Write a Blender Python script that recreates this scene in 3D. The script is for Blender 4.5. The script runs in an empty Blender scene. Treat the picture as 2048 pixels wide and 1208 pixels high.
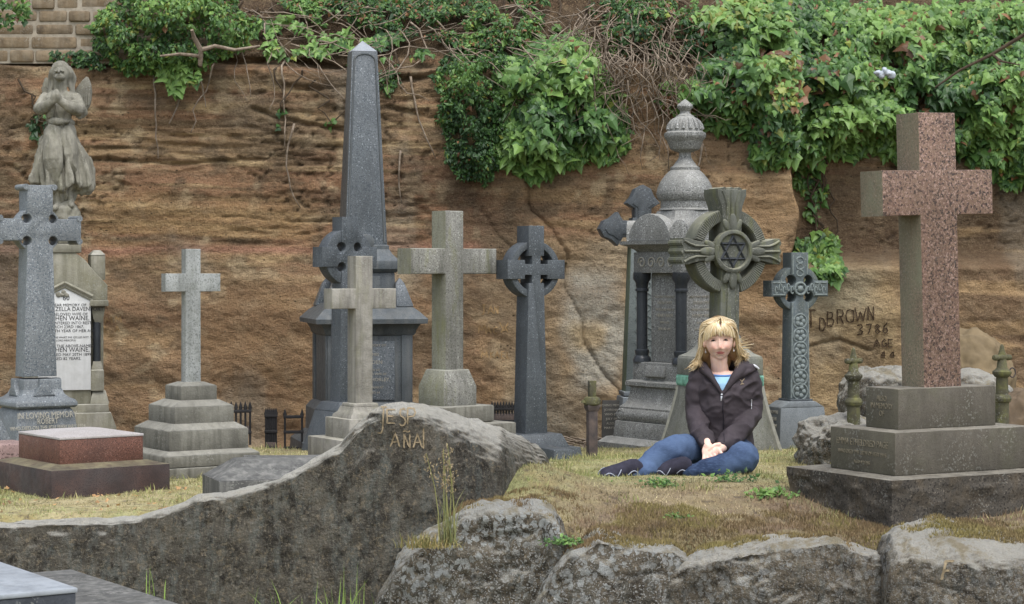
import bpy, bmesh, math, random
import numpy as np
from mathutils import Vector, Matrix, Euler
from mathutils.bvhtree import BVHTree

random.seed(7)
RNG = np.random.default_rng(11)
SC = bpy.context.scene
COL = SC.collection
R = math.radians

# ---------------------------------------------------------------- camera, sky, sun, exposure
F = 4107.0            # focal length in photo pixels (photo 2048 wide)
HZ = 540.0            # horizon row in the photo
CZ = 1.13             # camera height above the plateau datum
cam_d = bpy.data.cameras.new('camera')
cam = bpy.data.objects.new('camera', cam_d)
COL.objects.link(cam)
cam.location = (0, 0, CZ)
cam.rotation_euler = (R(90), 0, 0)
cam_d.sensor_width = 36
cam_d.lens = 36 * F / 2048
cam_d.shift_y = -(604 - HZ) / 2048
cam_d.clip_start = 0.1
cam_d.clip_end = 400
SC.camera = cam

SUN_EL, SUN_AZ = 64, 20      # azimuth measured from behind the camera towards the right
world = bpy.data.worlds.new('World')
SC.world = world
world.use_nodes = True
wt = world.node_tree
wt.nodes.clear()
wo = wt.nodes.new('ShaderNodeOutputWorld')
wb = wt.nodes.new('ShaderNodeBackground')
ws = wt.nodes.new('ShaderNodeTexSky')
ws.sky_type = 'NISHITA'
ws.sun_disc = False
ws.sun_elevation = R(SUN_EL)
ws.sun_rotation = R(180 - SUN_AZ)
ws.air_density = 1.0
ws.dust_density = 3.0
ws.ozone_density = 1.0
wh = wt.nodes.new('ShaderNodeHueSaturation')
wh.inputs['Saturation'].default_value = 0.5      # cloud cover takes most of the blue out
wt.links.new(ws.outputs[0], wh.inputs['Color'])
wt.links.new(wh.outputs[0], wb.inputs['Color'])
wb.inputs['Strength'].default_value = 0.15
wt.links.new(wb.outputs[0], wo.inputs[0])

sun_d = bpy.data.lights.new('sun', 'SUN')
sun_d.energy = 0.95
sun_d.angle = R(45)
sun_d.color = (1.0, 0.99, 0.985)
sun = bpy.data.objects.new('sun', sun_d)
COL.objects.link(sun)
sun.rotation_euler = Euler((R(90 - SUN_EL), 0, R(SUN_AZ)), 'XYZ')
sun.location = (3, -4, 12)

SC.view_settings.view_transform = 'Standard'
SC.view_settings.look = 'None'
SC.view_settings.exposure = 1.0
SC.view_settings.gamma = 1.0
SC.cycles.max_bounces = 6
SC.cycles.diffuse_bounces = 3
SC.cycles.transparent_max_bounces = 4

# ---------------------------------------------------------------- helpers
def zat(py, d): return CZ + (HZ - py) * d / F
def xat(px, d): return (px - 1024) * d / F
def P(px, py, d): return Vector((xat(px, d), d, zat(py, d)))
def sm(a, b, x):
    t = np.clip((np.asarray(x, float) - a) / (b - a), 0, 1)
    return t * t * (3 - 2 * t)

def vn(Q, seed=0):
    Q = np.asarray(Q, float)
    I = np.floor(Q).astype(np.int64)
    f = Q - I
    f = f * f * (3 - 2 * f)
    def h(dx, dy, dz):
        n = (((I[..., 0] + dx) * 73856093) ^ ((I[..., 1] + dy) * 19349663) ^ ((I[..., 2] + dz) * 83492791) ^ (seed * 7919 + 1013)) & 0xffffffff
        n = ((n ^ (n >> 13)) * 1274126177) & 0xffffffff
        n = (n ^ (n >> 16)) & 0xffff
        return n / 32767.5 - 1
    r = 0
    for dx in (0, 1):
        for dy in (0, 1):
            for dz in (0, 1):
                w = (f[..., 0] if dx else 1 - f[..., 0]) * (f[..., 1] if dy else 1 - f[..., 1]) * (f[..., 2] if dz else 1 - f[..., 2])
                r = r + w * h(dx, dy, dz)
    return r

def fbm(x, y, z=0.0, o=4, seed=0, g=0.5):
    x, y, z = np.broadcast_arrays(np.asarray(x, float), np.asarray(y, float), np.asarray(z, float))
    Q = np.stack([x, y, z], -1)
    a, s, t = 1.0, 0, 0
    for i in range(o):
        s = s + a * vn(Q + 17.3 * i, seed + i)
        t += a
        a *= g
        Q = Q * 2.03
    return s / t

def mesh_np(name, V, Fc, mat, parent=None, smooth=True, col=None, sharp=None):
    me = bpy.data.meshes.new(name)
    me.from_pydata(np.asarray(V).tolist(), [], Fc if isinstance(Fc, list) else Fc.tolist())
    if col is not None:
        a = me.color_attributes.new('Col', 'FLOAT_COLOR', 'POINT')
        c = np.ones((len(V), 4), np.float32)
        c[:, :3] = col
        a.data.foreach_set('color', c.ravel())
    if smooth: me.shade_smooth()
    if sharp: me.set_sharp_from_angle(angle=R(sharp))
    if mat: me.materials.append(mat)
    o = bpy.data.objects.new(name, me)
    COL.objects.link(o)
    if parent: o.parent = parent
    return o

def grid_faces(nu, nv):
    a = np.arange(nu * nv).reshape(nu, nv)
    return np.stack([a[:-1, :-1], a[1:, :-1], a[1:, 1:], a[:-1, 1:]], -1).reshape(-1, 4)

def tag(o, label=None, cat=None, group=None, kind=None):
    if label: o['label'] = label
    if cat: o['category'] = cat
    if group: o['group'] = group
    if kind: o['kind'] = kind
    return o

def empty(name, loc, rz=0, label=None, cat=None, group=None, lean=0):
    o = bpy.data.objects.new(name, None)
    COL.objects.link(o)
    o.location = loc
    o.rotation_euler = (0, lean, rz)
    o.empty_display_size = 0.1
    return tag(o, label, cat, group)

class MB:
    """collects shapes into one mesh"""
    def __init__(s): s.bm = bmesh.new()
    def _merge(s, b, M=None):
        if M is not None: bmesh.ops.transform(b, matrix=M, verts=b.verts)
        bmesh.ops.recalc_face_normals(b, faces=b.faces)
        me = bpy.data.meshes.new('tmp')
        b.to_mesh(me); b.free()
        s.bm.from_mesh(me)
        bpy.data.meshes.remove(me)
    def _bev(s, b, bev, seg=2, ang=0.5):
        if bev <= 0: return
        b.normal_update()
        es = [e for e in b.edges if len(e.link_faces) == 2 and e.calc_face_angle(0) > ang]
        bmesh.ops.bevel(b, geom=es, offset=bev, segments=seg, profile=0.5, affect='EDGES', clamp_overlap=True)
    def frus(s, z0, z1, a, b, c=(0, 0), bev=0.006, c1=None, M=None):
        """square frustum: a=(sx,sy) at z0, b=(sx,sy) at z1"""
        bm = bmesh.new()
        c1 = c1 or c
        lo = [bm.verts.new((c[0] + i * a[0] / 2, c[1] + j * a[1] / 2, z0)) for i, j in ((-1, -1), (1, -1), (1, 1), (-1, 1))]
        hi = [bm.verts.new((c1[0] + i * b[0] / 2, c1[1] + j * b[1] / 2, z1)) for i, j in ((-1, -1), (1, -1), (1, 1), (-1, 1))]
        bm.faces.new(lo[::-1]); bm.faces.new(hi)
        for k in range(4): bm.faces.new((lo[k], lo[(k + 1) % 4], hi[(k + 1) % 4], hi[k]))
        s._bev(bm, bev)
        s._merge(bm, M)
        return s
    def box(s, c, size, bev=0.006, M=None):
        return s.frus(c[2] - size[2] / 2, c[2] + size[2] / 2, size[:2], size[:2], c[:2], bev, M=M)
    def stack(s, prof, bev=0.0, ratio=1.0, c=(0, 0), chamfer=0.0):
        """square section lofted through (z, size) rows"""
        bm = bmesh.new()
        rings = []
        for z, w in prof:
            hx, hy = w / 2, w * ratio / 2
            if chamfer:
                k = chamfer
                pts = [(-hx, -hy + k), (-hx + k, -hy), (hx - k, -hy), (hx, -hy + k), (hx, hy - k), (hx - k, hy), (-hx + k, hy), (-hx, hy - k)]
            else:
                pts = [(-hx, -hy), (hx, -hy), (hx, hy), (-hx, hy)]
            rings.append([bm.verts.new((c[0] + x, c[1] + y, z)) for x, y in pts])
        n = len(rings[0])
        for p, q in zip(rings, rings[1:]):
            for k in range(n): bm.faces.new((p[k], p[(k + 1) % n], q[(k + 1) % n], q[k]))
        bm.faces.new(rings[0][::-1]); bm.faces.new(rings[-1])
        s._bev(bm, bev, ang=0.9)
        s._merge(bm)
        return s
    def prism(s, loop, y0, y1, bev=0.005, M=None, seg=2):
        """outline in (x,z) extruded from y0 (front) to y1 (back)"""
        bm = bmesh.new()
        f = [bm.verts.new((x, y0, z)) for x, z in loop]
        k = [bm.verts.new((x, y1, z)) for x, z in loop]
        n = len(loop)
        bm.faces.new(f); bm.faces.new(k[::-1])
        for i in range(n): bm.faces.new((f[i], f[(i + 1) % n], k[(i + 1) % n], k[i]))
        bmesh.ops.recalc_face_normals(bm, faces=bm.faces)
        if bev > 0:
            bm.normal_update()
            es = [e for e in bm.edges if len(e.link_faces) == 2 and e.calc_face_angle(0) > 1.2 and abs(e.verts[0].co.y - e.verts[1].co.y) < 1e-6]
            bmesh.ops.bevel(bm, geom=es, offset=bev, segments=seg, profile=0.5, affect='EDGES', clamp_overlap=True)
        s._merge(bm, M)
        return s
    def lathe(s, prof, seg=40, c=(0, 0), M=None, wob=None):
        bm = bmesh.new()
        rings = []
        for r, z in prof:
            rings.append([bm.verts.new((c[0] + max(r, 1e-4) * math.cos(2 * math.pi * k / seg), c[1] + max(r, 1e-4) * math.sin(2 * math.pi * k / seg), z)) for k in range(seg)])
        for p, q in zip(rings, rings[1:]):
            for k in range(seg): bm.faces.new((p[k], p[(k + 1) % seg], q[(k + 1) % seg], q[k]))
        bm.faces.new(rings[0][::-1]); bm.faces.new(rings[-1])
        s._merge(bm, M)
        return s
    def tube(s, pts, rad, seg=8, flat=1.0):
        pts = [Vector(p) for p in pts]
        n = len(pts)
        if not hasattr(rad, '__len__'): rad = [rad] * n
        bm = bmesh.new()
        T = [(pts[min(i + 1, n - 1)] - pts[max(i - 1, 0)]).normalized() for i in range(n)]
        up = Vector((0, 0, 1)) if abs(T[0].z) < 0.9 else Vector((0, 1, 0))
        b = T[0].cross(up).normalized()
        rings = []
        for i in range(n):
            b = (b - T[i] * b.dot(T[i])).normalized()
            m = T[i].cross(b)
            rings.append([bm.verts.new(pts[i] + rad[i] * (b * math.cos(2 * math.pi * k / seg) + m * math.sin(2 * math.pi * k / seg) * flat)) for k in range(seg)])
        for p, q in zip(rings, rings[1:]):
            for k in range(seg): bm.faces.new((p[k], p[(k + 1) % seg], q[(k + 1) % seg], q[k]))
        bm.faces.new(rings[0][::-1]); bm.faces.new(rings[-1])
        s._merge(bm)
        return s
    def ball(s, c, r, sub=3, rot=None):
        bm = bmesh.new()
        bmesh.ops.create_icosphere(bm, subdivisions=sub, radius=1)
        if not hasattr(r, '__len__'): r = (r, r, r)
        M = Matrix.Translation(c) @ (rot.to_matrix().to_4x4() if rot else Matrix()) @ Matrix.Diagonal((*r, 1))
        s._merge(bm, M)
        return s
    def limb(s, pts, rad, seg=14, sub=4):
        """tapered chain with round ends and joints, interpolated"""
        pts = [Vector(p) for p in pts]
        Q, RR = [], []
        n = len(pts)
        for i in range(n - 1):
            p0, p1, p2, p3 = pts[max(i - 1, 0)], pts[i], pts[i + 1], pts[min(i + 2, n - 1)]
            for k in range(sub):
                t = k / sub
                Q.append(0.5 * ((2 * p1) + (p2 - p0) * t + (2 * p0 - 5 * p1 + 4 * p2 - p3) * t * t + (3 * p1 - p0 - 3 * p2 + p3) * t ** 3))
                RR.append(rad[i] * (1 - t) + rad[i + 1] * t)
        Q.append(pts[-1]); RR.append(rad[-1])
        s.tube(Q, RR, seg)
        s.ball(Q[0], RR[0] * 0.98, 2); s.ball(Q[-1], RR[-1] * 0.98, 2)
        return s
    def loft(s, rings):
        """closed rings of equal point count"""
        bm = bmesh.new()
        rr = [[bm.verts.new(p) for p in r] for r in rings]
        n = len(rr[0])
        for p, q in zip(rr, rr[1:]):
            for k in range(n): bm.faces.new((p[k], p[(k + 1) % n], q[(k + 1) % n], q[k]))
        bm.faces.new(rr[0][::-1]); bm.faces.new(rr[-1])
        s._merge(bm)
        return s
    def mesh(s, name, sharp=35):
        me = bpy.data.meshes.new(name)
        s.bm.to_mesh(me); s.bm.free()
        me.shade_smooth()
        if sharp: me.set_sharp_from_angle(angle=R(sharp))
        return me
    def build(s, name, mat, parent=None, sharp=35):
        me = s.mesh(name, sharp)
        if mat: me.materials.append(mat)
        o = bpy.data.objects.new(name, me)
        COL.objects.link(o)
        if parent: o.parent = parent
        return o

def fuse(mb, voxel, it=2):
    """union of the closed volumes in mb as one continuous surface -> (verts, faces)"""
    o = mb.build('fuse_tmp', None, None, None)
    m = o.modifiers.new('r', 'REMESH'); m.mode = 'VOXEL'; m.voxel_size = voxel
    if it:
        k = o.modifiers.new('s', 'SMOOTH'); k.iterations = it; k.factor = 0.5
    dg = bpy.context.evaluated_depsgraph_get()
    me = bpy.data.meshes.new_from_object(o.evaluated_get(dg))
    V = np.empty(len(me.vertices) * 3, np.float32); me.vertices.foreach_get('co', V); V = V.reshape(-1, 3).astype(float)
    N = np.empty(len(me.vertices) * 3, np.float32); me.vertex_normals.foreach_get('vector', N); N = N.reshape(-1, 3).astype(float)
    Fc = [tuple(p.vertices) for p in me.polygons]
    om = o.data
    bpy.data.objects.remove(o); bpy.data.meshes.remove(om); bpy.data.meshes.remove(me)
    return V, N, Fc

def text_mesh(body, size, name, mat, parent, loc, rot, depth=0.0015, align='CENTER', sx=1.0):
    cu = bpy.data.curves.new('txt', 'FONT')
    cu.body = body; cu.size = size; cu.align_x = align; cu.extrude = depth; cu.space_line = 0.95
    cu.resolution_u = 2
    o = bpy.data.objects.new('txt', cu); COL.objects.link(o)
    dg = bpy.context.evaluated_depsgraph_get()
    me = bpy.data.meshes.new_from_object(o.evaluated_get(dg))
    bpy.data.objects.remove(o); bpy.data.curves.remove(cu)
    me.transform(Matrix.Diagonal((sx, 1, 1, 1)))
    me.materials.clear(); me.materials.append(mat)
    q = bpy.data.objects.new(name, me); COL.objects.link(q)
    q.parent = parent; q.location = loc; q.rotation_euler = rot
    return q

# ---------------------------------------------------------------- node materials
def srgb(h, g=1.0):
    h = h.lstrip('#')
    c = [int(h[i:i + 2], 16) / 255 for i in (0, 2, 4)]
    return tuple((x / 12.92 if x <= 0.04045 else ((x + 0.055) / 1.055) ** 2.4) * g for x in c)

class NT:
    def __init__(s, name):
        s.m = bpy.data.materials.new(name); s.m.use_nodes = True
        s.t = s.m.node_tree; s.t.nodes.clear()
        s.out = s.t.nodes.new('ShaderNodeOutputMaterial')
        s.b = s.t.nodes.new('ShaderNodeBsdfPrincipled')
        s.t.links.new(s.b.outputs[0], s.out.inputs[0])
        s.b.inputs['Specular IOR Level'].default_value = 0.3
    def n(s, t): return s.t.nodes.new(t)
    def put(s, sock, v):
        if isinstance(v, bpy.types.NodeSocket): s.t.links.new(v, sock)
        elif isinstance(v, (tuple, list)) and len(v) == 3 and sock.type == 'RGBA': sock.default_value = (*v, 1)
        else: sock.default_value = v
    def obj(s, rand=True):
        c = s.n('ShaderNodeTexCoord').outputs['Object']
        if not rand: return c
        oi = s.n('ShaderNodeObjectInfo').outputs['Random']
        k = s.n('ShaderNodeVectorMath'); k.operation = 'SCALE'; k.inputs[0].default_value = (31, 17, 23); s.put(k.inputs['Scale'], oi)
        a = s.n('ShaderNodeVectorMath'); a.operation = 'ADD'; s.put(a.inputs[0], c); s.put(a.inputs[1], k.outputs[0])
        return a.outputs[0]
    def map(s, v, sc=(1, 1, 1), loc=(0, 0, 0), rot=(0, 0, 0)):
        k = s.n('ShaderNodeMapping'); s.put(k.inputs[0], v)
        k.inputs['Scale'].default_value = sc; k.inputs['Location'].default_value = loc; k.inputs['Rotation'].default_value = rot
        return k.outputs[0]
    def noise(s, v, sc, det=3, ro=0.55, dist=0):
        k = s.n('ShaderNodeTexNoise'); s.put(k.inputs['Vector'], v)
        k.inputs['Scale'].default_value = sc; k.inputs['Detail'].default_value = det; k.inputs['Roughness'].default_value = ro; k.inputs['Distortion'].default_value = dist
        return k.outputs['Fac']
    def vor(s, v, sc, feat='F1', out='Distance', rnd=1.0):
        k = s.n('ShaderNodeTexVoronoi'); k.feature = feat; s.put(k.inputs['Vector'], v)
        k.inputs['Scale'].default_value = sc; k.inputs['Randomness'].default_value = rnd
        return k.outputs[out]
    def ramp(s, f, stops, interp='LINEAR'):
        k = s.n('ShaderNodeValToRGB'); s.put(k.inputs[0], f)
        e = k.color_ramp.elements
        k.color_ramp.interpolation = interp
        while len(e) < len(stops): e.new(0.5)
        for q, (p, c) in zip(e, stops):
            q.position = p
            q.color = (*c, 1) if hasattr(c, '__len__') else (c, c, c, 1)
        return k.outputs[0]
    def mix(s, f, a, b, mode='MIX'):
        k = s.n('ShaderNodeMix'); k.data_type = 'RGBA'; k.blend_type = mode
        s.put(k.inputs[0], f); s.put(k.inputs[6], a); s.put(k.inputs[7], b)
        return k.outputs[2]
    def math(s, op, a, b=0.0, clamp=False):
        k = s.n('ShaderNodeMath'); k.operation = op; k.use_clamp = clamp
        s.put(k.inputs[0], a); s.put(k.inputs[1], b)
        return k.outputs[0]
    def sep(s, v):
        k = s.n('ShaderNodeSeparateXYZ'); s.put(k.inputs[0], v)
        return k.outputs
    def normal(s):
        t = s.n('ShaderNodeVectorTransform'); t.vector_type = 'NORMAL'; t.convert_from = 'WORLD'; t.convert_to = 'OBJECT'
        s.put(t.inputs[0], s.n('ShaderNodeNewGeometry').outputs['Normal'])
        return t.outputs[0]
    def bump(s, h, st=0.5, d=0.01, prev=None):
        k = s.n('ShaderNodeBump'); s.put(k.inputs['Height'], h)
        k.inputs['Strength'].default_value = st; k.inputs['Distance'].default_value = d
        if prev is not None: s.put(k.inputs['Normal'], prev)
        s.put(s.b.inputs['Normal'], k.outputs[0])
        return k.outputs[0]
    def col(s, c): s.put(s.b.inputs['Base Color'], c); return s
    def rough(s, v): s.put(s.b.inputs['Roughness'], v); return s
    def attr(s, name='Col'):
        k = s.n('ShaderNodeAttribute'); k.attribute_name = name
        return k.outputs['Color']

def stone(name, base, alt, speck=None, grains=None, streak=None, blot=None, moss=None, left=None, top=None, rough=0.7, bump=0.4, bscale=90, spec=0.3, grime=.55, tone=.84, lich=.3):
    """speck: (col, scale, threshold 0..1) grains in a granite; streak/blot/moss: (col, amount)"""
    n = NT(name)
    v = n.obj()
    c = n.mix(n.ramp(n.noise(v, 5, 4, 0.6), [(0.35, 0.0), (0.65, 1.0)]), base, alt)
    if grains:
        for gc, sc, th in grains:
            f = n.ramp(n.noise(v, sc, 2, 0.6), [(th, 0.0), (th + 0.05, 1.0)])
            c = n.mix(f, c, gc)
    if blot:
        f = n.ramp(n.noise(v, blot[2] if len(blot) > 2 else 9, 5, 0.65), [(0.48, 0.0), (0.68, blot[1])])
        c = n.mix(f, c, blot[0])
    if streak:
        f = n.noise(n.map(v, (22, 22, 1.6)), 1.0, 4, 0.6)
        c = n.mix(n.ramp(f, [(0.45, 0.0), (0.72, streak[1])]), c, streak[0])
    nz = n.sep(n.normal())
    if left:
        f = n.math('MULTIPLY', n.ramp(n.math('MULTIPLY', nz[0], -1.0), [(0.3, 0.0), (0.75, 1.0)]),
                   n.ramp(n.noise(n.map(v, (4, 4, 1.4)), 3.0, 5, 0.65), [(0.25, left[1]), (0.75, left[1] * 0.35)]))
        c = n.mix(f, c, left[0])
    if moss:
        f = n.ramp(n.noise(n.map(v, (9, 9, 2.2)), 1.3, 6, 0.7), [(0.52, 0.0), (0.66, moss[1])])
        c = n.mix(f, c, moss[0])
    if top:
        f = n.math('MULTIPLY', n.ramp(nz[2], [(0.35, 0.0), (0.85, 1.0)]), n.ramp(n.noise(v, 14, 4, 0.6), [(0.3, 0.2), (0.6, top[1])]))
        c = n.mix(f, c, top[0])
    big = n.noise(n.map(v, (1, 1, .6)), 3.5, 7, .72)
    c = n.mix(n.ramp(big, [(0.44, 0.0), (0.66, grime)]), c, tuple(x * .42 for x in base))
    wn = n.n('ShaderNodeTexNoise'); n.put(wn.inputs['Vector'], v); wn.inputs['Scale'].default_value = 25; wv = wn.outputs['Color']
    lf = n.math('MULTIPLY', n.ramp(n.math('SUBTRACT', n.vor(n.mix(.04, v, wv), 75), n.math('MULTIPLY', n.noise(v, 19, 4, .7), .6)), [(0.0, lich), (0.05, 0.0)]), n.ramp(n.noise(v, 5, 4), [(0.5, 0.0), (0.62, 1.0)]))
    c = n.mix(lf, c, (.42, .42, .38))
    c = n.mix(1.0, c, (tone, tone, tone * .99), 'MULTIPLY')
    n.col(c)
    n.rough(n.ramp(n.noise(v, 30, 3), [(0.3, rough - 0.1), (0.7, min(1, rough + 0.12))]))
    n.b.inputs['Specular IOR Level'].default_value = spec
    h = n.math('ADD', n.noise(v, bscale, 5, 0.7), n.math('MULTIPLY', n.noise(v, bscale / 6, 3), 1.6))
    n.bump(h, bump, 0.006)
    return n.m

def plain(name, c, rough=0.6, var=0.25, sc=40, bump=0.2, spec=0.3, metal=0.0, alt=None):
    n = NT(name); v = n.obj()
    d = alt or tuple(x * (1 - var) for x in c)
    n.col(n.mix(n.ramp(n.noise(v, sc, 4), [(0.35, 0.0), (0.65, 1.0)]), d, c)).rough(rough)
    n.b.inputs['Specular IOR Level'].default_value = spec
    n.b.inputs['Metallic'].default_value = metal
    if bump: n.bump(n.noise(v, sc * 2.5, 4), bump, 0.003)
    return n.m
# ---------------------------------------------------------------- the setting: ground, cliff, wall, ledge rocks
def dfront(x):
    return 9.05 - .35 * sm(-.35, -.1, x) - .2 * sm(.1, .35, x) - .2 * sm(1.2, 1.6, x)

def gz(x, d):
    x = np.asarray(x, float); d = np.asarray(d, float)
    z = (.02 + .06 * sm(-.8, .8, x)) * sm(8.7, 9.9, d)
    z = z - .05 * sm(11.4, 12.2, d) * sm(-.2, .1, x) * (1 - sm(.75, 1.0, x)) - .26 * sm(12.6, 14.8, d)
    z = z + .05 * sm(9.0, 9.5, d) * (1 - sm(9.9, 10.6, d)) * sm(-.3, .1, x) * (1 - sm(1.2, 1.6, x))
    z = z + .12 * np.exp(-((x - .10) / .24) ** 2 - ((d - 9.55) / .42) ** 2)
    z = z + .014 * fbm(x * 1.6, d * 1.6, 0, 3, 5) + .006 * fbm(x * 9, d * 9, 0, 2, 6)
    f = dfront(x)
    k = sm(f + .12, f + .36, d)
    low = -.5 + .02 * fbm(x * 2, d * 2, 0, 3, 9)
    return low * (1 - k) + z * k
def gzf(x, d): return float(gz(x, d))

# ground material: thin dry turf over soil, greener on the left, brown bank on the right
n = NT('turf')
v = n.obj(False)
pxz = n.sep(v)
big = n.noise(v, 1.3, 4, 0.6)
mid = n.noise(v, 9, 5, 0.65)
fine = n.noise(v, 75, 3, 0.7)
straw, green, soil, mossy = srgb('#b5a982'), srgb('#8c9260'), srgb('#5b5044'), srgb('#9a8d5e')
c = n.mix(n.ramp(big, [(0.4, 0.0), (0.6, 1.0)]), straw, green)
c = n.mix(n.ramp(mid, [(0.45, 0.0), (0.62, 0.85)]), c, mossy)
bank = n.math('MULTIPLY', n.ramp(n.math('MULTIPLY', n.math('ADD', pxz[0], 0.1), 2.0), [(0.0, 0.0), (1.0, 1.0)]),
              n.math('SUBTRACT', 1.0, n.ramp(n.math('MULTIPLY', n.math('SUBTRACT', pxz[1], 9.2), 1.0), [(0.1, 0.0), (0.75, 1.0)])))
c = n.mix(n.math('MULTIPLY', bank, n.ramp(n.noise(v, 5, 5, 0.65), [(0.3, 0.45), (0.6, 1.0)])), c, srgb('#7a6955'))
c = n.mix(n.ramp(n.noise(v, 16, 4, 0.7), [(0.54, 0.0), (0.66, 0.85)]), c, soil)
back = n.ramp(n.math('SUBTRACT', pxz[1], 12.3), [(0.0, 0.0), (1.0, 1.0)])
c = n.mix(back, c, srgb('#5e4c3a'))
c = n.mix(n.ramp(fine, [(0.3, 0.0), (0.75, 1.0)]), n.mix(0.45, c, srgb('#40382a')), c)
n.col(c).rough(0.95)
n.bump(n.math('ADD', fine, mid), 0.7, 0.02)
M_TURF = n.m

gx = np.concatenate([np.linspace(-40, -4.6, 20), np.linspace(-4.5, 4.5, 361), np.linspace(4.6, 40, 20)])
gd = np.concatenate([np.linspace(-30, 7.5, 24), np.linspace(7.6, 12.6, 251), np.linspace(12.65, 16.6, 60)])
X, D = np.meshgrid(gx, gd, indexing='ij')
Z = gz(X, D)
ground = mesh_np('ground', np.stack([X, D, Z], -1).reshape(-1, 3), grid_faces(len(gx), len(gd)), M_TURF)
tag(ground, 'thin dry mossy turf sheet of the graveyard plateau', kind='structure')

# ---- sandstone cliff
def crack_dist(px, py, pts):
    d = np.full(px.shape, 1e9); side = np.zeros(px.shape)
    for (a, b), (c_, e) in zip(pts, pts[1:]):
        ax, ay = c_ - a, e - b
        t = np.clip(((px - a) * ax + (py - b) * ay) / (ax * ax + ay * ay), 0, 1)
        q = np.hypot(px - a - t * ax, py - b - t * ay)
        m = q < d
        d = np.where(m, q, d)
        side = np.where(m, np.sign((px - a) * ay - (py - b) * ax), side)
    return d, side
CRACKS = [[(1052, 380), (1062, 425), (1100, 455), (1130, 505), (1128, 575), (1160, 640), (1165, 690), (1200, 740), (1245, 800)],
          [(395, 112), (470, 118), (560, 112), (640, 128), (690, 132)],
          [(500, 215), (560, 235), (620, 248), (690, 262)],
          [(760, 148), (800, 160), (850, 150), (900, 140)],
          [(770, 215), (860, 235), (930, 222)],
          [(960, 420), (1000, 470), (1040, 520)],
          [(170, 318), (260, 322), (340, 330), (520, 318)],
          [(1600, 700), (1680, 680), (1740, 700)]]
def Dc(x, z):
    x = np.asarray(x, float); z = np.asarray(z, float)
    px = 1024 + x * F / 15; py = HZ - (z - CZ) * F / 15
    wx = x + .25 * fbm(x * .7, z * .7, 3, 2, 21)
    D = 15.0 + .16 * fbm(x * .45, z * .6, 0, 3, 22)
    s = z + .035 * x + .07 * fbm(x * .55, z * .8, 1, 3, 23)
    D = D + .03 * fbm(x * .35, s * 5.5, 0, 3, 24)
    rough = .4 + .6 * sm(-.1, .35, fbm(x * .8, z * .8, 5, 2, 29))
    upper = sm(560, 430, py)
    D = D + (.006 + .013 * upper) * fbm(x * 1.3, s * 26, 0, 4, 25) * rough
    # cross bedding, tooled lower face
    D = D + .012 * fbm((x * .6 + z) * 14, (z - x * .5) * 2.5, 0, 3, 26) * (1 - upper)
    D = D + .026 * fbm(x * 3.2, z * 4.2, 0, 5, 27) + .010 * fbm(x * 14, z * 18, 0, 3, 28) * rough
    bl = fbm(x * .55, s * 6.5, 7, 4, 38)
    D = D + .024 * np.exp(-(bl / .025) ** 2) * (.2 + .8 * upper) * sm(.0, .25, fbm(x * 1.1, z * 2, 6, 2, 39)) * (1 - .6 * sm(900, 1050, px))
    bl2 = fbm(x * .8, s * 13, 9, 4, 138)
    D = D + .010 * np.exp(-(bl2 / .03) ** 2) * upper * sm(.05, .3, fbm(x * 1.4, z * 2, 8, 2, 139)) * (1 - .7 * sm(900, 1050, px))
    pit = fbm(x * 26, z * 30, 0, 2, 30)
    D = D + .022 * sm(.34, .6, pit) * upper * sm(-.1, .25, fbm(x * .9, z * 1.1, 2, 2, 31))
    D = D + .016 * sm(.25, .5, fbm(x * 6, s * 16, 3, 3, 36)) * upper * rough
    D = D + .007 * fbm(x * 38, z * 44, 3, 2, 37)
    for k, pts in enumerate(CRACKS):
        q, side = crack_dist(px + 6 * fbm(x * 8, z * 8, 1, 2, 40 + k), py + 6 * fbm(x * 8, z * 8, 2, 2, 50 + k), pts)
        w = (4, 8, 4, 6, 4, 2.5, 3.5, 3.5)[k]
        D = D + (.035, .09, .04, .06, .04, .02, .03, .03)[k] * np.exp(-(q / w) ** 2)
        if k == 0: D = D - .05 * np.exp(-(q / 60) ** 2) * (side < 0)
    # recess to the right of the jutting block, hidden under the ivy
    wob = 14 * fbm(z * 4, 0, 0, 3, 33)
    D = D + .42 * sm(1582, 1604, px + wob) * sm(540, 500, py) * (1 - .6 * sm(1800, 2300, px))
    D = D - .10 * sm(1400, 1440, px) * sm(1602, 1584, px + wob) * sm(330, 360, py) * sm(620, 480, py)
    # foot of the cliff spreads a little
    D = D - .5 * sm(-.02, -.35, z) ** 2 * (.5 + .5 * fbm(x * 1.2, z * 2, 0, 3, 34))
    # overgrown bank above the rim
    rim = 2.62 + .06 * fbm(x * 1.2, 0, 0, 3, 35) - .75 * sm(1.0, 1.8, x) * 0 
    t = np.maximum(0, z - rim)
    D = D + t * .85 + .10 * sm(0, .05, t)
    return D
def Dcf(x, z): return float(Dc(x, z))

cx = np.linspace(-6.2, 6.2, 760); cz = np.concatenate([np.linspace(-.6, 3.25, 300), np.linspace(3.3, 7.5, 40)])
X, Z = np.meshgrid(cx, cz, indexing='ij')
Y = Dc(X, Z)
PX = 1024 + X * F / 15; PY = HZ - (Z - CZ) * F / 15
def blob(x0, x1, y0, y1, seed, soft=40):
    w = 45 * fbm(X * 2.2, Z * 3, seed, 4, 60 + seed)
    return sm(x0 - soft, x0 + soft, PX + w) * sm(x1 + soft, x1 - soft, PX + w) * sm(y0 - soft, y0 + soft, PY + w * .7) * sm(y1 + soft, y1 - soft, PY + w * .7)
def lay(C, m, c): return C * (1 - m[..., None]) + np.array(c) * m[..., None]
S = Z + .035 * X + .07 * fbm(X * .55, Z * .8, 1, 3, 23)
C = np.ones(X.shape + (3,)) * np.array(srgb('#927354'))
C = lay(C, .8 * sm(-.15, .3, fbm(X * .4, S * 4, 0, 3, 70)), srgb('#826145'))
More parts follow.
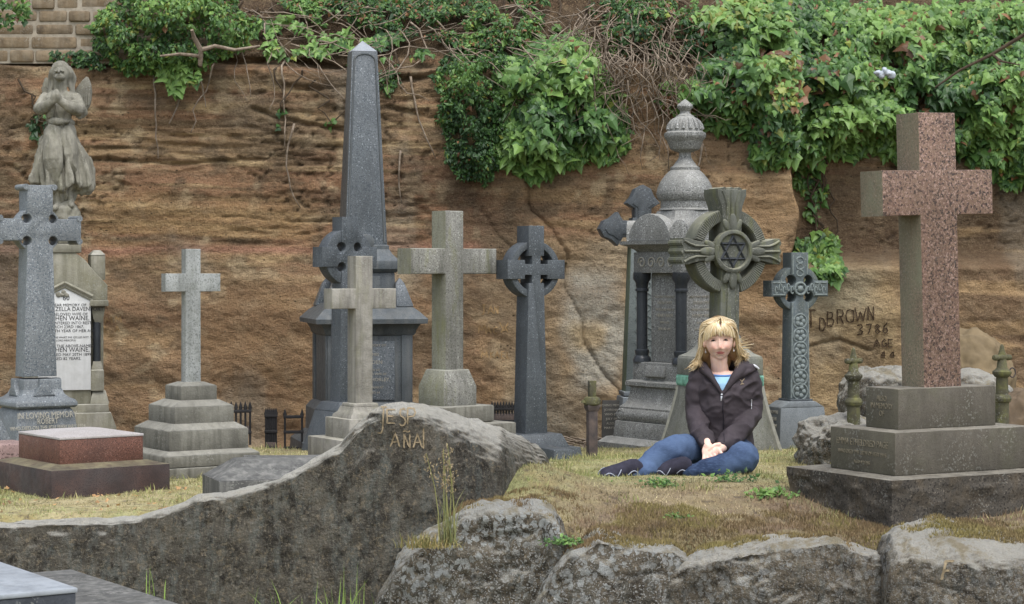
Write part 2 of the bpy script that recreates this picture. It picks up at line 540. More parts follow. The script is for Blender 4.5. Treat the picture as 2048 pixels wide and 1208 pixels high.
C = lay(C, .65 * sm(.0, .4, fbm(X * .6, S * 9, 0, 3, 71)), srgb('#a08158'))
C = lay(C, .6 * blob(150, 1000, 330, 500, 1), srgb('#86593f'))
C = lay(C, .8 * sm(.08, .3, fbm(X * .9, S * 20, 1, 4, 171)) * sm(620, 480, PY) * (.3 + .7 * sm(1050, 850, PX)), srgb('#b09468'))
C = lay(C, .75 * sm(.10, .32, fbm(X * .9, S * 30, 2, 4, 172)) * sm(620, 480, PY) * (.3 + .7 * sm(1050, 850, PX)), srgb('#59472f'))
C = lay(C, .7 * sm(.10, .32, fbm(X * .8, S * 16, 3, 4, 173)) * sm(620, 480, PY), srgb('#8f6548'))
C = lay(C, .6 * sm(.10, .35, fbm((X * .6 + Z) * 9, (Z - X * .5) * 2.2, 3, 4, 174)) * sm(480, 600, PY), srgb('#a78b62'))
C = lay(C, .6 * sm(.10, .35, fbm((X * .6 + Z) * 12, (Z - X * .5) * 2.4, 6, 4, 175)) * sm(480, 600, PY), srgb('#5f4c37'))
C = lay(C, .7 * sm(.15, .4, fbm(X * 7, Z * 9, 6, 4, 176)), srgb('#5e4e3d'))
C = lay(C, .6 * sm(.2, .45, fbm(X * 8, Z * 10, 9, 4, 177)), srgb('#b29c7a'))
C = lay(C, .7 * blob(180, 640, 395, 500, 2) * sm(-.2, .2, fbm(X * .5, S * 12, 0, 3, 72)), srgb('#9c7a4c'))
C = lay(C, .9 * np.exp(-((PY + 10 * fbm(X * 2, 0, 0, 3, 75) - (498 - .012 * (PX - 300))) / 9) ** 2) * sm(950, 1150, 2100 - PX), srgb('#a3715a'))
C = lay(C, .75 * blob(-100, 1000, 560, 900, 3) * sm(-.3, .3, fbm(X * 1.1, Z * 1.4, 0, 3, 73)), srgb('#7d5e3f'))
C = lay(C, .85 * blob(1000, 1330, 470, 900, 4), srgb('#9b8160'))
C = lay(C, .95 * blob(1135, 1240, 545, 770, 5, 25), srgb('#a09a90'))
C = lay(C, .8 * blob(1040, 1130, 700, 880, 6, 25), srgb('#5d554a'))
C = lay(C, .8 * blob(1130, 1200, 640, 690, 7, 15), srgb('#b1966c'))
C = lay(C, .85 * blob(1400, 1600, 340, 640, 8), srgb('#a5825a'))
C = lay(C, .9 * blob(1600, 2150, 330, 540, 9), srgb('#5d4a39'))  # recess painted dark, the ivy overhang's shade put into the colour
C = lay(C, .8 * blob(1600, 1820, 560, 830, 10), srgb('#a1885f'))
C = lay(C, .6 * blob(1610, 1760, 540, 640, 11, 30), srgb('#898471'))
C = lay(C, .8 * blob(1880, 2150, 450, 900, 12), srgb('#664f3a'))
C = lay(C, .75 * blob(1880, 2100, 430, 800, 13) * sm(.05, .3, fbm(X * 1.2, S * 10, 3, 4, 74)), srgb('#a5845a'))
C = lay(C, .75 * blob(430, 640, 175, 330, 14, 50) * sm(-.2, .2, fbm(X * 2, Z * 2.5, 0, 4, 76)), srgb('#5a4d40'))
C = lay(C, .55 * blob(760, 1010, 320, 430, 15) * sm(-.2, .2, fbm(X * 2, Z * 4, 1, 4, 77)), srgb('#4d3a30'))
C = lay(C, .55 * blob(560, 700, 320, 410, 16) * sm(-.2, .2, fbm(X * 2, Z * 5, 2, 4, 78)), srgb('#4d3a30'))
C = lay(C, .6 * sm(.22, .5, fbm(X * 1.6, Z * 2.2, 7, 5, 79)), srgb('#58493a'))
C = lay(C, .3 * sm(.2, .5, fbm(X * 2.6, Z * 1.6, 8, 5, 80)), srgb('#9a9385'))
C = lay(C, .55 * sm(.36, .6, fbm(X * 26, Z * 30, 0, 2, 30)) * sm(560, 430, PY) * sm(-.1, .25, fbm(X * .9, Z * 1.1, 2, 2, 31)), srgb('#3a322a'))  # hollow of each pit darkened in the colour, as its shade
g_ = C.mean(-1, keepdims=True)
C = (g_ + (C - g_) * .77) * np.array([1.66, 1.66, 1.50])
C = lay(C, .6 * blob(-60, 60, 420, 620, 17, 30), srgb('#7d7569'))
C = lay(C, .9 * sm(2.6, 2.72, Z + .08 * fbm(X * 2, Z * 2, 0, 3, 81)), srgb('#4d3f30'))
n = NT('sandstone')
v = n.obj(False)
c = n.attr()
fx = n.noise(n.map(v, (1.6, 3, 26)), 1.5, 6, 0.7, 0.4)
upm = n.ramp(n.math('MULTIPLY', n.math('SUBTRACT', n.sep(v)[2], 0.85), 1.6), [(0.0, 0.25), (0.7, 1.0)])
c = n.mix(n.math('MULTIPLY', n.ramp(fx, [(0.36, 1.0), (0.58, 0.0)]), upm), c, n.mix(0.35, c, srgb('#3d3026')))
c = n.mix(n.ramp(n.noise(v, 3.5, 6, 0.7), [(0.45, 0.0), (0.7, 0.6)]), c, n.mix(0.5, c, srgb('#4a4037')))
c = n.mix(n.ramp(n.noise(n.map(v, (1, 1, 1), (3, 1, 7)), 7, 6, 0.72), [(0.52, 0.0), (0.7, 0.5)]), c, srgb('#a08c70'))
c = n.mix(n.ramp(n.noise(v, 30, 5, 0.7), [(0.52, 0.0), (0.75, 0.55)]), c, srgb('#4a3a2c'))
c = n.mix(n.ramp(n.noise(v, 55, 4, 0.7), [(0.55, 0.0), (0.78, 0.5)]), c, srgb('#b79a74'))
c = n.mix(n.math('MULTIPLY', n.ramp(n.vor(n.map(v, (1, 1, 1.5)), 13), [(0.06, 0.85), (0.15, 0.0)]), n.ramp(n.noise(v, 2.2, 3), [(0.45, 0.0), (0.55, 1.0)])), c, srgb('#241e19'))  # dark spots here and next line paint shaded pits on the face
c = n.mix(n.math('MULTIPLY', n.ramp(n.vor(n.map(v, (1, 1, 1.6), (5, 2, 1)), 27), [(0.08, 0.8), (0.2, 0.0)]), n.math('MULTIPLY', upm, n.ramp(n.noise(v, 3.1, 4), [(0.42, 0.0), (0.58, 1.0)]))), c, srgb('#2b2420'))
f2 = n.noise(n.map(v, (1.0, 1, 13)), 1.3, 5, 0.6)
ln = n.ramp(n.math('ABSOLUTE', n.math('SUBTRACT', f2, 0.5)), [(0.003, 0.6), (0.010, 0.0)])
c = n.mix(n.math('MULTIPLY', n.math('MULTIPLY', ln, upm), n.ramp(n.noise(v, 1.7, 4), [(0.48, 0.0), (0.6, 1.0)])), c, n.mix(0.75, c, srgb('#2e241b')))
c = n.mix(n.ramp(n.noise(v, 110, 4, 0.8), [(0.52, 0.0), (0.62, 0.45)]), c, n.mix(0.6, c, srgb('#2e251d')))
c = n.mix(n.ramp(n.noise(n.map(v, (1, 1, 1), (4, 4, 4)), 85, 4, 0.8), [(0.53, 0.0), (0.63, 0.4)]), c, n.mix(0.6, c, srgb('#d0b892')))
n.col(c).rough(0.93)
n.b.inputs['Specular IOR Level'].default_value = 0.15
h = n.math('ADD', n.noise(n.map(v, (8, 8, 16)), 2.0, 6, 0.75), n.noise(v, 50, 5, 0.75))
n.bump(h, 1.0, 0.035)
M_CLIFF = n.m
cliff_V = np.stack([X, Y, Z], -1).reshape(-1, 3)
cliff_F = grid_faces(len(cx), len(cz))
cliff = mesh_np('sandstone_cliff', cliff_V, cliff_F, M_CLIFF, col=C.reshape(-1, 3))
tag(cliff, 'weathered brown sandstone quarry face behind the graves', kind='structure')
CLIFF_T = BVHTree.FromPolygons(cliff_V.tolist(), cliff_F.tolist())

# ---- coursed masonry wall standing on the rim, top left
M_BLOCK = stone('wall_stone', srgb('#96856d'), srgb('#7b6a53'), blot=(srgb('#51473b'), .75, 9), streak=(srgb('#a99e8b'), .45), rough=.9, bump=.9, bscale=40)
M_MORTAR = plain('mortar', srgb('#a59c8c'), .95, .35, 20, .5)
wall = empty('retaining_wall', (-3.1, 15.2, 2.66), 0, 'coursed sandstone block wall on the cliff rim behind the angel', 'wall')
b = MB(); rr = random.Random(3)
for r_ in range(14):
    z0 = r_ * .098
    xx = -2.6 + rr.uniform(-.1, .1)
    while xx < .62 + rr.uniform(-.1, .1):
        w = rr.uniform(.17, .36)
        b.box((xx + w / 2, rr.uniform(-.012, .012), z0 + .045 + rr.uniform(-.003, .003)), (w - .014, .2, .086 + rr.uniform(-.008, .004)), .016, M=None)
        xx += w
b.build('stone_blocks', M_BLOCK, wall)
MB().box((-1.05, .012, .68), (3.3, .2, 1.38), 0).build('mortar_bed', M_MORTAR, wall)

# ---- ledge rocks
def rock_mat(name, dark, mid, pale, lichen=0.0, grey=0.5, streak=0.6, moss=0.3):
    n = NT(name); v = n.obj(False)
    c = n.mix(n.ramp(n.noise(v, 4, 5, 0.65), [(0.4, 0.0), (0.6, 1.0)]), dark, mid)
    c = n.mix(n.ramp(n.noise(v, 9, 6, 0.75), [(0.48, 0.0), (0.60, 0.85)]), c, srgb('#2f2c28'))
    c = n.mix(n.ramp(n.noise(n.map(v, (9, 9, 2.6)), 2.2, 6, 0.74), [(0.48, 0.0), (0.62, streak)]), c, srgb('#7f8580'))
    c = n.mix(n.ramp(n.noise(v, 34, 5, 0.8), [(0.54, 0.0), (0.66, 0.7)]), c, srgb('#9a8c74'))
    c = n.mix(n.ramp(n.noise(v, 75, 4, 0.8), [(0.54, 0.0), (0.66, 0.55)]), c, srgb('#a39c8c'))
    c = n.mix(n.ramp(n.noise(v, 22, 4, 0.75), [(0.56, 0.0), (0.68, 0.7)]), c, srgb('#25221d'))
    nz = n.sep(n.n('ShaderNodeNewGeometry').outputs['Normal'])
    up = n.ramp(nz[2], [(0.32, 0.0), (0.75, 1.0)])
    c = n.mix(n.math('MULTIPLY', up, n.ramp(n.noise(v, 12, 4, 0.6), [(0.25, 0.55), (0.6, 1.0)])), c, pale)  # upward faces painted pale, sky light put into the rock colour
    if lichen:
        wn = n.n('ShaderNodeTexNoise'); n.put(wn.inputs['Vector'], v); wn.inputs['Scale'].default_value = 30; wv = n.mix(.05, v, wn.outputs['Color'])
        dv = n.vor(n.map(wv, (1, 1, .75)), 36)
        big = n.ramp(n.noise(v, 3.2, 4, 0.6), [(0.45, 0.0), (0.60, 1.0)])
        spots = n.math('MULTIPLY', n.ramp(n.math('SUBTRACT', dv, n.math('MULTIPLY', n.noise(v, 11, 4, .7), 0.62)), [(0.10, 1.0), (0.17, 0.0)]), big)
        c = n.mix(n.math('MULTIPLY', spots, lichen), c, srgb('#b4b8b6'))
        s2 = n.ramp(n.math('SUBTRACT', n.vor(wv, 85), n.math('MULTIPLY', n.noise(v, 16, 4, .7), 0.6)), [(0.0, 1.0), (0.08, 0.0)])
        c = n.mix(n.math('MULTIPLY', s2, lichen * .8), c, srgb('#b9bab6'))
    c = n.mix(n.math('MULTIPLY', n.math('MULTIPLY', up, moss), n.ramp(n.noise(v, 6, 6, 0.7), [(0.5, 0.0), (0.6, 1.0)])), c, srgb('#7c6a35'))
    n.col(c).rough(0.92)
    n.b.inputs['Specular IOR Level'].default_value = 0.2
    h = n.math('ADD', n.noise(v, 24, 7, 0.78), n.math('MULTIPLY', n.noise(v, 90, 4, 0.7), 0.6))
    n.bump(h, 1.0, 0.045)
    return n.m
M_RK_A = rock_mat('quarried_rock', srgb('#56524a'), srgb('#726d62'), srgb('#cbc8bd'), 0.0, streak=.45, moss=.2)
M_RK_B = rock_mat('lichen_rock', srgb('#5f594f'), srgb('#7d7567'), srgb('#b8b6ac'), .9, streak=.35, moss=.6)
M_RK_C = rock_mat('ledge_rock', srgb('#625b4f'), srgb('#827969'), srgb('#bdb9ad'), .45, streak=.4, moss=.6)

def rock(name, prof, label, mat, zb=-.75, seed=0, amp=.03, ds=.011, rug=.7, cat='rock', group='sandstone rocks of the quarried ledge'):
    """prof rows: (px, py of the top, front depth, round radius z, round depth y, thickness)"""
    A = np.array(prof, float)
    x0, x1 = xat(A[0, 0], A[0, 2]), xat(A[-1, 0], A[-1, 2])
    us = np.linspace(0, 1, max(40, int((x1 - x0) / ds)))
    px = A[0, 0] + us * (A[-1, 0] - A[0, 0])
    def g(k):
        r = np.interp(px, A[:, 0], A[:, k])
        return r
    py, df, rr_, ry, th = g(1), g(2), g(3), g(4), g(5)
    if seed > 120: rr_ = rr_ * (.5 if seed < 190 else 1.25); py = py + 6 * fbm(px / 30, 0, seed, 4, seed, .6)
    xs = (px - 1024) * (df + .04) / F
    zt = CZ + (HZ - py) * (df + .05 + ry) / F
    sec = []
    nf = int(1.0 / ds)
    for k in range(nf):                                   # front face
        t = k / nf
        z = zb + (zt - rr_ - zb) * t
        sec.append(np.stack([xs, df + .05 * t, z], -1))
    nr = max(10, int(float(np.max(np.hypot(rr_, ry))) / ds * 1.3))
    for k in range(nr + 1):                               # rounded shoulder
        a = math.pi / 2 * k / nr
        sec.append(np.stack([xs, df + .05 + ry * (1 - math.cos(a)), zt - rr_ * (1 - math.sin(a))], -1))
    for k in range(1, 25):
        t = k / 24
        sec.append(np.stack([xs, df + .05 + ry + (th - ry) * t, zt - (.10 * t + .9 * t ** 6)], -1))
    V = np.stack(sec, 1)                                  # (u, section, 3)
    du = np.gradient(V, axis=0); dv = np.gradient(V, axis=1)
    N = np.cross(du, dv); N /= np.linalg.norm(N, axis=-1, keepdims=True) + 1e-9
    x, y, z = V[..., 0], V[..., 1], V[..., 2]
    h = amp * fbm(x * 2.6, y * 2.6, z * 3.2 + seed, 4, seed) + amp * .45 * fbm(x * 9, y * 9, z * 10, 3, seed + 3) + .006 * fbm(x * 34, y * 34, z * 34, 3, seed + 5)
    tq = fbm(x * 2.4, y * 2.4, z * 5 + seed, 4, seed + 21) * 5
    h = h + rug * amp * .35 * (np.floor(tq) + sm(.0, .25, tq - np.floor(tq)) - tq * .8)
    h = h - amp * .8 * sm(.25, .45, fbm(x * 5, y * 5, z * 5, 3, seed + 9))
    h = h + amp * rug * .4 * (1 - 3.2 * np.abs(fbm(x * 6.5, y * 6.5, z * 8, 4, seed + 12)))
    h = h - amp * rug * .6 * sm(.05, .0, np.abs(fbm(x * 2.2, y * 2.2, z * 3.4, 4, seed + 14)))
    h = h + .005 * rug * fbm(x * 60, y * 60, z * 60, 2, seed + 15)
    V = V + N * h[..., None]
    Vf = V.reshape(-1, 3)
    Fc = grid_faces(V.shape[0], V.shape[1])
    c0 = Vf.mean(0) * [1, 1, 0]
    o = mesh_np(name, Vf - c0, Fc, mat)
    o.location = c0
    tag(o, label, cat, group)
    return BVHTree.FromPolygons(Vf.tolist(), Fc.tolist())

ROCK_A = rock('boulder', [(-420, 1050, 9.15, .04, .08, .7), (0, 1040, 9.1, .035, .08, .7), (150, 1034, 9.1, .03, .07, .7), (270, 1030, 9.1, .035, .07, .7), (340, 1012, 9.08, .04, .07, .7), (390, 988, 9.05, .04, .07, .6), (420, 983, 9.05, .04, .07, .6),
    (480, 976, 9.05, .035, .06, .55), (540, 962, 9.03, .035, .06, .5), (600, 935, 9.0, .035, .06, .5), (640, 912, 9.0, .04, .06, .5), (680, 888, 8.98, .04, .07, .5), (710, 850, 8.97, .045, .08, .5), (740, 823, 8.96, .05, .09, .5), (770, 809, 8.95, .06, .1, .55), (800, 805, 8.95, .07, .12, .6),
    (850, 811, 8.95, .09, .17, .7), (920, 830, 9.05, .13, .28, .8), (1000, 852, 9.2, .19, .42, .9), (1045, 870, 9.55, .2, .45, .9), (1072, 886, 9.85, .17, .4, .8), (1092, 904, 10.1, .12, .3, .6), (1112, 945, 10.3, .08, .2, .4)],
    'long dark quarried rock with carved letters rising to a pale hump', M_RK_A, seed=101, amp=.014, rug=.35)
ROCK_B = rock('boulder', [(745, 1215, 8.8, .1, .2, .5), (790, 1120, 8.76, .08, .2, .6), (830, 1072, 8.72, .08, .2, .7), (880, 1046, 8.7, .09, .22, .8), (930, 1012, 8.7, .1, .25, .8), (985, 1003, 8.7, .1, .25, .8), (1040, 998, 8.68, .1, .25, .8), (1085, 996, 8.66, .1, .25, .8), (1108, 1022, 8.62, .09, .2, .7), (1135, 1075, 8.6, .08, .2, .6), (1175, 1160, 8.6, .08, .2, .5)],
    'white lichen spotted rock between the carved hump and the grassy bank', M_RK_B, seed=131, amp=.032)
ROCK_C = rock('boulder', [(1075, 1190, 8.5, .06, .15, .4), (1110, 1128, 8.48, .06, .18, .5), (1150, 1088, 8.46, .06, .2, .6), (1195, 1062, 8.45, .06, .2, .7), (1240, 1066, 8.45, .06, .2, .7), (1290, 1080, 8.45, .05, .18, .7), (1350, 1084, 8.45, .05, .16, .6), (1374, 1100, 8.46, .05, .15, .5), (1392, 1118, 8.47, .05, .15, .4), (1420, 1215, 8.5, .05, .1, .3)],
    'speckled lichen rock with a pale rounded top below the bank', M_RK_B, seed=151, amp=.022)
ROCK_D = rock('boulder', [(1318, 1215, 8.45, .05, .1, .3), (1340, 1140, 8.43, .05, .12, .4), (1375, 1118, 8.41, .05, .14, .5), (1405, 1106, 8.4, .07, .18, .6), (1450, 1092, 8.38, .07, .2, .7), (1500, 1078, 8.37, .07, .22, .7), (1600, 1068, 8.36, .07, .22, .7), (1680, 1062, 8.36, .06, .2, .7), (1698, 1078, 8.37, .06, .18, .6), (1765, 1096, 8.4, .06, .15, .5), (1788, 1125, 8.5, .05, .1, .4), (1805, 1215, 8.6, .05, .1, .3)],
    'long low brown rock below the granite cross plinth', M_RK_C, seed=171, amp=.024)
ROCK_E = rock('boulder', [(1772, 1215, 8.25, .05, .1, .3), (1780, 1110, 8.2, .06, .2, .5), (1800, 1066, 8.18, .09, .25, .7), (1860, 1048, 8.12, .11, .42, .9), (1930, 1036, 8.1, .12, .48, .9), (2000, 1044, 8.1, .12, .48, .9), (2060, 1062, 8.15, .1, .3, .8), (2300, 1080, 8.15, .1, .3, .8), (2480, 1200, 8.15, .1, .3, .8)],
    'square block of rock with a sloping pale top in front of the granite cross', M_RK_C, seed=191, amp=.02)

# rubble boulders behind the granite cross
def lump(name, c, r, mat, label, seed, rot=0, amp=.2, cat='rock', group=None, flat=0):
    bm = bmesh.new(); bmesh.ops.create_icosphere(bm, subdivisions=6, radius=1)
    V = np.array([v_.co[:] for v_ in bm.verts]); Fc = [tuple(q.index for q in f.verts) for f in bm.faces]; bm.free()
    V = np.sign(V) * np.abs(V) ** .8
    h = 1 + amp * fbm(V[:, 0] * 1.3, V[:, 1] * 1.3, V[:, 2] * 1.3 + seed, 4, seed) + amp * .3 * fbm(V[:, 0] * 6, V[:, 1] * 6, V[:, 2] * 6, 3, seed + 4)
    V = V * h[:, None] * np.array(r)
    o = mesh_np(name, V, Fc, mat); o.location = c; o.rotation_euler = (0, 0, rot)
    return tag(o, label, cat, group)
gp = 'loose boulders at the foot of the cliff'
lump('boulder', (xat(1690, 11.1), 11.1, .12), (.24, .22, .22), M_RK_C, 'grey green rugged boulder sloping down beside the carved grey cross', 211, .3, .3, group=gp)
lump('boulder', (xat(1765, 11.6), 11.6, .26), (.26, .25, .33), M_RK_C, 'tall rounded boulder behind the left mossy post', 223, .9, .22, group=gp)
lump('boulder', (xat(1925, 12.0), 12.0, .25), (.33, .25, .3), M_RK_C, 'low boulder with carved letters between granite cross and right mossy post', 227, .2, .22, group=gp)
lump('boulder', (xat(1935, 13.6), 13.6, .28), (.3, .3, .42), plain('tan_rock', srgb('#77684f'), .9, .35, 10, .6), 'tan rounded boulder behind the granite cross, leaning on the cliff', 229, .2, .2, group=gp)
lump('boulder', (xat(2040, 11.6), 11.6, .1), (.2, .2, .35), plain('brown_rock', srgb('#6a5b49'), .9, .35, 10, .6), 'dark boulder behind the right mossy post at the photo edge', 233, .2, .2, group=gp)
# ---------------------------------------------------------------- stone materials
M_GREYGR = stone('grey_granite', srgb('#868b8d'), srgb('#787d80'), lich=0.0, grains=[(srgb('#5c646b'), 125, .54), (srgb('#a9aeb1'), 115, .60)], left=(srgb('#757d80'), .5), rough=.55, bump=.25, bscale=160, streak=(srgb('#6a7072'), .35))
M_DARKGR = stone('dark_granite', srgb('#5d6265'), srgb('#52575a'), lich=0.0, grains=[(srgb('#43494e'), 130, .53), (srgb('#8d949a'), 115, .63)], rough=.5, bump=.2, bscale=160, streak=(srgb('#6d747a'), .3), left=(srgb('#4d535a'), .5))
M_OBEL = stone('blue_grey_granite', srgb('#71777b'), srgb('#666c70'), lich=0.0, grains=[(srgb('#4a5259'), 120, .53), (srgb('#a4abb1'), 105, .62)], rough=.5, bump=.2, bscale=160, left=(srgb('#5b5348'), .75), streak=(srgb('#74777a'), .35))
M_OBELTOP = stone('pale_granite_cap', srgb('#a9aeb4'), srgb('#979da4'), lich=0.0, grains=[(srgb('#7d848b'), 220, .58)], rough=.6, bump=.2)
M_OBELBASE = stone('stained_grey_stone', srgb('#5f6568'), srgb('#565c60'), lich=0.0, grains=[(srgb('#43484b'), 200, .56)], rough=.6, bump=.3, streak=(srgb('#7b7c78'), .55), left=(srgb('#54524c'), .5))
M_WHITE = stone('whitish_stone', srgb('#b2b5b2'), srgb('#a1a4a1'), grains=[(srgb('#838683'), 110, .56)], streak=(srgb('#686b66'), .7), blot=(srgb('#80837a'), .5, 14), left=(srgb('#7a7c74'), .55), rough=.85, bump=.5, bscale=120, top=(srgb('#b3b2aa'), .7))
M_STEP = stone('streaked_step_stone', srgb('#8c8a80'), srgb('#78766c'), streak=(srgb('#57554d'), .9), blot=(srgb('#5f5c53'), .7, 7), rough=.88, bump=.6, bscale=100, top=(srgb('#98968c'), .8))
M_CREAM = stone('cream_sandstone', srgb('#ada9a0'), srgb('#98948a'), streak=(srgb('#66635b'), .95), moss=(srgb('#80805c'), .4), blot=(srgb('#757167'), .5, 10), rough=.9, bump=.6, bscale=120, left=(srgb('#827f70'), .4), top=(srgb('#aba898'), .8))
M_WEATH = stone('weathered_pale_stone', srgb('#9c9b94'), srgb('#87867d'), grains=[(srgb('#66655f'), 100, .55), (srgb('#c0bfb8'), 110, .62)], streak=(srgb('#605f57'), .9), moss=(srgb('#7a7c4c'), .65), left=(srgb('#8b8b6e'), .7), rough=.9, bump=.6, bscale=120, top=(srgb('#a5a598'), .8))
M_MAUS = stone('mid_grey_granite', srgb('#979895'), srgb('#868783'), lich=0.0, grains=[(srgb('#505150'), 125, .54), (srgb('#c4c5c3'), 110, .58)], streak=(srgb('#6a6962'), .5), rough=.6, bump=.3, bscale=150, top=(srgb('#a5a49d'), .8), left=(srgb('#66645d'), .35))
M_POLISH = stone('polished_dark_granite', srgb('#3d4146'), srgb('#33373b'), lich=0.0, grains=[(srgb('#565b60'), 200, .64)], rough=.35, bump=.05)
M_STARB = stone('grey_splayed_stone', srgb('#8a8b84'), srgb('#7a7b73'), streak=(srgb('#5c5d55'), .7), moss=(srgb('#76775c'), .4), grains=[(srgb('#65665f'), 150, .57)], rough=.9, bump=.5, bscale=110, top=(srgb('#a3a296'), .8))
M_STAR = stone('greenish_carved_stone', srgb('#6f7169'), srgb('#5f6159'), streak=(srgb('#4a4c45'), .7), moss=(srgb('#73764a'), .6), left=(srgb('#686a54'), .5), rough=.9, bump=.5, bscale=110, top=(srgb('#a8a691'), .8), blot=(srgb('#55574f'), .6, 12))
M_CELT = stone('blue_grey_carved_stone', srgb('#6a7477'), srgb('#5c6669'), grains=[(srgb('#495155'), 190, .57)], rough=.7, bump=.35, streak=(srgb('#525856'), .6), left=(srgb('#555c5a'), .6), blot=(srgb('#6c705a'), .4, 10))
M_CELTP = stone('pale_grey_plinth_granite', srgb('#82888b'), srgb('#777d80'), lich=0.0, grains=[(srgb('#5f6568'), 210, .57), (srgb('#a2a7a9'), 180, .66)], rough=.65, bump=.25, left=(srgb('#4f514e'), .9), top=(srgb('#9da3a4'), .7))
M_PINK = stone('pink_granite', srgb('#86705f'), srgb('#776152'), tone=.9, grime=.35, lich=.1, grains=[(srgb('#a98f82'), 105, .54), (srgb('#3a3331'), 95, .54), (srgb('#6f564e'), 140, .57)], left=(srgb('#74745f'), .96), rough=.7, bump=.3, bscale=120, streak=(srgb('#8a6a5e'), .3))
M_GSTEP = stone('brown_grey_granite', srgb('#69645a'), srgb('#5b564c'), grains=[(srgb('#474239'), 150, .57), (srgb('#857d71'), 150, .64)], streak=(srgb('#4c473e'), .55), blot=(srgb('#5a5a44'), .4, 6), rough=.75, bump=.4, top=(srgb('#8d887c'), .9), left=(srgb('#605d4b'), .6))
M_ROUGH = stone('rock_faced_granite', srgb('#565149'), srgb('#48433c'), grains=[(srgb('#2f2b27'), 90, .55), (srgb('#776f63'), 80, .62)], blot=(srgb('#6b5d48'), .5, 8), rough=.85, bump=1.0, bscale=45, top=(srgb('#8d887c'), .9))
M_RED = stone('red_granite', srgb('#7a5547'), srgb('#6a483d'), lich=0.0, grains=[(srgb('#46302a'), 150, .55), (srgb('#9b7567'), 160, .6)], blot=(srgb('#55443d'), .5, 5), rough=.55, bump=.2)
M_REDLID = stone('sky_brightened_lid', srgb('#b0acaa'), srgb('#a39e9b'), lich=0.0, grains=[(srgb('#77706b'), 180, .58)], rough=.6, bump=.2, grime=.2, tone=1.0)  # lid colour paled to paint in sky light on the tomb top
M_REDDK = stone('sooty_red_granite', srgb('#4c4442'), srgb('#553f38'), lich=0.0, grains=[(srgb('#352d2b'), 170, .56)], top=(srgb('#8b8468'), .8), blot=(srgb('#2d2827'), .8, 3.5), rough=.6, bump=.3)
M_MARBLE = stone('white_marble', srgb('#cfd0cf'), srgb('#c2c3c1'), lich=0.0, streak=(srgb('#9a9b97'), .3), rough=.6, bump=.1, blot=(srgb('#a9aaa4'), .35, 9), grime=.15, tone=.95)
M_MEMO = stone('weathered_limestone', srgb('#9b988b'), srgb('#86836f'), streak=(srgb('#63614f'), .7), blot=(srgb('#6d6a59'), .6, 9), rough=.9, bump=.5, top=(srgb('#b5b3a8'), .8), left=(srgb('#73705f'), .5))
M_ANGEL = stone('angel_limestone', srgb('#a09d90'), srgb('#8b887b'), streak=(srgb('#68665b'), .7), blot=(srgb('#726f64'), .55, 14), rough=.9, bump=.4, bscale=90, moss=(srgb('#75745f'), .5))
M_KERB = stone('dark_streaked_kerb', srgb('#6a6a67'), srgb('#595957'), streak=(srgb('#94938d'), .8), blot=(srgb('#454543'), .6, 10), rough=.85, bump=.5)
M_SLATE = stone('slate_slab', srgb('#9aa0a6'), srgb('#8b9197'), lich=0.0, grime=.2, tone=1.0, rough=.5, bump=.2, blot=(srgb('#5b6065'), .5, 8))
M_SLATEEDGE = stone('dark_slab_edge', srgb('#4b4f55'), srgb('#3d4147'), rough=.8, bump=.6, blot=(srgb('#676b70'), .5, 14))
M_LETTER = plain('carved_letter', srgb('#a39f92'), .9, .25, 60, 0)
M_LETTERD = plain('leaded_letter', srgb('#26262a'), .7, .2, 60, 0)
M_LETTERB = plain('faint_letter', srgb('#7c7563'), .9, .25, 60, 0)
M_VERD = plain('verdigris', srgb('#7fb09d'), .8, .4, 25, .4, alt=srgb('#56806f'))
M_IRON = plain('rusty_iron', srgb('#5a4f49'), .8, .4, 22, .6, alt=srgb('#3f3a39'))
M_IRONBK = plain('black_iron', srgb('#2b2a2a'), .75, .3, 30, .3)
M_IRONMOSS = stone('mossy_iron', srgb('#62604a'), srgb('#4a473c'), blot=(srgb('#767647'), .9, 12), moss=(srgb('#80834d'), .6), rough=.9, bump=.7, bscale=60)

GRP = 'gravestones standing between the ledge and the cliff'
FEET = []
class Mon:
    def __init__(s, name, px, d, th, label, cat, zb=None, lean=0, grp=GRP):
        FEET.append((xat(px, d), d, name))
        s.d, s.k = d, d / F
        x = xat(px, d)
        s.zb = (gzf(x, d) - .03) if zb is None else zb
        s.th = R(th)
        s.rz = s.th - math.atan((px - 1024) / F)
        s.o = empty(name, (x, d, s.zb), s.rz, label, cat, grp, lean)
    def z(s, py, near=0.0): return CZ + (HZ - py) * (s.d - near) / F - s.zb
    def f(s, w): return w * s.k / math.cos(s.th)       # apparent front width in px -> metres
    def l(s, w): return w * s.k / math.sin(s.th)       # apparent left width in px -> metres
    def nr(s, W, D): return W / 2 * math.sin(s.th) + D / 2 * math.cos(s.th)   # how much nearer the front corner is

def latin(mb, W, D, zb, zt, za0, za1, L, wb=None, bev=.006):
    w0 = (wb or W) / 2; w = W / 2
    mb.prism([(-w0, zb), (w0, zb), (w, za0), (L, za0), (L, za1), (w, za1), (w, zt), (-w, zt), (-w, za1), (-L, za1), (-L, za0), (-w, za0)], -D / 2, D / 2, bev)

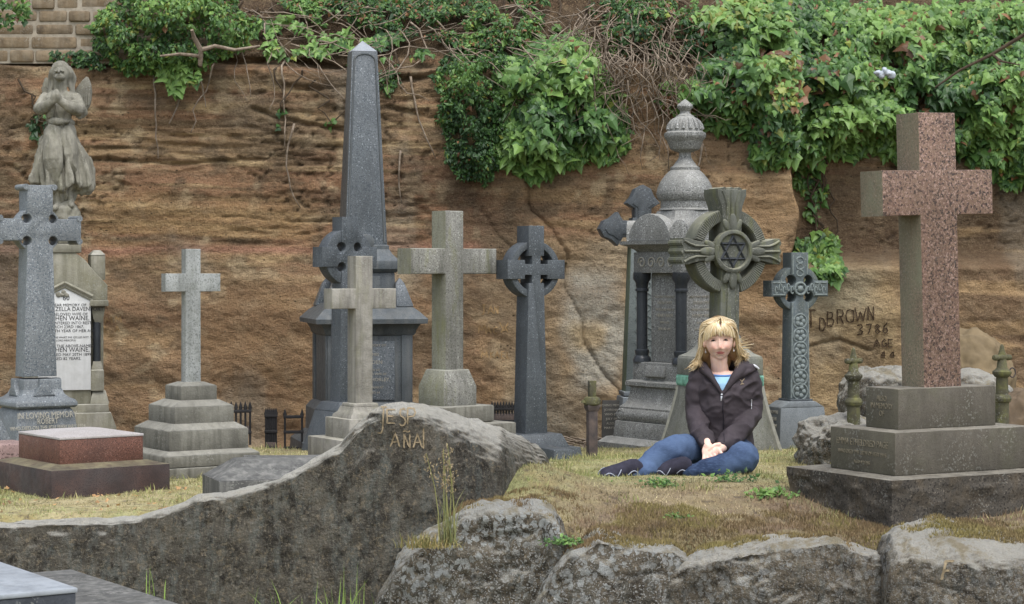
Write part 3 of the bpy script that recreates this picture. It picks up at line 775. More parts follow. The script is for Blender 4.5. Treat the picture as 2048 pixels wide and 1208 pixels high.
def celtic_loop(a, b, L, zb, zt, zc, r, wb, notch='round', flare=0.0):
    def arc(cx_, cz_, s0):
        return [(cx_ + r * math.cos(R(s0 - 270 * k / 14)), cz_ + r * math.sin(R(s0 - 270 * k / 14))) for k in range(15)]
    P_ = [(-wb, zb), (wb, zb)]
    if notch == 'round':
        P_ += arc(a, zc - b, -90)
        P_ += [(L, zc - b - flare), (L, zc + b + flare)] if flare else [(L, zc - b), (L, zc + b)]
        P_ += arc(a, zc + b, 0)
        P_ += [(a + flare, zt), (-a - flare, zt)]
        P_ += arc(-a, zc + b, 90)
        P_ += [(-L, zc + b + flare), (-L, zc - b - flare)]
        P_ += arc(-a, zc - b, 180)
    else:
        n_ = r
        P_ += [(a, zc - b - n_), (a - n_, zc - b - n_), (a - n_, zc - b + n_), (a + n_, zc - b + n_), (a + n_, zc - b), (L, zc - b), (L, zc + b),
               (a + n_, zc + b), (a + n_, zc + b - n_), (a - n_, zc + b - n_), (a - n_, zc + b + n_), (a, zc + b + n_), (a, zt), (-a, zt),
               (-a, zc + b + n_), (-a + n_, zc + b + n_), (-a + n_, zc + b - n_), (-a - n_, zc + b - n_), (-a - n_, zc + b), (-L, zc + b), (-L, zc - b),
               (-a - n_, zc - b), (-a - n_, zc - b + n_), (-a + n_, zc - b + n_), (-a + n_, zc - b - n_), (-a, zc - b - n_)]
    return P_

def ring_quads(mb, a, b, Rr, zc, y0, y1, r=None, rin=None, bev=.004):
    e = .004
    t0, t1 = math.asin((b - e) / Rr), math.acos((a - e) / Rr)
    base = [(Rr * math.cos(t0 + (t1 - t0) * k / 16), Rr * math.sin(t0 + (t1 - t0) * k / 16)) for k in range(17)]
    if rin:
        q0, q1 = math.asin((b - e) / rin), math.acos((a - e) / rin)
        base += [(rin * math.cos(q1 + (q0 - q1) * k / 16), rin * math.sin(q1 + (q0 - q1) * k / 16)) for k in range(17)]
    else:
        base += [(a - e, b + r)] + [(a + r * math.sin(R(90 * k / 8)), b + r * math.cos(R(90 * k / 8))) for k in range(9)] + [(a + r, b - e)]
    for sx in (1, -1):
        for sz in (1, -1):
            mb.prism([(sx * x, zc + sz * z) for x, z in base], y0, y1, bev)

# ---- 1 pink granite cross, nearest, right
m = Mon('granite_cross', 1862, 9.5, 41, 'large speckled pink granite cross with green left sides, on three stone steps at the right', 'stone cross', lean=0)
Wl, Dl = m.f(357), m.l(213); Wm, Dm = m.f(265), m.l(130); Wu, Du = m.f(190), m.l(65)
zl, zm, zu = m.z(964, m.nr(Wl, Dl)), m.z(867, m.nr(Wm, Dm)), m.z(779, m.nr(Wu, Du))
b = MB()
bm = bmesh.new()
bmesh.ops.create_cube(bm, size=1)
bmesh.ops.subdivide_edges(bm, edges=bm.edges, cuts=40, use_grid_fill=True)
for q in bm.verts:
    x, y, z = q.co
    X_ = np.array([x * Wl, y * Dl, (z + .5) * (zl + .1) - .1])
    rough_ = (1 - float(sm(zl - .06, zl - .03, X_[2])))
    off = .022 * rough_ * float(fbm(X_[0] * 13, X_[1] * 13, X_[2] * 13, 3, 7))
    nx = np.array([np.sign(x) if abs(x) > .499 else 0, np.sign(y) if abs(y) > .499 else 0, 0.0])
    q.co = X_ + nx * off
b._merge(bm)
b.build('base_step', M_ROUGH, m.o, 50)
mid_step = MB().box((0, 0, (zl + zm) / 2), (Wm, Dm, zm - zl), .006).build('base_step', M_GSTEP, m.o)
top_step = MB().box((0, 0, (zm + zu) / 2), (Wu, Du, zu - zm), .005).build('base_step', M_GSTEP, m.o)
b = MB()
latin(b, m.f(72), m.l(45), zu, m.z(223, .1), m.z(428, .1), m.z(338, .1), m.f(215) / 2, m.f(73), .007)
cr = b.build('cross', M_PINK, m.o)
cr.rotation_euler = (0, R(-1.7), 0); cr.location = (.02, 0, -.003)
text_mesh('ALSO\nIN MEMORY\nOF', .036, 'inscription', M_LETTERB, top_step, (-Wu / 2 - .001, 0, zu - .06), (R(90), 0, R(-90)), sx=.8)
text_mesh('EMMA ETHELDRED PAGE', .042, 'inscription', M_LETTERB, mid_step, (-Wm / 2 - .001, 0, zm - .075), (R(90), 0, R(-90)), sx=.78)
text_mesh('WHO DIED THE 28TH OF FEBY 1915', .026, 'inscription', M_LETTERB, mid_step, (-Wm / 2 - .001, 0, zm - .115), (R(90), 0, R(-90)), sx=.82)
text_mesh('AGED 41 YEARS', .02, 'inscription', M_LETTERB, mid_step, (-Wm / 2 - .001, 0, zm - .155), (R(90), 0, R(-90)), sx=.8)

# ---- 2 red granite chest tomb
m = Mon('chest_tomb', 161, 10.45, 25, 'low red granite chest tomb with pale hipped lid on the grass at the left', 'tomb')
Wu, Du = m.f(161), m.l(83); Wl, Dl = m.f(230), m.l(120)
z0, z1, z2, z3, z4 = -.2, m.z(941, m.nr(Wl, Dl)), m.z(929, m.nr(Wu, Du)), m.z(880, m.nr(Wu, Du)), m.z(858, 0)
low = MB().frus(z0, z1, (Wl, Dl), (Wl - .005, Dl - .005), bev=.006).frus(z1 - .002, z2 + .001, (Wl - .02, Dl - .02), (Wu + .04, Du + .04), bev=.003)
low.build('base_slab', M_REDDK, m.o)
MB().frus(z2 - .004, z3, (Wu, Du), (Wu, Du), bev=.004).build('chest', M_RED, m.o)
MB().frus(z3 + .0005, z3 + .012, (Wu + .004, Du + .004), (Wu + .004, Du + .004), bev=.002).frus(z3 + .012, z4, (Wu, Du), (Wu * .45, Du * .45), bev=.004).build('lid', M_REDLID, m.o)

# ---- 3 small white stone cross on four steps
m = Mon('stone_cross', 382, 11.3, 24.7, 'slim whitish stone cross on four grey streaked steps at the left', 'stone cross')
def sq(a): return (a * m.k, a * m.k)
def nr(a): return m.nr(a * m.k, a * m.k)
b = MB().frus(m.z(773, nr(78)), m.z(763), sq(78), sq(42)).frus(m.z(803, nr(78)), m.z(773, nr(78)), sq(78), sq(78)); b.build('base_step', M_STEP, m.o)
b = MB().frus(m.z(815, nr(128)), m.z(801, nr(80)), sq(128), sq(84)).frus(m.z(850, nr(128)), m.z(815, nr(128)), sq(128), sq(128)); b.build('base_step', M_STEP, m.o)
b = MB().frus(m.z(863, nr(171)), m.z(848, nr(128)), sq(171), sq(132)).frus(m.z(905, nr(171)), m.z(863, nr(171)), sq(171), sq(171)); b.build('base_step', M_STEP, m.o)
b = MB().frus(m.z(914, nr(205)), m.z(903, nr(171)), sq(205), sq(176)).frus(m.z(937, nr(205)), m.z(914, nr(205)), sq(205), sq(205)); b.build('base_step', M_STEP, m.o)
MB().frus(m.z(960, nr(205)), m.z(938, nr(205)), sq(214), sq(214)).build('base_step', M_STEP, m.o)
b = MB(); latin(b, m.f(30), m.l(9), m.z(766), m.z(498), m.z(583), m.z(547), m.f(109) / 2, m.f(31), .005)
b.build('cross', M_WHITE, m.o)

# ---- 4 grey granite celtic cross cut by the left edge
m = Mon('celtic_cross', 72, 11.75, 20, 'big pale grey granite celtic wheel cross with knobbed arms at the left photo edge', 'celtic cross')
k = m.k; a, bb, rr_, L = 27 * k, 22 * k, 9 * k, 86 * k
zc = m.z(460)
b = MB().prism(celtic_loop(a, bb, L, m.z(752), m.z(371), zc, rr_, m.f(63) / 2 + .004), -m.l(17) / 2, m.l(17) / 2, .008)
for sx in (-1, 1):
    for q in (-1, 1):
        b.tube([(sx * (L - 4 * k), -m.l(17) / 2 - .004, zc + q * (bb + 1 * k)), (sx * (L - 4 * k), m.l(17) / 2 + .004, zc + q * (bb + 1 * k))], 6 * k, 14)
    b.tube([(sx * (a + 2 * k), -m.l(17) / 2 - .004, m.z(375)), (sx * (a + 2 * k), m.l(17) / 2 + .004, m.z(375))], 6 * k, 14)
ring_quads(b, a, bb, 47 * k, zc, -m.l(17) * .34, m.l(17) * .34, rr_)
b.build('cross', M_GREYGR, m.o)
b = MB().box((0, 0, (m.z(757) + m.z(805)) / 2), (74 * k / math.cos(m.th), 74 * k / math.cos(m.th), m.z(757) - m.z(805)), .008)
b.stack([(m.z(813), 118 * k), (m.z(809), 126 * k), (m.z(803), 126 * k), (m.z(797), 118 * k), (m.z(793), 100 * k), (m.z(786), 86 * k), (m.z(776), 78 * k), (m.z(768), 75 * k)])
for sx, sy in ((0, -1), (-1, 0), (1, 0)):
    g = [(-.028, m.z(756)), (-.028, m.z(770)), (-.07, m.z(790)), (.07, m.z(790)), (.028, m.z(770)), (.028, m.z(756))]
    b.prism(g, -74 * k / 2 - .035, -70 * k / 2, .01, M=Matrix.Rotation(math.atan2(sx, -sy), 4, 'Z'))
b.build('moulded_base', M_GREYGR, m.o)
dw = 118 * k
b = MB().stack([(-.05, dw * 1.16), (m.z(880), dw * 1.12), (m.z(850), dw * 1.06), (m.z(826), dw * 1.0), (m.z(818), dw * .95), (m.z(813), dw * .88)], .01)
die = b.build('die', M_GREYGR, m.o)
for q, (t_, s_) in enumerate((('IN LOVING MEMORY', .05), ('ROBERT', .045), ('WHO DIED ON THE 8TH FEBRUARY 1924', .032))):
    text_mesh(t_, s_, 'inscription', M_LETTER, die, (0, -dw * (.515 + .015 * q) - .012, m.z(832 + q * 11)), (R(82), 0, 0), sx=.75)

# ---- 5 memorial under the angel
m = Mon('angel_memorial', 126, 14.0, 4, 'weathered gabled memorial with a white lettered marble tablet and small dark columns', 'memorial', zb=-.18)
k = m.k
def zz(py): return m.z(py)
b = MB().prism([(-100 * k, zz(890)), (100 * k, zz(890)), (98 * k, zz(850)), (88 * k, zz(822)), (-88 * k, zz(822)), (-98 * k, zz(850))], -.26, .26, .008)
b.prism([(-86 * k, zz(822)), (86 * k, zz(822)), (84 * k, zz(806)), (-84 * k, zz(806))], -.21, .21, .006)
b.build('plinth', M_MEMO, m.o)
b = MB().prism([(-52 * k, zz(806)), (52 * k, zz(806)), (52 * k, zz(600)), (84 * k, zz(600)), (84 * k, zz(570)), (60 * k, zz(545)), (40 * k, zz(520)), (22 * k, zz(506)), (-22 * k, zz(506)), (-40 * k, zz(520)), (-60 * k, zz(545)), (-84 * k, zz(570)), (-84 * k, zz(600)), (-52 * k, zz(600))], -.14, .16, .006)
for s_ in (-1, 1):
    b.box((s_ * 66 * k, 0, (zz(510) + zz(560)) / 2), (28 * k, .26, zz(510) - zz(560)), .006)
    b.frus(zz(510), zz(500), (30 * k, .27), (12 * k, .12), (s_ * 66 * k, 0), .004)
    b.box((s_ * 67 * k, 0, (zz(600) + zz(612)) / 2), (36 * k, .36, zz(600) - zz(612)), .005)
    b.box((s_ * 66 * k, .04, (zz(620) + zz(780)) / 2), (24 * k, .22, zz(620) - zz(780)), .004)
    b.stack([(zz(645), 12 * k), (zz(636), 20 * k), (zz(624), 24 * k), (zz(612), 26 * k)], c=(s_ * 66 * k, -.10))
    b.stack([(zz(780), 26 * k), (zz(740), 26 * k), (zz(738), 22 * k), (zz(733), 22 * k), (zz(728), 18 * k), (zz(722), 16 * k)], c=(s_ * 64 * k, -.10))
    b.frus(zz(806), zz(780), (38 * k, .34), (26 * k, .24), (s_ * 68 * k, 0), .005)
b.build('body', M_MEMO, m.o)
for s_ in (-1, 1):
    MB().lathe([(7.5 * k, zz(723)), (7.5 * k, zz(644))], 20, (s_ * 64 * k, -.10)).build('column', M_POLISH, m.o)
tab = MB().prism([(-51 * k, zz(778)), (51 * k, zz(778)), (51 * k, zz(596)), (0, zz(570)), (-51 * k, zz(596))], -.155, -.10, .003).build('tablet', M_MARBLE, m.o)
b = MB()
for s_ in (-1, 1):
    b.tube([(s_ * 54 * k, -.165, zz(592)), (0, -.165, zz(565))], .014, 6)
    b.tube([(s_ * 54 * k, -.158, zz(600)), (0, -.158, zz(573))], .008, 6)
b.build('gable_moulding', M_MEMO, m.o)
b = MB()
for q in range(7): b.ball((random.uniform(-14, 14) * k, -.158, zz(589 - abs(3 - q) * .4) + random.uniform(-.008, .02)), (.016, .008, .014), 2)
b.build('carved_spray', M_ANGEL, tab)
rows = [('60', 599, 13), ('IN DEAR MEMORY OF', 611, 7), ('ARABELLA ZELLA DAVENPORT', 620, 10), ('THE BELOVED WIFE OF', 629, 7), ('STEPHEN WAINE,', 638.5, 11), ('WHO ENTERED INTO REST', 646.5, 7), ('MARCH 23RD 1867,', 654, 7), ('IN THE 46TH YEAR OF HER AGE,', 662, 7), ('SHE HATH DONE WHAT SHE COULD NOT, THE', 674, 4.5), ('LORD MERCIFUL', 680, 4.5), ('ALSO TO THE ABOVE-NAMED', 692, 7), ('STEPHEN WAINE,', 701, 11), ('WHO DIED MAY 20TH 1899,', 709, 7), ('AGED 82 YEARS.', 717, 7)]
for t_, py, h_ in rows:
    text_mesh(t_, h_ * k * 1.15, 'inscription', M_LETTERD, tab, (3 * k, -.1555, zz(py + 1)), (R(90), 0, 0), .001, sx=.92 if h_ > 8 else 1.0)
b = MB().box((0, 0, (zz(506) + zz(488)) / 2), (66 * k, .3, zz(488) - zz(506)), .008).box((0, 0, (zz(487) + zz(455)) / 2), (50 * k, .24, zz(455) - zz(487)), .012)
b.build('statue_pedestal', M_MEMO, m.o)
ANGEL_K, ANGEL_Z = m.k, zat

# ---- 6 obelisk
m = Mon('obelisk', 725, 13.8, 10, 'tall tapering blue grey granite obelisk with pale pyramid tip and moulded pedestal', 'obelisk')
k = m.k / math.cos(m.th) * .86
ped = MB()
ped.stack([(-.1, 300 * k), (m.z(880), 290 * k), (m.z(860), 230 * k), (m.z(815), 228 * k), (m.z(806), 212 * k), (m.z(800), 198 * k)], .006)
ped.build('pedestal_base', M_OBELBASE, m.o)
ped = MB().stack([(m.z(801), 194 * k), (m.z(668), 194 * k)], .006)
for sx in (-1, 1):
    ped.box((sx * 84 * k, -98 * k, (m.z(801) + m.z(668)) / 2), (26 * k, 6 * k, m.z(668) - m.z(801)), .006)
    ped.box((-98 * k, sx * 84 * k, (m.z(801) + m.z(668)) / 2), (6 * k, 26 * k, m.z(668) - m.z(801)), .006)
pd = ped.build('pedestal', M_OBELBASE, m.o)
pan = MB().box((0, -98 * k, (m.z(795) + m.z(680)) / 2), (112 * k, 4 * k, m.z(680) - m.z(795)), .004).build('inscription_panel', M_OBEL, m.o)
for t_, py, h_ in (('IN MEMORY OF', 690, 8), ('JAMES', 708, 9), ('ARDEN', 724, 12), ('ALSO OF', 738, 7), ('BELOVED WIFE OF', 743 + 3, 7), ('WM CHORLEY,', 758, 11), ('DIED AUGUST', 772, 7), ('AGED 64', 782, 7)):
    text_mesh(t_, h_ * k, 'inscription', M_LETTER, pan, (8 * k, -100.4 * k, m.z(py)), (R(90), 0, 0), .001)
b = MB().stack([(m.z(669), 197 * k), (m.z(664), 206 * k), (m.z(658), 209 * k), (m.z(650), 220 * k), (m.z(646), 226 * k), (m.z(645), 252 * k), (m.z(636), 254 * k), (m.z(622), 222 * k), (m.z(610), 188 * k), (m.z(606), 176 * k)], .0)
b.build('cornice', M_OBELBASE, m.o)
for sx in (-1, 1):
    for sy in (-1, 1):
        b = MB().frus(m.z(612), m.z(568), (40 * k, 40 * k), (22 * k, 22 * k), (sx * 80 * k, sy * 80 * k), .006, c1=(sx * 72 * k, sy * 72 * k)).frus(m.z(568), m.z(556), (22 * k, 22 * k), (3 * k, 3 * k), (sx * 72 * k, sy * 72 * k), .002)
        b.build('corner_horn', M_OBEL, m.o)
b = MB().stack([(m.z(608), 130 * k), (m.z(545), 126 * k)], .006)
b.box((0, -64 * k, (m.z(602) + m.z(552)) / 2), (60 * k, 5 * k, m.z(552) - m.z(602)), .004)
b.stack([(m.z(545), 130 * k), (m.z(541), 140 * k), (m.z(538), 148 * k), (m.z(527), 152 * k), (m.z(522), 150 * k), (m.z(519), 140 * k), (m.z(508), 116 * k), (m.z(500), 106 * k), (m.z(499), 104 * k), (m.z(492), 104 * k), (m.z(490), 98 * k)])
b.build('plinth_block', M_OBELBASE, m.o)
MB().frus(m.z(491), m.z(105), (97 * k, 97 * k), (59 * k, 59 * k), bev=.006).build('shaft', M_OBEL, m.o)
b = MB()
def edge_at(py): return (59 + (97 - 59) * (py - 105) / 386) * k
for sx in (-1, 1):
    e0, e1 = edge_at(486), edge_at(124)
    b.tube([(sx * (e0 / 2 - 6 * k), -e0 / 2 - .0005, m.z(486)), (sx * (e1 / 2 - 6 * k), -e1 / 2 - .0005, m.z(124))], .007, 6)
e1 = edge_at(124)
b.tube([((e1 / 2 - 6 * k) * math.cos(R(180 * q / 10)), -edge_at(124 - 12 * math.sin(R(180 * q / 10))) / 2, m.z(124 - 14 * math.sin(R(180 * q / 10)))) for q in range(11)], .007, 6)
b.lathe([(18 * k, -.01), (18 * k, .012), (14 * k, .018)], 24, M=Matrix.Translation((0, -edge_at(480) / 2, m.z(484))) @ Matrix.Rotation(R(90), 4, 'X'))
b.build('shaft_border', M_OBELBASE, m.o)
MB().frus(m.z(105) + .0005, m.z(82), (59 * k, 59 * k), (1.5 * k, 1.5 * k), bev=.002).build('pyramid_tip', M_OBELTOP, m.o)

# ---- 7 dark celtic cross in front of the obelisk
m = Mon('celtic_cross', 672, 12.7, 32, 'dark granite celtic cross with round holes, standing in front of the obelisk', 'celtic cross')
k = m.k
a, bb, rr_ = m.f(32) / 2, 20 * k, 9.5 * k
zc = m.z(514)
tw, td = m.f(42), m.l(24)
cxo = 18 * k / math.cos(m.th)
b = MB().prism([(x + 0, z) for x, z in celtic_loop(a, bb, m.f(110) / 2, m.z(806), m.z(434), zc, rr_, tw / 2)], -m.l(20) / 2, m.l(20) / 2, .005)
ring_quads(b, a, bb, 56 * k, zc, -m.l(20) * .42, m.l(20) * .42, rr_)
o = b.build('cross', M_DARKGR, m.o); o.location = (cxo, 0, 0)
q0, q1 = m.f(56), m.f(84)
b = MB().frus(-.1, m.z(820), (q1 * 1.5, q1 * 1.5), (q0 * 1.35, q0 * 1.35), bev=.008).frus(m.z(820), m.z(803), (q0 * 1.35, q0 * 1.35), (q0 * 1.05, q0 * 1.05), bev=.004)
o = b.build('splayed_plinth', M_DARKGR, m.o); o.location = (cxo, 0, 0)

# ---- 8 cream cross
m = Mon('stone_cross', 720, 11.3, 28, 'plain cream coloured stone cross on steps, just behind the hump of the carved rock', 'stone cross')
k = m.k
b = MB(); latin(b, m.f(34), m.l(18), m.z(806), m.z(512), m.z(617), m.z(577), m.f(128) / 2, m.f(34), .008)
b.build('cross', M_CREAM, m.o)
def sq(a): return (a * k, a * k)
MB().frus(m.z(812), m.z(805), sq(56), sq(52), bev=.004).stack([(m.z(835), 84 * k), (m.z(828), 80 * k), (m.z(822), 66 * k), (m.z(812), 58 * k)]).build('base_moulding', M_CREAM, m.o)
MB().frus(m.z(874), m.z(834), sq(104), sq(104), bev=.006).build('base_step', M_CREAM, m.o)
MB().frus(m.z(935), m.z(873), sq(156), sq(156), bev=.006).build('base_step', M_CREAM, m.o)

# ---- 9 weathered big cross
m = Mon('stone_cross', 895, 12.2, 38, 'broad mossy weathered stone cross, widest of the plain crosses, on a chamfered block', 'stone cross')
k = m.k
b = MB(); latin(b, m.f(37), m.l(29), m.z(740), m.z(422), m.z(548), m.z(497), m.f(172) / 2, m.f(37), .012)
b.build('cross', M_WEATH, m.o)
b = MB().stack([(m.z(810), 84 * k), (m.z(772), 84 * k), (m.z(738), 62 * k)], .008)
b.build('chamfered_block', M_WEATH, m.o)
MB().box((0, 0, (m.z(842) + m.z(809)) / 2), (134 * k, 134 * k, m.z(809) - m.z(842)), .01).build('base_step', M_STEP, m.o)
MB().box((0, 0, (m.z(900) + m.z(843)) / 2), (196 * k, 196 * k, m.z(843) - m.z(900)), .01).build('base_step', M_STEP, m.o)

# ---- 10 dark wheel cross with square notches
m = Mon('celtic_cross', 1061, 12.4, 30, 'tall dark wheel cross with square notched openings and thin ring, right of the mossy cross', 'celtic cross')
k = m.k
a, bb, nn = m.f(31) / 2, 19 * k, 8 * k
zc = m.z(539)
b = MB().prism(celtic_loop(a, bb, m.f(114) / 2, m.z(870), m.z(452), zc, nn, m.f(44) / 2, 'square'), -m.l(24) / 2, m.l(24) / 2, .004)
ring_quads(b, a, bb, 57 * k, zc, -m.l(24) * .4, m.l(24) * .4, rin=44 * k)
b.build('cross', M_DARKGR, m.o)
for q in (-9, 7): MB().frus(m.z(452) - .035, m.z(452) + .003, (.004, .004), (.008, .02), (q * k, -m.l(20) / 2 + .004), 0).build('bird_lime', M_LETTER, m.o)
MB().frus(m.z(897, .15), m.z(868, .1), sq(116), sq(92), bev=.006).build('base_step', M_DARKGR, m.o)
MB().frus(-.12, m.z(897, .2), sq(168), sq(146), bev=.006).build('base_step', M_DARKGR, m.o)

# ---- 11 broken iron post
m = Mon('iron_post', 1184, 11.9, 20, 'broken rusty post stub with a mossy collar, standing alone left of the woman', 'post', grp='old iron grave posts', zb=gzf(xat(1184, 11.9), 11.9) - .12)
k = m.k
MB().box((0, 0, m.z(812) / 2), (19 * k, 19 * k, m.z(812)), .006).stack([(m.z(822), 20 * k), (m.z(815), 25 * k), (m.z(810), 25 * k), (m.z(806), 20 * k)]).build('post_shaft', M_IRON, m.o)
MB().lathe([(11 * k, m.z(812)), (17 * k, m.z(808)), (18 * k, m.z(801)), (15 * k, m.z(795)), (9 * k, m.z(793))], 20).lathe([(7 * k, m.z(805)), (4 * k, m.z(800))], 12, c=(-17 * k, 0)).build('collar', M_IRONMOSS, m.o)
b = MB().frus(m.z(797), m.z(761), (14 * k, 14 * k), (15 * k, 15 * k), bev=.006); b.build('broken_stub', M_IRONMOSS, m.o)

# ---- 12 urn monument
m = Mon('urn_monument', 1370, 12.95, 40, 'tall grey granite monument topped by a carved urn, with polished dark corner columns', 'monument', zb=-.16)
k = m.k
z = m.z
def zn(py, e): return m.z(py, e * k * .9)
c45 = 1 / 1.41
b = MB().stack([(-.1, 250 * k), (zn(898, 170), 250 * k), (zn(886, 160), 226 * k)], .006); b.build('base_step', M_MAUS, m.o)
b = MB().stack([(zn(888, 150), 206 * k), (zn(852, 140), 200 * k)], .006); b.build('base_step', M_MAUS, m.o)
prof = []
for q in range(9):
    t = q / 8
    prof.append((zn(852 - 26 * t, 135), (186 + 12 * math.sin(math.pi * t)) * k))
prof += [(zn(822, 130), 186 * k), (zn(815, 125), 172 * k), (zn(805, 120), 162 * k), (zn(790, 118), 156 * k), (zn(780, 116), 154 * k)]
b = MB().stack(prof)
for sx in (-1, 1):
    for ang in range(4):
        Mx = Matrix.Rotation(R(90 * ang), 4, 'Z') @ Matrix.Translation((sx * 86 * k, -93 * k, zn(838, 135))) @ Matrix.Rotation(R(90), 4, 'X')
        b.lathe([(12 * k, -.02), (12 * k, .012), (8 * k, .018), (7 * k, .012), (3 * k, .02)], 20, M=Mx)
b.build('scrolled_base', M_MAUS, m.o)
MB().stack([(zn(780, 118), 158 * k), (zn(777, 118), 170 * k), (zn(769, 118), 170 * k), (zn(765, 118), 152 * k)]).build('moulding', M_MAUS, m.o)
b = MB().stack([(zn(766, 106), 150 * k), (zn(728, 100), 148 * k)], .005)
for ang in range(4): b.box((0, 0, 0), (60 * k, .03, 24 * k), .01, M=Matrix.Rotation(R(90 * ang), 4, 'Z') @ Matrix.Translation((0, -75 * k, zn(746, 100))) @ Matrix.Rotation(R(-18), 4, 'X'))
b.build('sub_base', M_MAUS, m.o)
core = MB().stack([(zn(728, 80), 104 * k), (zn(545, 80), 104 * k)], .012, chamfer=10 * k).build('panel_block', M_MAUS, m.o)
for ang in (0, -90):
    for q, (t_, h_) in enumerate((('IN LOVING MEMORY OF', 6), ('SARAH MAY', 9), ('THE BELOVED WIFE OF', 6), ('HENRY NASH', 9), ('WHO DIED', 6), ('JUNE 3RD 1892', 6))):
        p_ = Matrix.Rotation(R(ang), 4, 'Z') @ Vector((0, -52.6 * k, zn(596 + q * 13, 70)))
        text_mesh(t_, h_ * k * 1.1, 'inscription', M_LETTER, core, p_, (R(90), 0, R(ang)), .0008, sx=.85)
for sx in (-1, 1):
    for sy in (-1, 1):
        c_ = (sx * 61 * k, sy * 61 * k)
        MB().lathe([(18 * k, zn(728, 80)), (18 * k, zn(721, 80)), (16 * k, zn(717, 80)), (13 * k, zn(714, 80)), (14.5 * k, zn(706, 80)), (14.5 * k, zn(703, 80)), (11 * k, zn(701, 80)), (11 * k, zn(584, 80)), (13.5 * k, zn(583, 80)), (13.5 * k, zn(579, 80)), (11.5 * k, zn(577, 80)), (13 * k, zn(566, 80)), (18 * k, zn(558, 80)), (18 * k, zn(545, 80))], 24, c_).build('column', M_POLISH, m.o)
fr = MB().stack([(zn(546, 97), 146 * k), (zn(504, 97), 146 * k)], .004)
fr.build('frieze', M_MAUS, m.o)
fr = bpy.data.objects['frieze']
M_SCROLL = plain('pale_carving', srgb('#a09c90'), .85, .2, 50, .2)
for ang in (0, -90):
    b = MB()
    Mx = Matrix.Rotation(R(ang), 4, 'Z')
    for q in range(4):
        c_ = Vector(((-46 + 30 * q) * k, -74 * k, zn(525, 97)))
        s_ = 1 if q % 2 else -1
        b.tube([Mx @ (c_ + Vector((s_ * (12 - 2.6 * t / 4) * k * math.cos(t * .62), 0, (12 - 2.6 * t / 4) * k * math.sin(t * .62)))) for t in range(15)], .005, 5)
    b.build('carved_scrolls', M_SCROLL, fr)
MB().stack([(zn(504, 100), 142 * k), (zn(499, 105), 150 * k), (zn(492, 112), 172 * k), (zn(488, 118), 192 * k), (zn(481, 118), 194 * k)], .0, chamfer=8 * k).build('cornice', M_MAUS, m.o)
def arch(hw, h, n_=14): return [(-hw, 0)] + [(-hw * math.cos(math.pi * q / n_), .012 + h * math.sin(math.pi * q / n_)) for q in range(n_ + 1)] + [(hw, 0)]
b = MB()
for ang in range(4):
    Mx = Matrix.Rotation(R(90 * ang), 4, 'Z') @ Matrix.Translation((0, 0, zn(481, 118)))
    b.prism(arch(64 * k, 50 * k), -93 * k, -72 * k, .006, M=Mx)
    b.prism(arch(20 * k, 38 * k), -116 * k, -98 * k, .006, M=Mx @ Matrix.Rotation(R(45), 4, 'Z'))
b.build('arched_pediment', M_MAUS, m.o)
b = MB().stack([(zn(482, 110), 176 * k), (zn(460, 80), 152 * k), (zn(440, 60), 116 * k), (zn(430, 50), 104 * k), (zn(421, 40), 96 * k)], 0, chamfer=20 * k)
b.build('roof', M_MAUS, m.o)
def zu_(v): return z(180 + v / 2.8755)
rp = 1 / 2.8755 * k
prof = [(150, 692), (146, 684), (140, 680), (140, 640), (150, 634), (158, 620), (164, 605), (165, 595), (158, 565), (146, 535), (130, 510), (110, 485), (90, 466), (84, 462), (86, 454), (85, 446), (70, 438), (60, 424), (46, 405), (36, 388), (34, 368), (36, 360), (60, 352), (82, 342), (92, 325), (98, 305), (106, 288), (118, 276), (121, 262), (119, 248), (102, 240), (100, 225), (92, 200), (80, 180), (66, 164), (52, 154), (50, 148), (38, 143), (29, 134), (27, 124), (34, 114), (44, 104), (46, 94), (40, 82), (26, 70), (10, 58), (1, 52)]
b = MB().lathe([(r_ * rp, zu_(v_)) for r_, v_ in prof], 48)
for q in range(16):
    a_ = 2 * math.pi * q / 16
    b.tube([((r_ + 1) * rp * math.cos(a_), (r_ + 1) * rp * math.sin(a_), zu_(v_)) for r_, v_ in ((100, 228), (92, 200), (80, 180), (66, 166))], [.012, .011, .008, .005], 8)
b.build('urn', M_MAUS, m.o)

# ---- 13 trefoil ended cross behind the urn monument
m = Mon('trefoil_cross', 1283, 14.0, 10, 'dark cross with pointed trefoil arms, half hidden behind the urn monument', 'stone cross', zb=-.2)
k = m.k
def bud(L):
    return [(20, 0), (16, -10 + L * .3), (17, L * .46), (34, L * .58), (22, L * .74), (16, L * .9), (0, L), (-16, L * .9), (-22, L * .74), (-34, L * .58), (-17, L * .46), (-16, -10 + L * .3), (-20, 0)]
zc = m.z(458)
b = MB()
for rot in (0, 90, -90):
    Mx = Matrix.Translation((0, 0, zc)) @ Matrix.Rotation(R(rot), 4, 'Y')
    b.prism([(x * k, z_ * k) for x, z_ in bud(88)], -.075, .075, .01, M=Mx)
    b.prism([(x * k * .66, (z_ * .74 + 12) * k) for x, z_ in bud(88)], -.083, -.07, .006, M=Mx)
    if rot == 0: continue
b.prism([(22 * k, -22 * k), (22 * k, 22 * k), (-22 * k, 22 * k), (-22 * k, -22 * k)], -.078, .078, .006, M=Matrix.Translation((0, 0, zc)))
b.prism([(x * k * .8, (z_ * .6) * k) for x, z_ in bud(88)], -.075, .075, .008, M=Matrix.Translation((0, 0, zc)) @ Matrix.Rotation(R(180), 4, 'Y'))
b.build('cross_head', M_DARKGR, m.o)
b = MB().frus(m.z(785), zc, (.25, .17), (.16, .15), bev=.006)
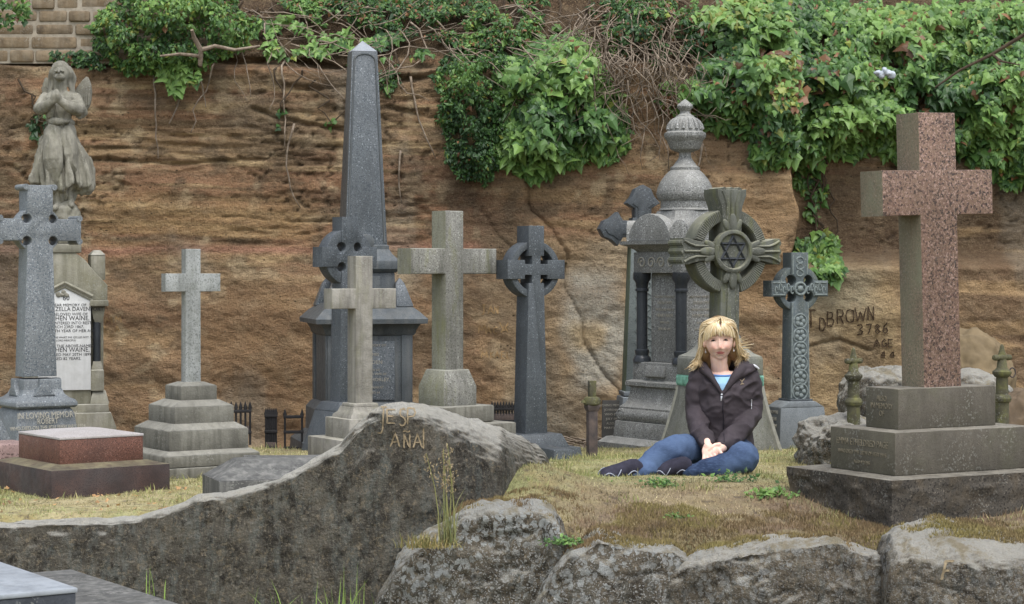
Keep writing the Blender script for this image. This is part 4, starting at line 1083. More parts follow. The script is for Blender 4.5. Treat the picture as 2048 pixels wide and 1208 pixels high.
sh = b.build('shaft', stone('green_edged_granite', srgb('#7c8482'), srgb('#6d7573'), grains=[(srgb('#5a605f'), 180, .57)], left=(srgb('#5d6a45'), .95), rough=.75, bump=.4), m.o)
b = MB()
for q in range(12):
    zc_ = m.z(500 + q * 23)
    wq = (.16 + .09 * (q / 12)) * .3
    for s_ in (-1, 1): b.tube([(s_ * wq * math.sin(t * math.pi / 8) * .9, -.079 - .006 * q / 12, zc_ - .035 + .07 * t / 8) for t in range(9)], .0045, 5)
b.build('knotwork', plain('worn_carving', srgb('#6c7371'), .85, .3, 60, .3), sh)
b = MB().frus(-.1, m.z(792), (.42, .42), (.30, .26), bev=.008).box((0, 0, m.z(786)), (.28, .22, .03), .006)
o = b.build('splayed_base', M_CELTP, m.o)
MB().frus(-.1, m.z(800), (.16, .03), (.14, .03), (-.2, .0), .004).build('slate_tablet', plain('dark_slate', srgb('#4b4a46'), .8, .2, 20, .3), m.o)
for q in range(6): text_mesh(('LOVING MEMORY', 'JOHN HARE', 'WHO DIED', 'JULY 1901', 'ALSO OF', 'MARY HARE')[q], .022, 'inscription', M_LETTER, bpy.data.objects['slate_tablet'], (-.2, -.016, m.z(812 + q * 9)), (R(90), 0, 0), .001)

# ---- 14 star of david wheel cross behind the woman
m = Mon('star_cross', 1440, 12.1, 30, 'greenish carved ring cross with a six pointed star in its centre, directly behind the woman', 'stone cross')
k = m.k
fx = k / math.cos(m.th)
hx = 10 * fx
zc = m.z(503)
D_ = .17
def lobe_arm(L, w0, w1, y0, y1, rot, mb):
    pts = [(w0, 0), (w0, L * .62), (w0 + 2 * k, L * .72), (w1, L * .9), (w1, L)]
    loop = pts + [(w1 * .45, L * .985), (w1 * .4, L), (-w1 * .4, L), (-w1 * .45, L * .985)] + [(-x, z_) for x, z_ in pts[::-1]]
    mb.prism(loop, y0, y1, .006, M=Matrix.Translation((hx, 0, zc)) @ Matrix.Rotation(R(rot), 4, 'Y'))
b = MB()
La, Lt = 96 * fx, 124 * k
lobe_arm(Lt, 22 * k, 33 * k, -D_ / 2, D_ / 2, 0, b)
lobe_arm(La, 19 * k, 26 * k, -D_ / 2, D_ / 2, 90, b)
lobe_arm(La, 19 * k, 26 * k, -D_ / 2, D_ / 2, -90, b)
for rot, L in ((0, Lt), (90, La), (-90, La)):                 # three raised petals on every arm
    for q in (-1, 0, 1):
        Mx = Matrix.Translation((hx, 0, zc)) @ Matrix.Rotation(R(rot), 4, 'Y')
        p0, p1, p2 = Vector((q * 10 * k, -D_ / 2, L * .36)), Vector((q * 10.5 * k, -D_ / 2 - .004, L * .76)), Vector((q * 21 * k, -D_ / 2, L * .98))
        b.tube([Mx @ p0, Mx @ ((p0 + p1) / 2), Mx @ p1, Mx @ (p1 * .45 + p2 * .55 - Vector((q * 1.5 * k, 0, 0))), Mx @ p2], [.011, .012, .013, .014, .012], 8, .6)
        p0, p1 = Vector((q * 18 * k, D_ / 3.2 * 0, L + .001)), Vector((q * 18 * k, D_ / 2.2, L + .001))
        b.tube([Mx @ Vector((q * 17 * k, -D_ / 2.1, L - .008)), Mx @ Vector((q * 17 * k, D_ / 2.1, L - .008))], .02, 8)
head = b.build('cross_head', M_STAR, m.o)
b = MB()
Ro, Ri = 85 * k, 62 * k
for q in range(4):
    t0, t1 = R(90 * q + 17), R(90 * q + 73)
    lp = [(hx + Ro * math.cos(t0 + (t1 - t0) * s_ / 18), zc + Ro * math.sin(t0 + (t1 - t0) * s_ / 18)) for s_ in range(19)] + [(hx + Ri * math.cos(t1 + (t0 - t1) * s_ / 18), zc + Ri * math.sin(t1 + (t0 - t1) * s_ / 18)) for s_ in range(19)]
    b.prism(lp, -D_ * .36, D_ * .36, .004)
    for s_ in range(17):                                       # fluting
        t_ = t0 + (t1 - t0) * (s_ + .5) / 17
        b.tube([(hx + (Ri + 2 * k) * math.cos(t_), -D_ * .36, zc + (Ri + 2 * k) * math.sin(t_)), (hx + (Ro - 2 * k) * math.cos(t_), -D_ * .36, zc + (Ro - 2 * k) * math.sin(t_))], .0085, 6)
b.build('fluted_ring', M_STAR, m.o)
b = MB()
Mz = Matrix.Translation((hx, -D_ / 2 - .004, zc)) @ Matrix.Rotation(R(90), 4, 'X')
b.lathe([(43 * k, -.03), (43 * k, .014), (40 * k, .02), (36 * k, .02), (34 * k, .012), (33.5 * k, .002), (.001, .001)], 48, M=Mz)
for q in range(4):
    t_ = R(90 * q)
    L_ = 56
    b.ball((hx + L_ * k * math.cos(t_), -D_ / 2 - .006, zc + L_ * k * math.sin(t_)), (20 * k, .014, 9 * k), 3, Euler((0, -t_, 0)))
    for s_ in (-1, 1):
        u_ = t_ + s_ * .24
        b.ball((hx + (L_ - 4) * k * math.cos(u_), -D_ / 2 - .002, zc + (L_ - 4) * k * math.sin(u_)), (15 * k, .012, 7 * k), 3, Euler((0, -u_ - s_ * .3, 0)))
med = b.build('medallion', M_STAR, m.o)
b = MB()
for up in (1, -1):
    tri = [Vector((hx + 30 * k * math.sin(R(120 * q)), -D_ / 2 - .008, zc + up * 30 * k * math.cos(R(120 * q)))) for q in range(3)]
    for p_, q_ in zip(tri, tri[1:] + tri[:1]): b.tube([p_ + (p_ - q_) * .02, q_ + (q_ - p_) * .02], .0085, 4)
b.build('six_pointed_star', M_POLISH, med)
sw = 50 * k
b = MB().prism([(hx * .6 - sw * .46, m.z(760)), (hx * .6 + sw * .46, m.z(760)), (hx + sw * .42, zc), (hx - sw * .42, zc)], -.07, .07, .008)
b.prism([(hx * .6 - sw * .2, m.z(720)), (hx * .6 + sw * .2, m.z(720)), (hx + sw * .18, zc - 60 * k), (hx - sw * .18, zc - 60 * k)], -.082, -.06, .008)
b.build('shaft', M_STAR, m.o)
bw = 136 * k
b = MB().stack([(m.z(716), bw * .98), (m.z(712), bw * .96), (m.z(706), bw * .78), (m.z(696), bw * .62), (m.z(684), bw * .52), (m.z(670), bw * .46)], ratio=.8)
b.stack([(m.z(750), bw), (m.z(718), bw), (m.z(713), bw * .97)], .006, ratio=.8)
o1 = b.build('shoulder_block', M_STARB, m.o)
b = MB().stack([(m.z(771), bw + .004), (m.z(750), bw + .004)], .002, ratio=.8)
for q in range(40):
    t_ = -bw / 2 + bw * (q + .5) / 40
    b.box((t_, -bw * .4 - .004, (m.z(769) + m.z(752)) / 2), (.006, .006, .045), .001)
    b.box((-bw / 2 - .004, t_ * .8, (m.z(769) + m.z(752)) / 2), (.006, .006, .045), .001)
b.build('bronze_band', M_VERD, m.o)
b = MB().stack([(-.08, bw * 1.44), (m.z(896), bw * 1.40), (m.z(860), bw * 1.26), (m.z(820), bw * 1.12), (m.z(790), bw * 1.03), (m.z(771), bw * .99)], .006, ratio=.8)
o2 = b.build('splayed_base', M_STARB, m.o)
M_BORD = plain('pale_border', srgb('#8d8c81'), .85, .25, 30, .4)
zs = [m.z(900), m.z(860), m.z(820), m.z(790), m.z(772)]; hs = [bw * q / 2 for q in (1.41, 1.26, 1.12, 1.03, .99)]
for sx, sy in ((-1, -1), (1, -1), (-1, 1)):
    b = MB().tube([(sx * (h_ - .012), sy * (h_ * .8 - .012 * 0), z_) for h_, z_ in zip(hs, zs)], .02, 6)
    b.build('raised_border', M_BORD, o2)

# ---- 15 carved grey celtic cross
m = Mon('celtic_cross', 1591, 12.3, 28, 'small blue grey celtic cross covered in carved knotwork, right of the woman', 'celtic cross')
k = m.k
a, bb, rr_ = m.f(34) / 2, 16 * k, 11 * k
zc = m.z(577)
Dd = m.l(18)
b = MB().prism(celtic_loop(a, bb, m.f(112) / 2, m.z(800), m.z(505), zc, rr_, m.f(40) / 2), -Dd / 2, Dd / 2, .006)
ring_quads(b, a, bb, 46 * k, zc, -Dd * .4, Dd * .4, rr_)
c15 = b.build('cross', M_CELT, m.o)
b = MB()
yf = -Dd / 2 - .001
for q in range(6):
    zc_ = m.z(642 + q * 28); w_ = (14.5 + .45 * q) * k
    b.tube([(w_ * math.cos(t * math.pi / 10), yf, zc_ + w_ * math.sin(t * math.pi / 10)) for t in range(21)], .0055, 5)
    for t in range(5):
        an = t * 2 * math.pi / 5 + q
        b.ball((w_ * .5 * math.cos(an), yf, zc_ + w_ * .5 * math.sin(an)), (.015, .008, .015), 2)
for sx in (-1, 1):
    b.tube([(sx * m.f(35) / 2, yf, m.z(795)), (sx * m.f(30) / 2, yf, m.z(605))], .005, 5)
    b.tube([(sx * a * .82, yf, m.z(548)), (sx * a * .82, yf, m.z(510))], .005, 5)
    for s2 in (-1, 1): b.tube([(sx * (a + rr_ + .01), yf, zc + s2 * bb * .75), (sx * m.f(106) / 2, yf, zc + s2 * bb * .75)], .005, 5)
    for q in range(6): b.tube([(sx * (8 + q * 8) * k * 1.1 + 3 * k * math.cos(t * .8), yf, zc + (-1) ** q * 3 * k + 7 * k * math.sin(t * .8)) for t in range(8)], .0045, 5)
for q in range(3): b.tube([(8 * k * math.cos(t * .7 + q), yf, m.z(520 + q * 13) + 6 * k * math.sin(t * .7 + q)) for t in range(9)], .0045, 5)
b.tube([(12 * k * math.cos(t * math.pi / 8), yf - .004, zc + 12 * k * math.sin(t * math.pi / 8)) for t in range(17)], .007, 6)
b.ball((0, yf, zc), (.02, .014, .02), 2)
b.build('knotwork', plain('worn_relief', srgb('#7d8684'), .8, .35, 60, .3), c15)
MB().box((0, 0, m.z(800)), (m.f(44), m.l(25), .02), .004).build('shoe', M_DARKGR, m.o)
pt, pb = m.f(86), m.f(104)
b = MB().frus(m.z(813), m.z(801), (pt, pt * .62), (m.f(50), m.l(28)), bev=.005).frus(-.1, m.z(813), (pb, pb * .7), (pt, pt * .62), bev=.006)
pl = b.build('plinth', M_CELTP, m.o)
for q in range(3): text_mesh(('THOMAS', 'LEE 1888', 'ALSO ANN')[q], .03, 'inscription', M_LETTER, pl, (-pt / 2 - .004 - .008 * q, 0, m.z(826 + 13 * q)), (R(88), 0, R(-90)), .001)

# ---- 16 mossy iron posts
for px, d, lab, py0, s_ in ((1707, 11.0, 'mossy iron post with a cross bar, left of the pink granite cross', 700, 1.0), (2004, 10.9, 'mossy iron post with a cross bar and side ring, right of the pink granite cross', 693, 1.06)):
    m = Mon('iron_post', px, d, 20, lab, 'post', grp='old iron grave posts', zb=.02)
    k = m.k * s_
    def zp(v): return m.z(py0 + v)
    b = MB().lathe([(13 * k, -.1), (13 * k, zp(112)), (16 * k, zp(110)), (18 * k, zp(104)), (16 * k, zp(98)), (12 * k, zp(95)), (11 * k, zp(62)), (14 * k, zp(60)), (18 * k, zp(54)), (18 * k, zp(50)), (13 * k, zp(46)), (10 * k, zp(42)), (8 * k, zp(25)), (6.5 * k, zp(12)), (4.5 * k, zp(5)), (4 * k, zp(0)), (2.5 * k, zp(-3)), (.5 * k, zp(-5))], 22)
    b.build('post_shaft', M_IRONMOSS, m.o)
    b = MB().lathe([(.001, -22 * k), (5 * k, -20 * k), (6 * k, -14 * k), (4.5 * k, -9 * k), (8 * k, -4 * k), (8 * k, 4 * k), (4.5 * k, 9 * k), (6 * k, 14 * k), (5 * k, 20 * k), (.001, 22 * k)], 14, M=Matrix.Translation((0, -.002, zp(22))) @ Matrix.Rotation(R(90), 4, 'Y') @ Matrix.Rotation(R(-20), 4, 'X'))
    b.build('cross_bar', M_IRONMOSS, m.o)
    if px > 1900:
        MB().tube([(19 * k + 6 * k * math.cos(t * .55), -.01, zp(52) + 9 * k * math.sin(t * .55)) for t in range(13)], .004, 6).build('side_ring', M_IRON, m.o)

# ---- 17 sloping kerb stone and low wall behind it
m = Mon('kerb_stone', 540, 10.0, 14, 'thick grave kerb with a sloping streaked face, half behind the dark rock', 'kerb')
k = m.k
MB().prism([(-.30, -.1), (1.0, -.1), (1.0, m.z(950)), (-.30, m.z(950))], -.22, .16, .008).build('kerb_block', M_KERB, m.o)
bm_ = MB().frus(m.z(950), m.z(917), (1.30, .38), (1.10, .14), (.35, -.03), .008, c1=(.40, .06)); bm_.build('sloping_coping', M_KERB, m.o)
m = Mon('kerb_stone', 590, 10.9, -6, 'narrow low kerb running behind the sloping kerb block', 'kerb')
MB().box((.1, 0, m.z(915) / 2 - .03), (.75, .07, m.z(915) + .08), .006).build('kerb_rail', M_KERB, m.o)
m = Mon('kerb_stone', 1090, 12.0, 25, 'small dark kerb corner beside the base of the tall dark wheel cross', 'kerb')
MB().box((0, 0, .03), (.12, .5, .16), .006).build('kerb_rail', M_DARKGR, m.o)

# ---- 18 broken pink block at the left edge, slab bottom left
m = Mon('granite_block', 12, 10.9, 25, 'rough pink granite block with a smooth edge at the far left behind the red tomb', 'stone block')
b = MB().frus(-.1, m.z(884), (.24, .3), (.22, .28), (-.0, 0), .02); b.build('rough_block', stone('rough_pink_granite', srgb('#a58d87'), srgb('#8d746e'), grains=[(srgb('#5a4a47'), 70, .57)], rough=.9, bump=1.0, bscale=40), m.o)
m = Mon('headstone', -6, 11.2, 25, 'corner of a grey pointed headstone cut by the left photo edge', 'headstone')
MB().prism([(-.25, -.1), (.07, -.1), (.07, m.z(885)), (.0, m.z(835)), (-.25, m.z(815))], -.05, .05, .012).build('stone', M_GREYGR, m.o)
m = Mon('ledger_slab', 20, 7.3, 20, 'polished grey ledger slab with a dark rough edge, bottom left corner', 'grave slab', zb=-.5)
k = m.k
zt_ = m.z(1168)
MB().box((-.37, .18, zt_ - .045), (1.02, .9, .075), .006).build('slab_edge', M_SLATEEDGE, m.o)
MB().box((-.37, .18, zt_ + .001), (1.03, .91, .018), .005).build('slab_top', M_SLATE, m.o)
b = MB().box((-.22, .22, (zt_ - .085) / 2 - .05), (1.55, 1.15, zt_ - .085 + .1), .02)
b.build('slab_bed', M_KERB, m.o)

# ---- 19 iron railings near the cliff foot
def railing(px0, px1, d, py0, py1, label, n_, rows=1):
    m = Mon('iron_railing', (px0 + px1) / 2, d, 0, label, 'railing', grp='rusted grave railings at the cliff foot', zb=zat(py1 + 20, d))
    k = m.k; w = (px1 - px0) * k
    b = MB()
    for q in range(n_):
        x = -w / 2 + w * q / max(1, n_ - 1)
        b.tube([(x, 0, 0), (x, 0, m.z(py0) - .02)], .007, 6).tube([(x, 0, m.z(py0) - .03), (x, 0, m.z(py0) - .01), (x, 0, m.z(py0) + .03)], [.008, .013, .001], 6)
    b.build('bars', M_IRONBK, m.o)
    for q in ([.18, .92] if rows == 1 else [.1, .5, .92]):
        MB().box((0, 0, m.z(py0 + (py1 - py0) * q)), (w + .02, .022, .02), .003).build('rail', M_IRONBK, m.o)
    if n_ > 5:
        b = MB()
        for q in range(n_ - 1):
            x = -w / 2 + w * (q + .5) / max(1, n_ - 1)
            b.frus(m.z(py1 - 4), m.z(py1 - 18), (.03, .02), (.012, .016), (x, 0), .003)
        b.build('leaf_ornaments', M_IRON, m.o)
    return m
railing(444, 500, 13.4, 812, 870, 'dark iron grille behind the slim whitish cross', 7)
railing(532, 552, 13.6, 824, 902, 'narrow rusted railing panel with ornate upper bars, left of the obelisk plinth', 6, 2)
railing(570, 604, 13.6, 826, 902, 'open railing post with a bar, touching the dark splayed plinth', 2, 2)
railing(984, 1030, 13.2, 812, 845, 'spiked black railing between the mossy cross and the dark wheel cross', 9)
# ---------------------------------------------------------------- plants
n = NT('leaf')
c = n.attr()
n.col(c).rough(0.42)
n.b.inputs['Specular IOR Level'].default_value = 0.35
tr = n.n('ShaderNodeBsdfTranslucent'); n.put(tr.inputs[0], n.mix(0.5, c, (0.16, 0.24, 0.05)))
ms = n.n('ShaderNodeMixShader'); ms.inputs[0].default_value = 0.22
n.t.links.new(n.b.outputs[0], ms.inputs[1]); n.t.links.new(tr.outputs[0], ms.inputs[2]); n.t.links.new(ms.outputs[0], n.out.inputs[0])
M_LEAF = n.m
n = NT('dry_blade'); n.col(n.attr()).rough(0.8); M_BLADE = n.m
M_VINE = plain('dry_vine_bark', srgb('#8f8272'), .9, .45, 30, .4, alt=srgb('#665a4c'))
M_BARK = plain('dark_stem', srgb('#4e4234'), .9, .4, 30, .4)

IVY_T = np.array([(0, 0, 0), (-.3, -.14, -.05), (-.52, .2, -.1), (-.3, .42, -.07), (-.2, .66, -.08), (0, 1.05, -.1), (.2, .66, -.08), (.3, .42, -.07), (.52, .2, -.1), (.3, -.14, -.05), (0, .38, .06)], float)
IVY_F = [(0, 1, 10), (1, 2, 10), (2, 3, 10), (3, 4, 10), (4, 5, 10), (5, 6, 10), (6, 7, 10), (7, 8, 10), (8, 9, 10), (9, 0, 10)]
OV_T = np.array([(0, 0, 0), (-.33, .4, -.08), (0, 1, -.06), (.33, .4, -.08), (0, .45, .05)], float)
OV_F = [(0, 1, 4), (1, 2, 4), (2, 3, 4), (3, 0, 4)]

def leaf_mesh(name, Pt, Nr, Dn, size, colr, parent, shape='ivy', mat=None):
    T, Fq = (IVY_T, IVY_F) if shape == 'ivy' else (OV_T, OV_F)
    Nr = Nr / np.linalg.norm(Nr, axis=1, keepdims=True)
    Dn = Dn - Nr * (Dn * Nr).sum(1, keepdims=True)
    Dn = Dn / (np.linalg.norm(Dn, axis=1, keepdims=True) + 1e-9)
    B = np.cross(Nr, Dn)
    V = Pt[:, None, :] + size[:, None, None] * (T[None, :, 0:1] * B[:, None] + T[None, :, 1:2] * Dn[:, None] + T[None, :, 2:3] * Nr[:, None])
    m_ = len(T)
    Fa = (np.arange(len(Pt))[:, None, None] * m_ + np.array(Fq)[None]).reshape(-1, 3)
    cc = np.repeat(colr, m_, 0)
    return mesh_np(name, V.reshape(-1, 3), Fa, mat or M_LEAF, parent, False, cc)

def inside(poly, x, y):
    r = np.zeros(x.shape, bool)
    d = np.full(x.shape, 1e9)
    for (x0, y0), (x1, y1) in zip(poly, poly[1:] + poly[:1]):
        cnd = ((y0 > y) != (y1 > y)) & (x < (x1 - x0) * (y - y0) / ((y1 - y0) or 1e-9) + x0)
        r ^= cnd
        ax, ay = x1 - x0, y1 - y0
        t = np.clip(((x - x0) * ax + (y - y0) * ay) / (ax * ax + ay * ay), 0, 1)
        d = np.minimum(d, np.hypot(x - x0 - t * ax, y - y0 - t * ay))
    return r, d

DARK, MID, LITE, BROWN, YEL = [np.array(q) for q in ((.026, .062, .022), (.065, .145, .036), (.17, .29, .07), (.19, .095, .045), (.22, .26, .05))]
def palette(N_, x, z, rng, brown=0.0, lite=.35, yel=0.02):
    k = fbm(x * 3.2, z * 3.2, 4.0, 3, 91) * .9 + rng.normal(0, .28, N_) + (lite - .35)
    t = np.clip(k * .9 + .45, 0, 1)[:, None]
    c_ = np.where(t < .5, DARK + (MID - DARK) * t * 2, MID + (LITE - MID) * (t - .5) * 2)
    u = rng.random(N_)
    c_[u < brown] = BROWN * rng.uniform(.5, 1.3, ((u < brown).sum(), 1))
    m_ = (u > 1 - yel)
    c_[m_] = YEL * rng.uniform(.6, 1.1, (m_.sum(), 1))
    return c_ * rng.uniform(.8, 1.2, (N_, 1))

def climber(name, poly, n_, thick, size, label, cat, shape='ivy', seed=1, dref=14.8, brown=.01, lite=.35, yel=.02, gap=-.25, gsc=2.6, soft=70, up=.5, group=None, stems=14, jit=.5, base_off=.02, ymax=None):
    rng = np.random.default_rng(seed)
    px0, px1 = min(p[0] for p in poly), max(p[0] for p in poly); py0, py1 = min(p[1] for p in poly), max(p[1] for p in poly)
    X_, Y_ = [], []
    px = rng.uniform(px0 - 25, px1 + 25, n_ * 5); py = rng.uniform(py0 - 25, py1 + 25, n_ * 5)
    qx = px + 22 * fbm(px / 40, py / 40, seed, 3, seed); qy = py + 22 * fbm(px / 40, py / 40, seed + 9, 3, seed + 1)
    ok, dist = inside(poly, qx, qy)
    g = fbm(px / 100 * gsc, py / 100 * gsc, seed * 1.7, 3, seed + 2)
    ok &= (g > gap + rng.uniform(-.12, .12, len(px)))
    px, py, dist, g = px[ok][:n_], py[ok][:n_], dist[ok][:n_], g[ok][:n_]
    N_ = len(px)
    x = (px - 1024) * dref / F; z = CZ + (HZ - py) * dref / F
    bulge = thick * (.15 + .85 * sm(0, soft, dist)) * (.45 + .75 * sm(-.3, .35, g))
    t = rng.random(N_) ** .55
    y = Dc(x, z)
    if ymax: y = np.minimum(y, ymax)
    y = y - base_off - bulge * t
    Pt = np.stack([x, y, z], -1)
    Nr = np.array([0, -.85, up]) + rng.normal(0, jit, (N_, 3)) * [1, .55, .75]
    Nr[:, 1] = -np.abs(Nr[:, 1])
    Dn = np.array([0, -.25, -1.0]) + rng.normal(0, .55, (N_, 3))
    sz = size * rng.lognormal(-.08, .3, N_)
    root = empty(name, (float(x.mean()), float(Dcf(x.mean(), z.mean())), float(z.min())), 0, label, cat, group)
    o = leaf_mesh('foliage', Pt - np.array(root.location), Nr, Dn, sz, palette(N_, x, z, rng, brown, lite, yel), root, shape)
    if stems:
        b = MB()
        ii = rng.choice(N_, stems)
        for i in ii:
            pts = []; a_, z_ = x[i], z[i]
            for s_ in range(7):
                pts.append((a_ - root.location.x, Dcf(a_, z_) - .03 - .02 * rng.random() - root.location.y, z_ - root.location.z))
                a_ += rng.normal(0, .05); z_ += rng.uniform(.02, .09)
            b.tube(pts, [.009 * (1 - .08 * q) for q in range(7)][::-1], 5)
        b.build('stems', M_BARK, root)
    return root

GI = 'ivy and bushes hanging over the cliff'
climber('ivy', [(1390, 40), (1480, -40), (2120, -40), (2120, 370), (2000, 345), (1960, 285), (1925, 315), (1860, 340), (1790, 300), (1700, 300), (1650, 335), (1600, 325), (1520, 320), (1500, 265), (1430, 255), (1350, 215), (1330, 160), (1395, 150)],
        17000, .36, .058, 'huge mass of dark ivy covering the upper right cliff behind the granite cross', 'ivy', seed=3, gap=-.42, gsc=2.2, brown=.04, lite=.6, soft=50, stems=30, group=GI)
climber('ivy', [(1090, 40), (1180, 40), (1205, 110), (1235, 180), (1262, 285), (1235, 305), (1180, 300), (1130, 330), (1060, 352), (1010, 330), (985, 285), (1005, 210), (1000, 130), (1050, 90)],
        4000, .36, .062, 'bright hanging ivy clump in the middle of the cliff above the wheel cross', 'ivy', seed=5, gap=-.34, lite=.52, soft=60, stems=16, group=GI)
climber('ivy', [(1600, 335), (1665, 330), (1655, 400), (1640, 450), (1618, 420), (1622, 370)], 90, .08, .05, 'thin trailing ivy strand dangling below the ivy mass beside the rock edge', 'ivy', seed=7, gap=-.5, stems=5, group=GI, dref=14.9)
climber('bush', [(880, 120), (935, 75), (1015, 90), (1020, 210), (1000, 320), (965, 365), (905, 330), (872, 240)],
        5200, .30, .034, 'dark small leaved bush left of the bright ivy, below the cliff rim', 'bush', 'ovate', seed=9, gap=-.22, gsc=3.6, lite=.12, brown=.03, soft=70, stems=26, up=.3, jit=1.0, group=GI)
climber('bush', [(165, 50), (235, -30), (440, -40), (520, 40), (470, 95), (385, 120), (340, 145), (270, 140), (200, 125)],
        5200, .26, .04, 'fresh green leafy bush growing over the end of the block wall', 'bush', 'ovate', seed=11, gap=-.28, gsc=3.0, lite=.5, yel=.08, soft=50, stems=16, up=.5, jit=.8, group=GI, base_off=.03, ymax=15.08)
climber('ivy', [(310, 110), (390, 130), (385, 165), (345, 180), (318, 160)], 120, .10, .055, 'small ivy sprig hanging at the right corner of the wall bush', 'ivy', seed=12, gap=-.4, lite=.6, stems=3, group=GI, base_off=.08, ymax=15.05)
climber('ivy', [(395, 40), (560, 20), (700, 60), (800, 50), (870, 90), (820, 110), (700, 100), (560, 100), (480, 112), (400, 100)],
        650, .12, .052, 'sparse patches of ivy leaves along the rooty cliff rim beside the obelisk tip', 'ivy', seed=13, gap=.05, gsc=3.4, lite=.55, stems=6, group=GI, base_off=.1)
climber('bush', [(520, -40), (1100, -40), (1080, 60), (1000, 85), (880, 70), (760, 40), (620, 20)],
        6500, .2, .036, 'thin scrub of small leaves along the top edge of the bank', 'bush', 'ovate', seed=15, gap=-.12, gsc=3.0, lite=.3, brown=.12, stems=12, jit=.8, group=GI, base_off=.1)
climber('bush', [(1180, -40), (1420, -40), (1420, 60), (1330, 120), (1230, 90)],
        3000, .25, .04, 'scattered leafy shoots above the dry vine tangle on the bank', 'bush', 'ovate', seed=17, gap=-.14, gsc=3.4, lite=.3, brown=.15, stems=8, jit=.8, group=GI, base_off=.1)
climber('ivy', [(1330, 150), (1400, 165), (1440, 235), (1390, 250), (1330, 210)], 330, .25, .05, 'patch of withered brown ivy leaves above the urn', 'ivy', seed=19, gap=-.3, brown=.75, stems=6, group=GI)
climber('bush', [(85, 102), (180, 100), (192, 128), (140, 132), (88, 124)], 330, .12, .036, 'little green plants rooted on the rim right above the angel head', 'bush', 'ovate', seed=21, gap=-.3, lite=.3, stems=4, group=GI, base_off=.04, ymax=15.08)
climber('fern', [(48, 222), (90, 216), (88, 292), (52, 282)], 150, .12, .045, 'small dark plant growing from the cliff left of the angel waist', 'plant', 'ovate', seed=23, gap=-.3, lite=.05, stems=3, group=GI)
climber('bush', [(1612, 475), (1650, 448), (1698, 460), (1708, 530), (1690, 560), (1640, 570), (1610, 520)], 520, .26, .052, 'bright leafy shrub growing out of the cliff right behind the carved grey cross', 'bush', seed=25, gap=-.3, lite=.6, stems=6, yel=.08, group=GI, dref=14.8, base_off=.05)
climber('bush', [(-40, -40), (60, -40), (62, 20), (20, 60), (-40, 50)], 260, .15, .05, 'spray of bright leaves hanging into the top left corner over the wall', 'bush', 'ovate', seed=27, gap=-.3, lite=.8, stems=4, group=GI, base_off=.3, ymax=15.08)
climber('bush', [(752, 122), (785, 120), (792, 150), (770, 178), (748, 150)], 160, .12, .034, 'small leafy sprig on the rim right beside the top of the obelisk', 'bush', 'ovate', seed=29, gap=-.3, lite=.2, stems=3, group=GI)
climber('ivy', [(545, 205), (560, 205), (565, 260), (552, 262)], 14, .05, .05, 'few ivy leaves on a vine on the cliff left of the obelisk', 'ivy', seed=31, gap=-.9, stems=2, group=GI)
climber('ivy', [(655, 238), (680, 236), (684, 266), (660, 266)], 10, .05, .06, 'single dark ivy cluster touching the left side of the obelisk', 'ivy', seed=33, gap=-.9, stems=2, group=GI)
climber('bush', [(1395, 25), (1500, -30), (1560, 10), (1520, 40), (1440, 36)], 160, .2, .06, 'yellow green sapling leaves at the top edge above the ivy mass', 'bush', seed=35, gap=-.3, lite=.95, yel=.4, stems=3, group=GI, base_off=.4)
climber('bush', [(1535, 110), (1590, 95), (1615, 150), (1590, 230), (1540, 210)], 170, .12, .06, 'olive and reddish shoots standing out of the middle of the ivy mass', 'bush', seed=37, gap=-.3, brown=.25, lite=.6, yel=.3, stems=4, group=GI, base_off=.4)

def vine(rng, px, py, n_=12, stp=26, drift=0.0, r0=.007, off=.05, wander=.35, down=1.0, dref=14.9):
    pts = []; ang = math.pi / 2 * down + drift
    for s_ in range(n_):
        x, z = xat(px, dref), zat(py, dref)
        pts.append((x, Dcf(x, z) - off * (.4 + rng.random()), z))
        px += stp * math.cos(ang); py += stp * math.sin(ang)
        ang += rng.normal(0, wander)
    return pts, [r0 * (1 - .7 * q / n_) for q in range(n_)]
rng = np.random.default_rng(71)
b = MB()
for q in range(120):
    px = rng.normal(1285, 60); py = rng.uniform(-20, 190)
    p_, r_ = vine(rng, px, py, 9, 22, rng.normal(0, .7), rng.uniform(.003, .0065), .22, .4)
    b.tube(p_, r_, 4)
o = b.build('dry_vines', M_VINE, None, None); tag(o, 'dense tangle of dry brown vines between the two ivy masses', kind='stuff')
b = MB()
for q in range(80):
    px = rng.uniform(400, 1120); py = rng.uniform(-10, 112) 
    p_, r_ = vine(rng, px, py, 9, 24, rng.normal(-1.3, .6), rng.uniform(.003, .008), .14, .35)
    b.tube(p_, r_, 4)
for q in range(30):
    px = rng.uniform(1120, 1240); py = rng.uniform(-10, 130)
    p_, r_ = vine(rng, px, py, 8, 22, rng.normal(0, .9), .006, .16, .4); b.tube(p_, r_, 4)
o = b.build('dry_vines', M_VINE, None, None); tag(o, 'mat of dead stems and roots along the cliff rim', kind='stuff')
hv = [(300, 140, 9, 22, .0, 'long bare vine hanging on the cliff right of the angel'), (358, 150, 6, 20, -.05, 'short straight bare vine hanging beside the long one on the left cliff'),
      (378, 118, 8, 14, -.45, 'bare twig trailing down right from the rim root'), (560, 110, 12, 18, .1, 'forked bare vine on the cliff left of the obelisk'), (585, 245, 9, 22, .25, 'loose vine slanting down left of the obelisk shaft'),
      (820, 150, 9, 22, -.1, 'thin vine hanging on the cliff right of the obelisk'), (800, 300, 7, 18, .1, 'curled vine end low on the cliff right of the obelisk'), (1405, 150, 9, 15, -.6, 'thick pale vine curving away above the urn'),
      (1405, 285, 8, 20, .12, 'dark hanging root strands right of the urn neck')]
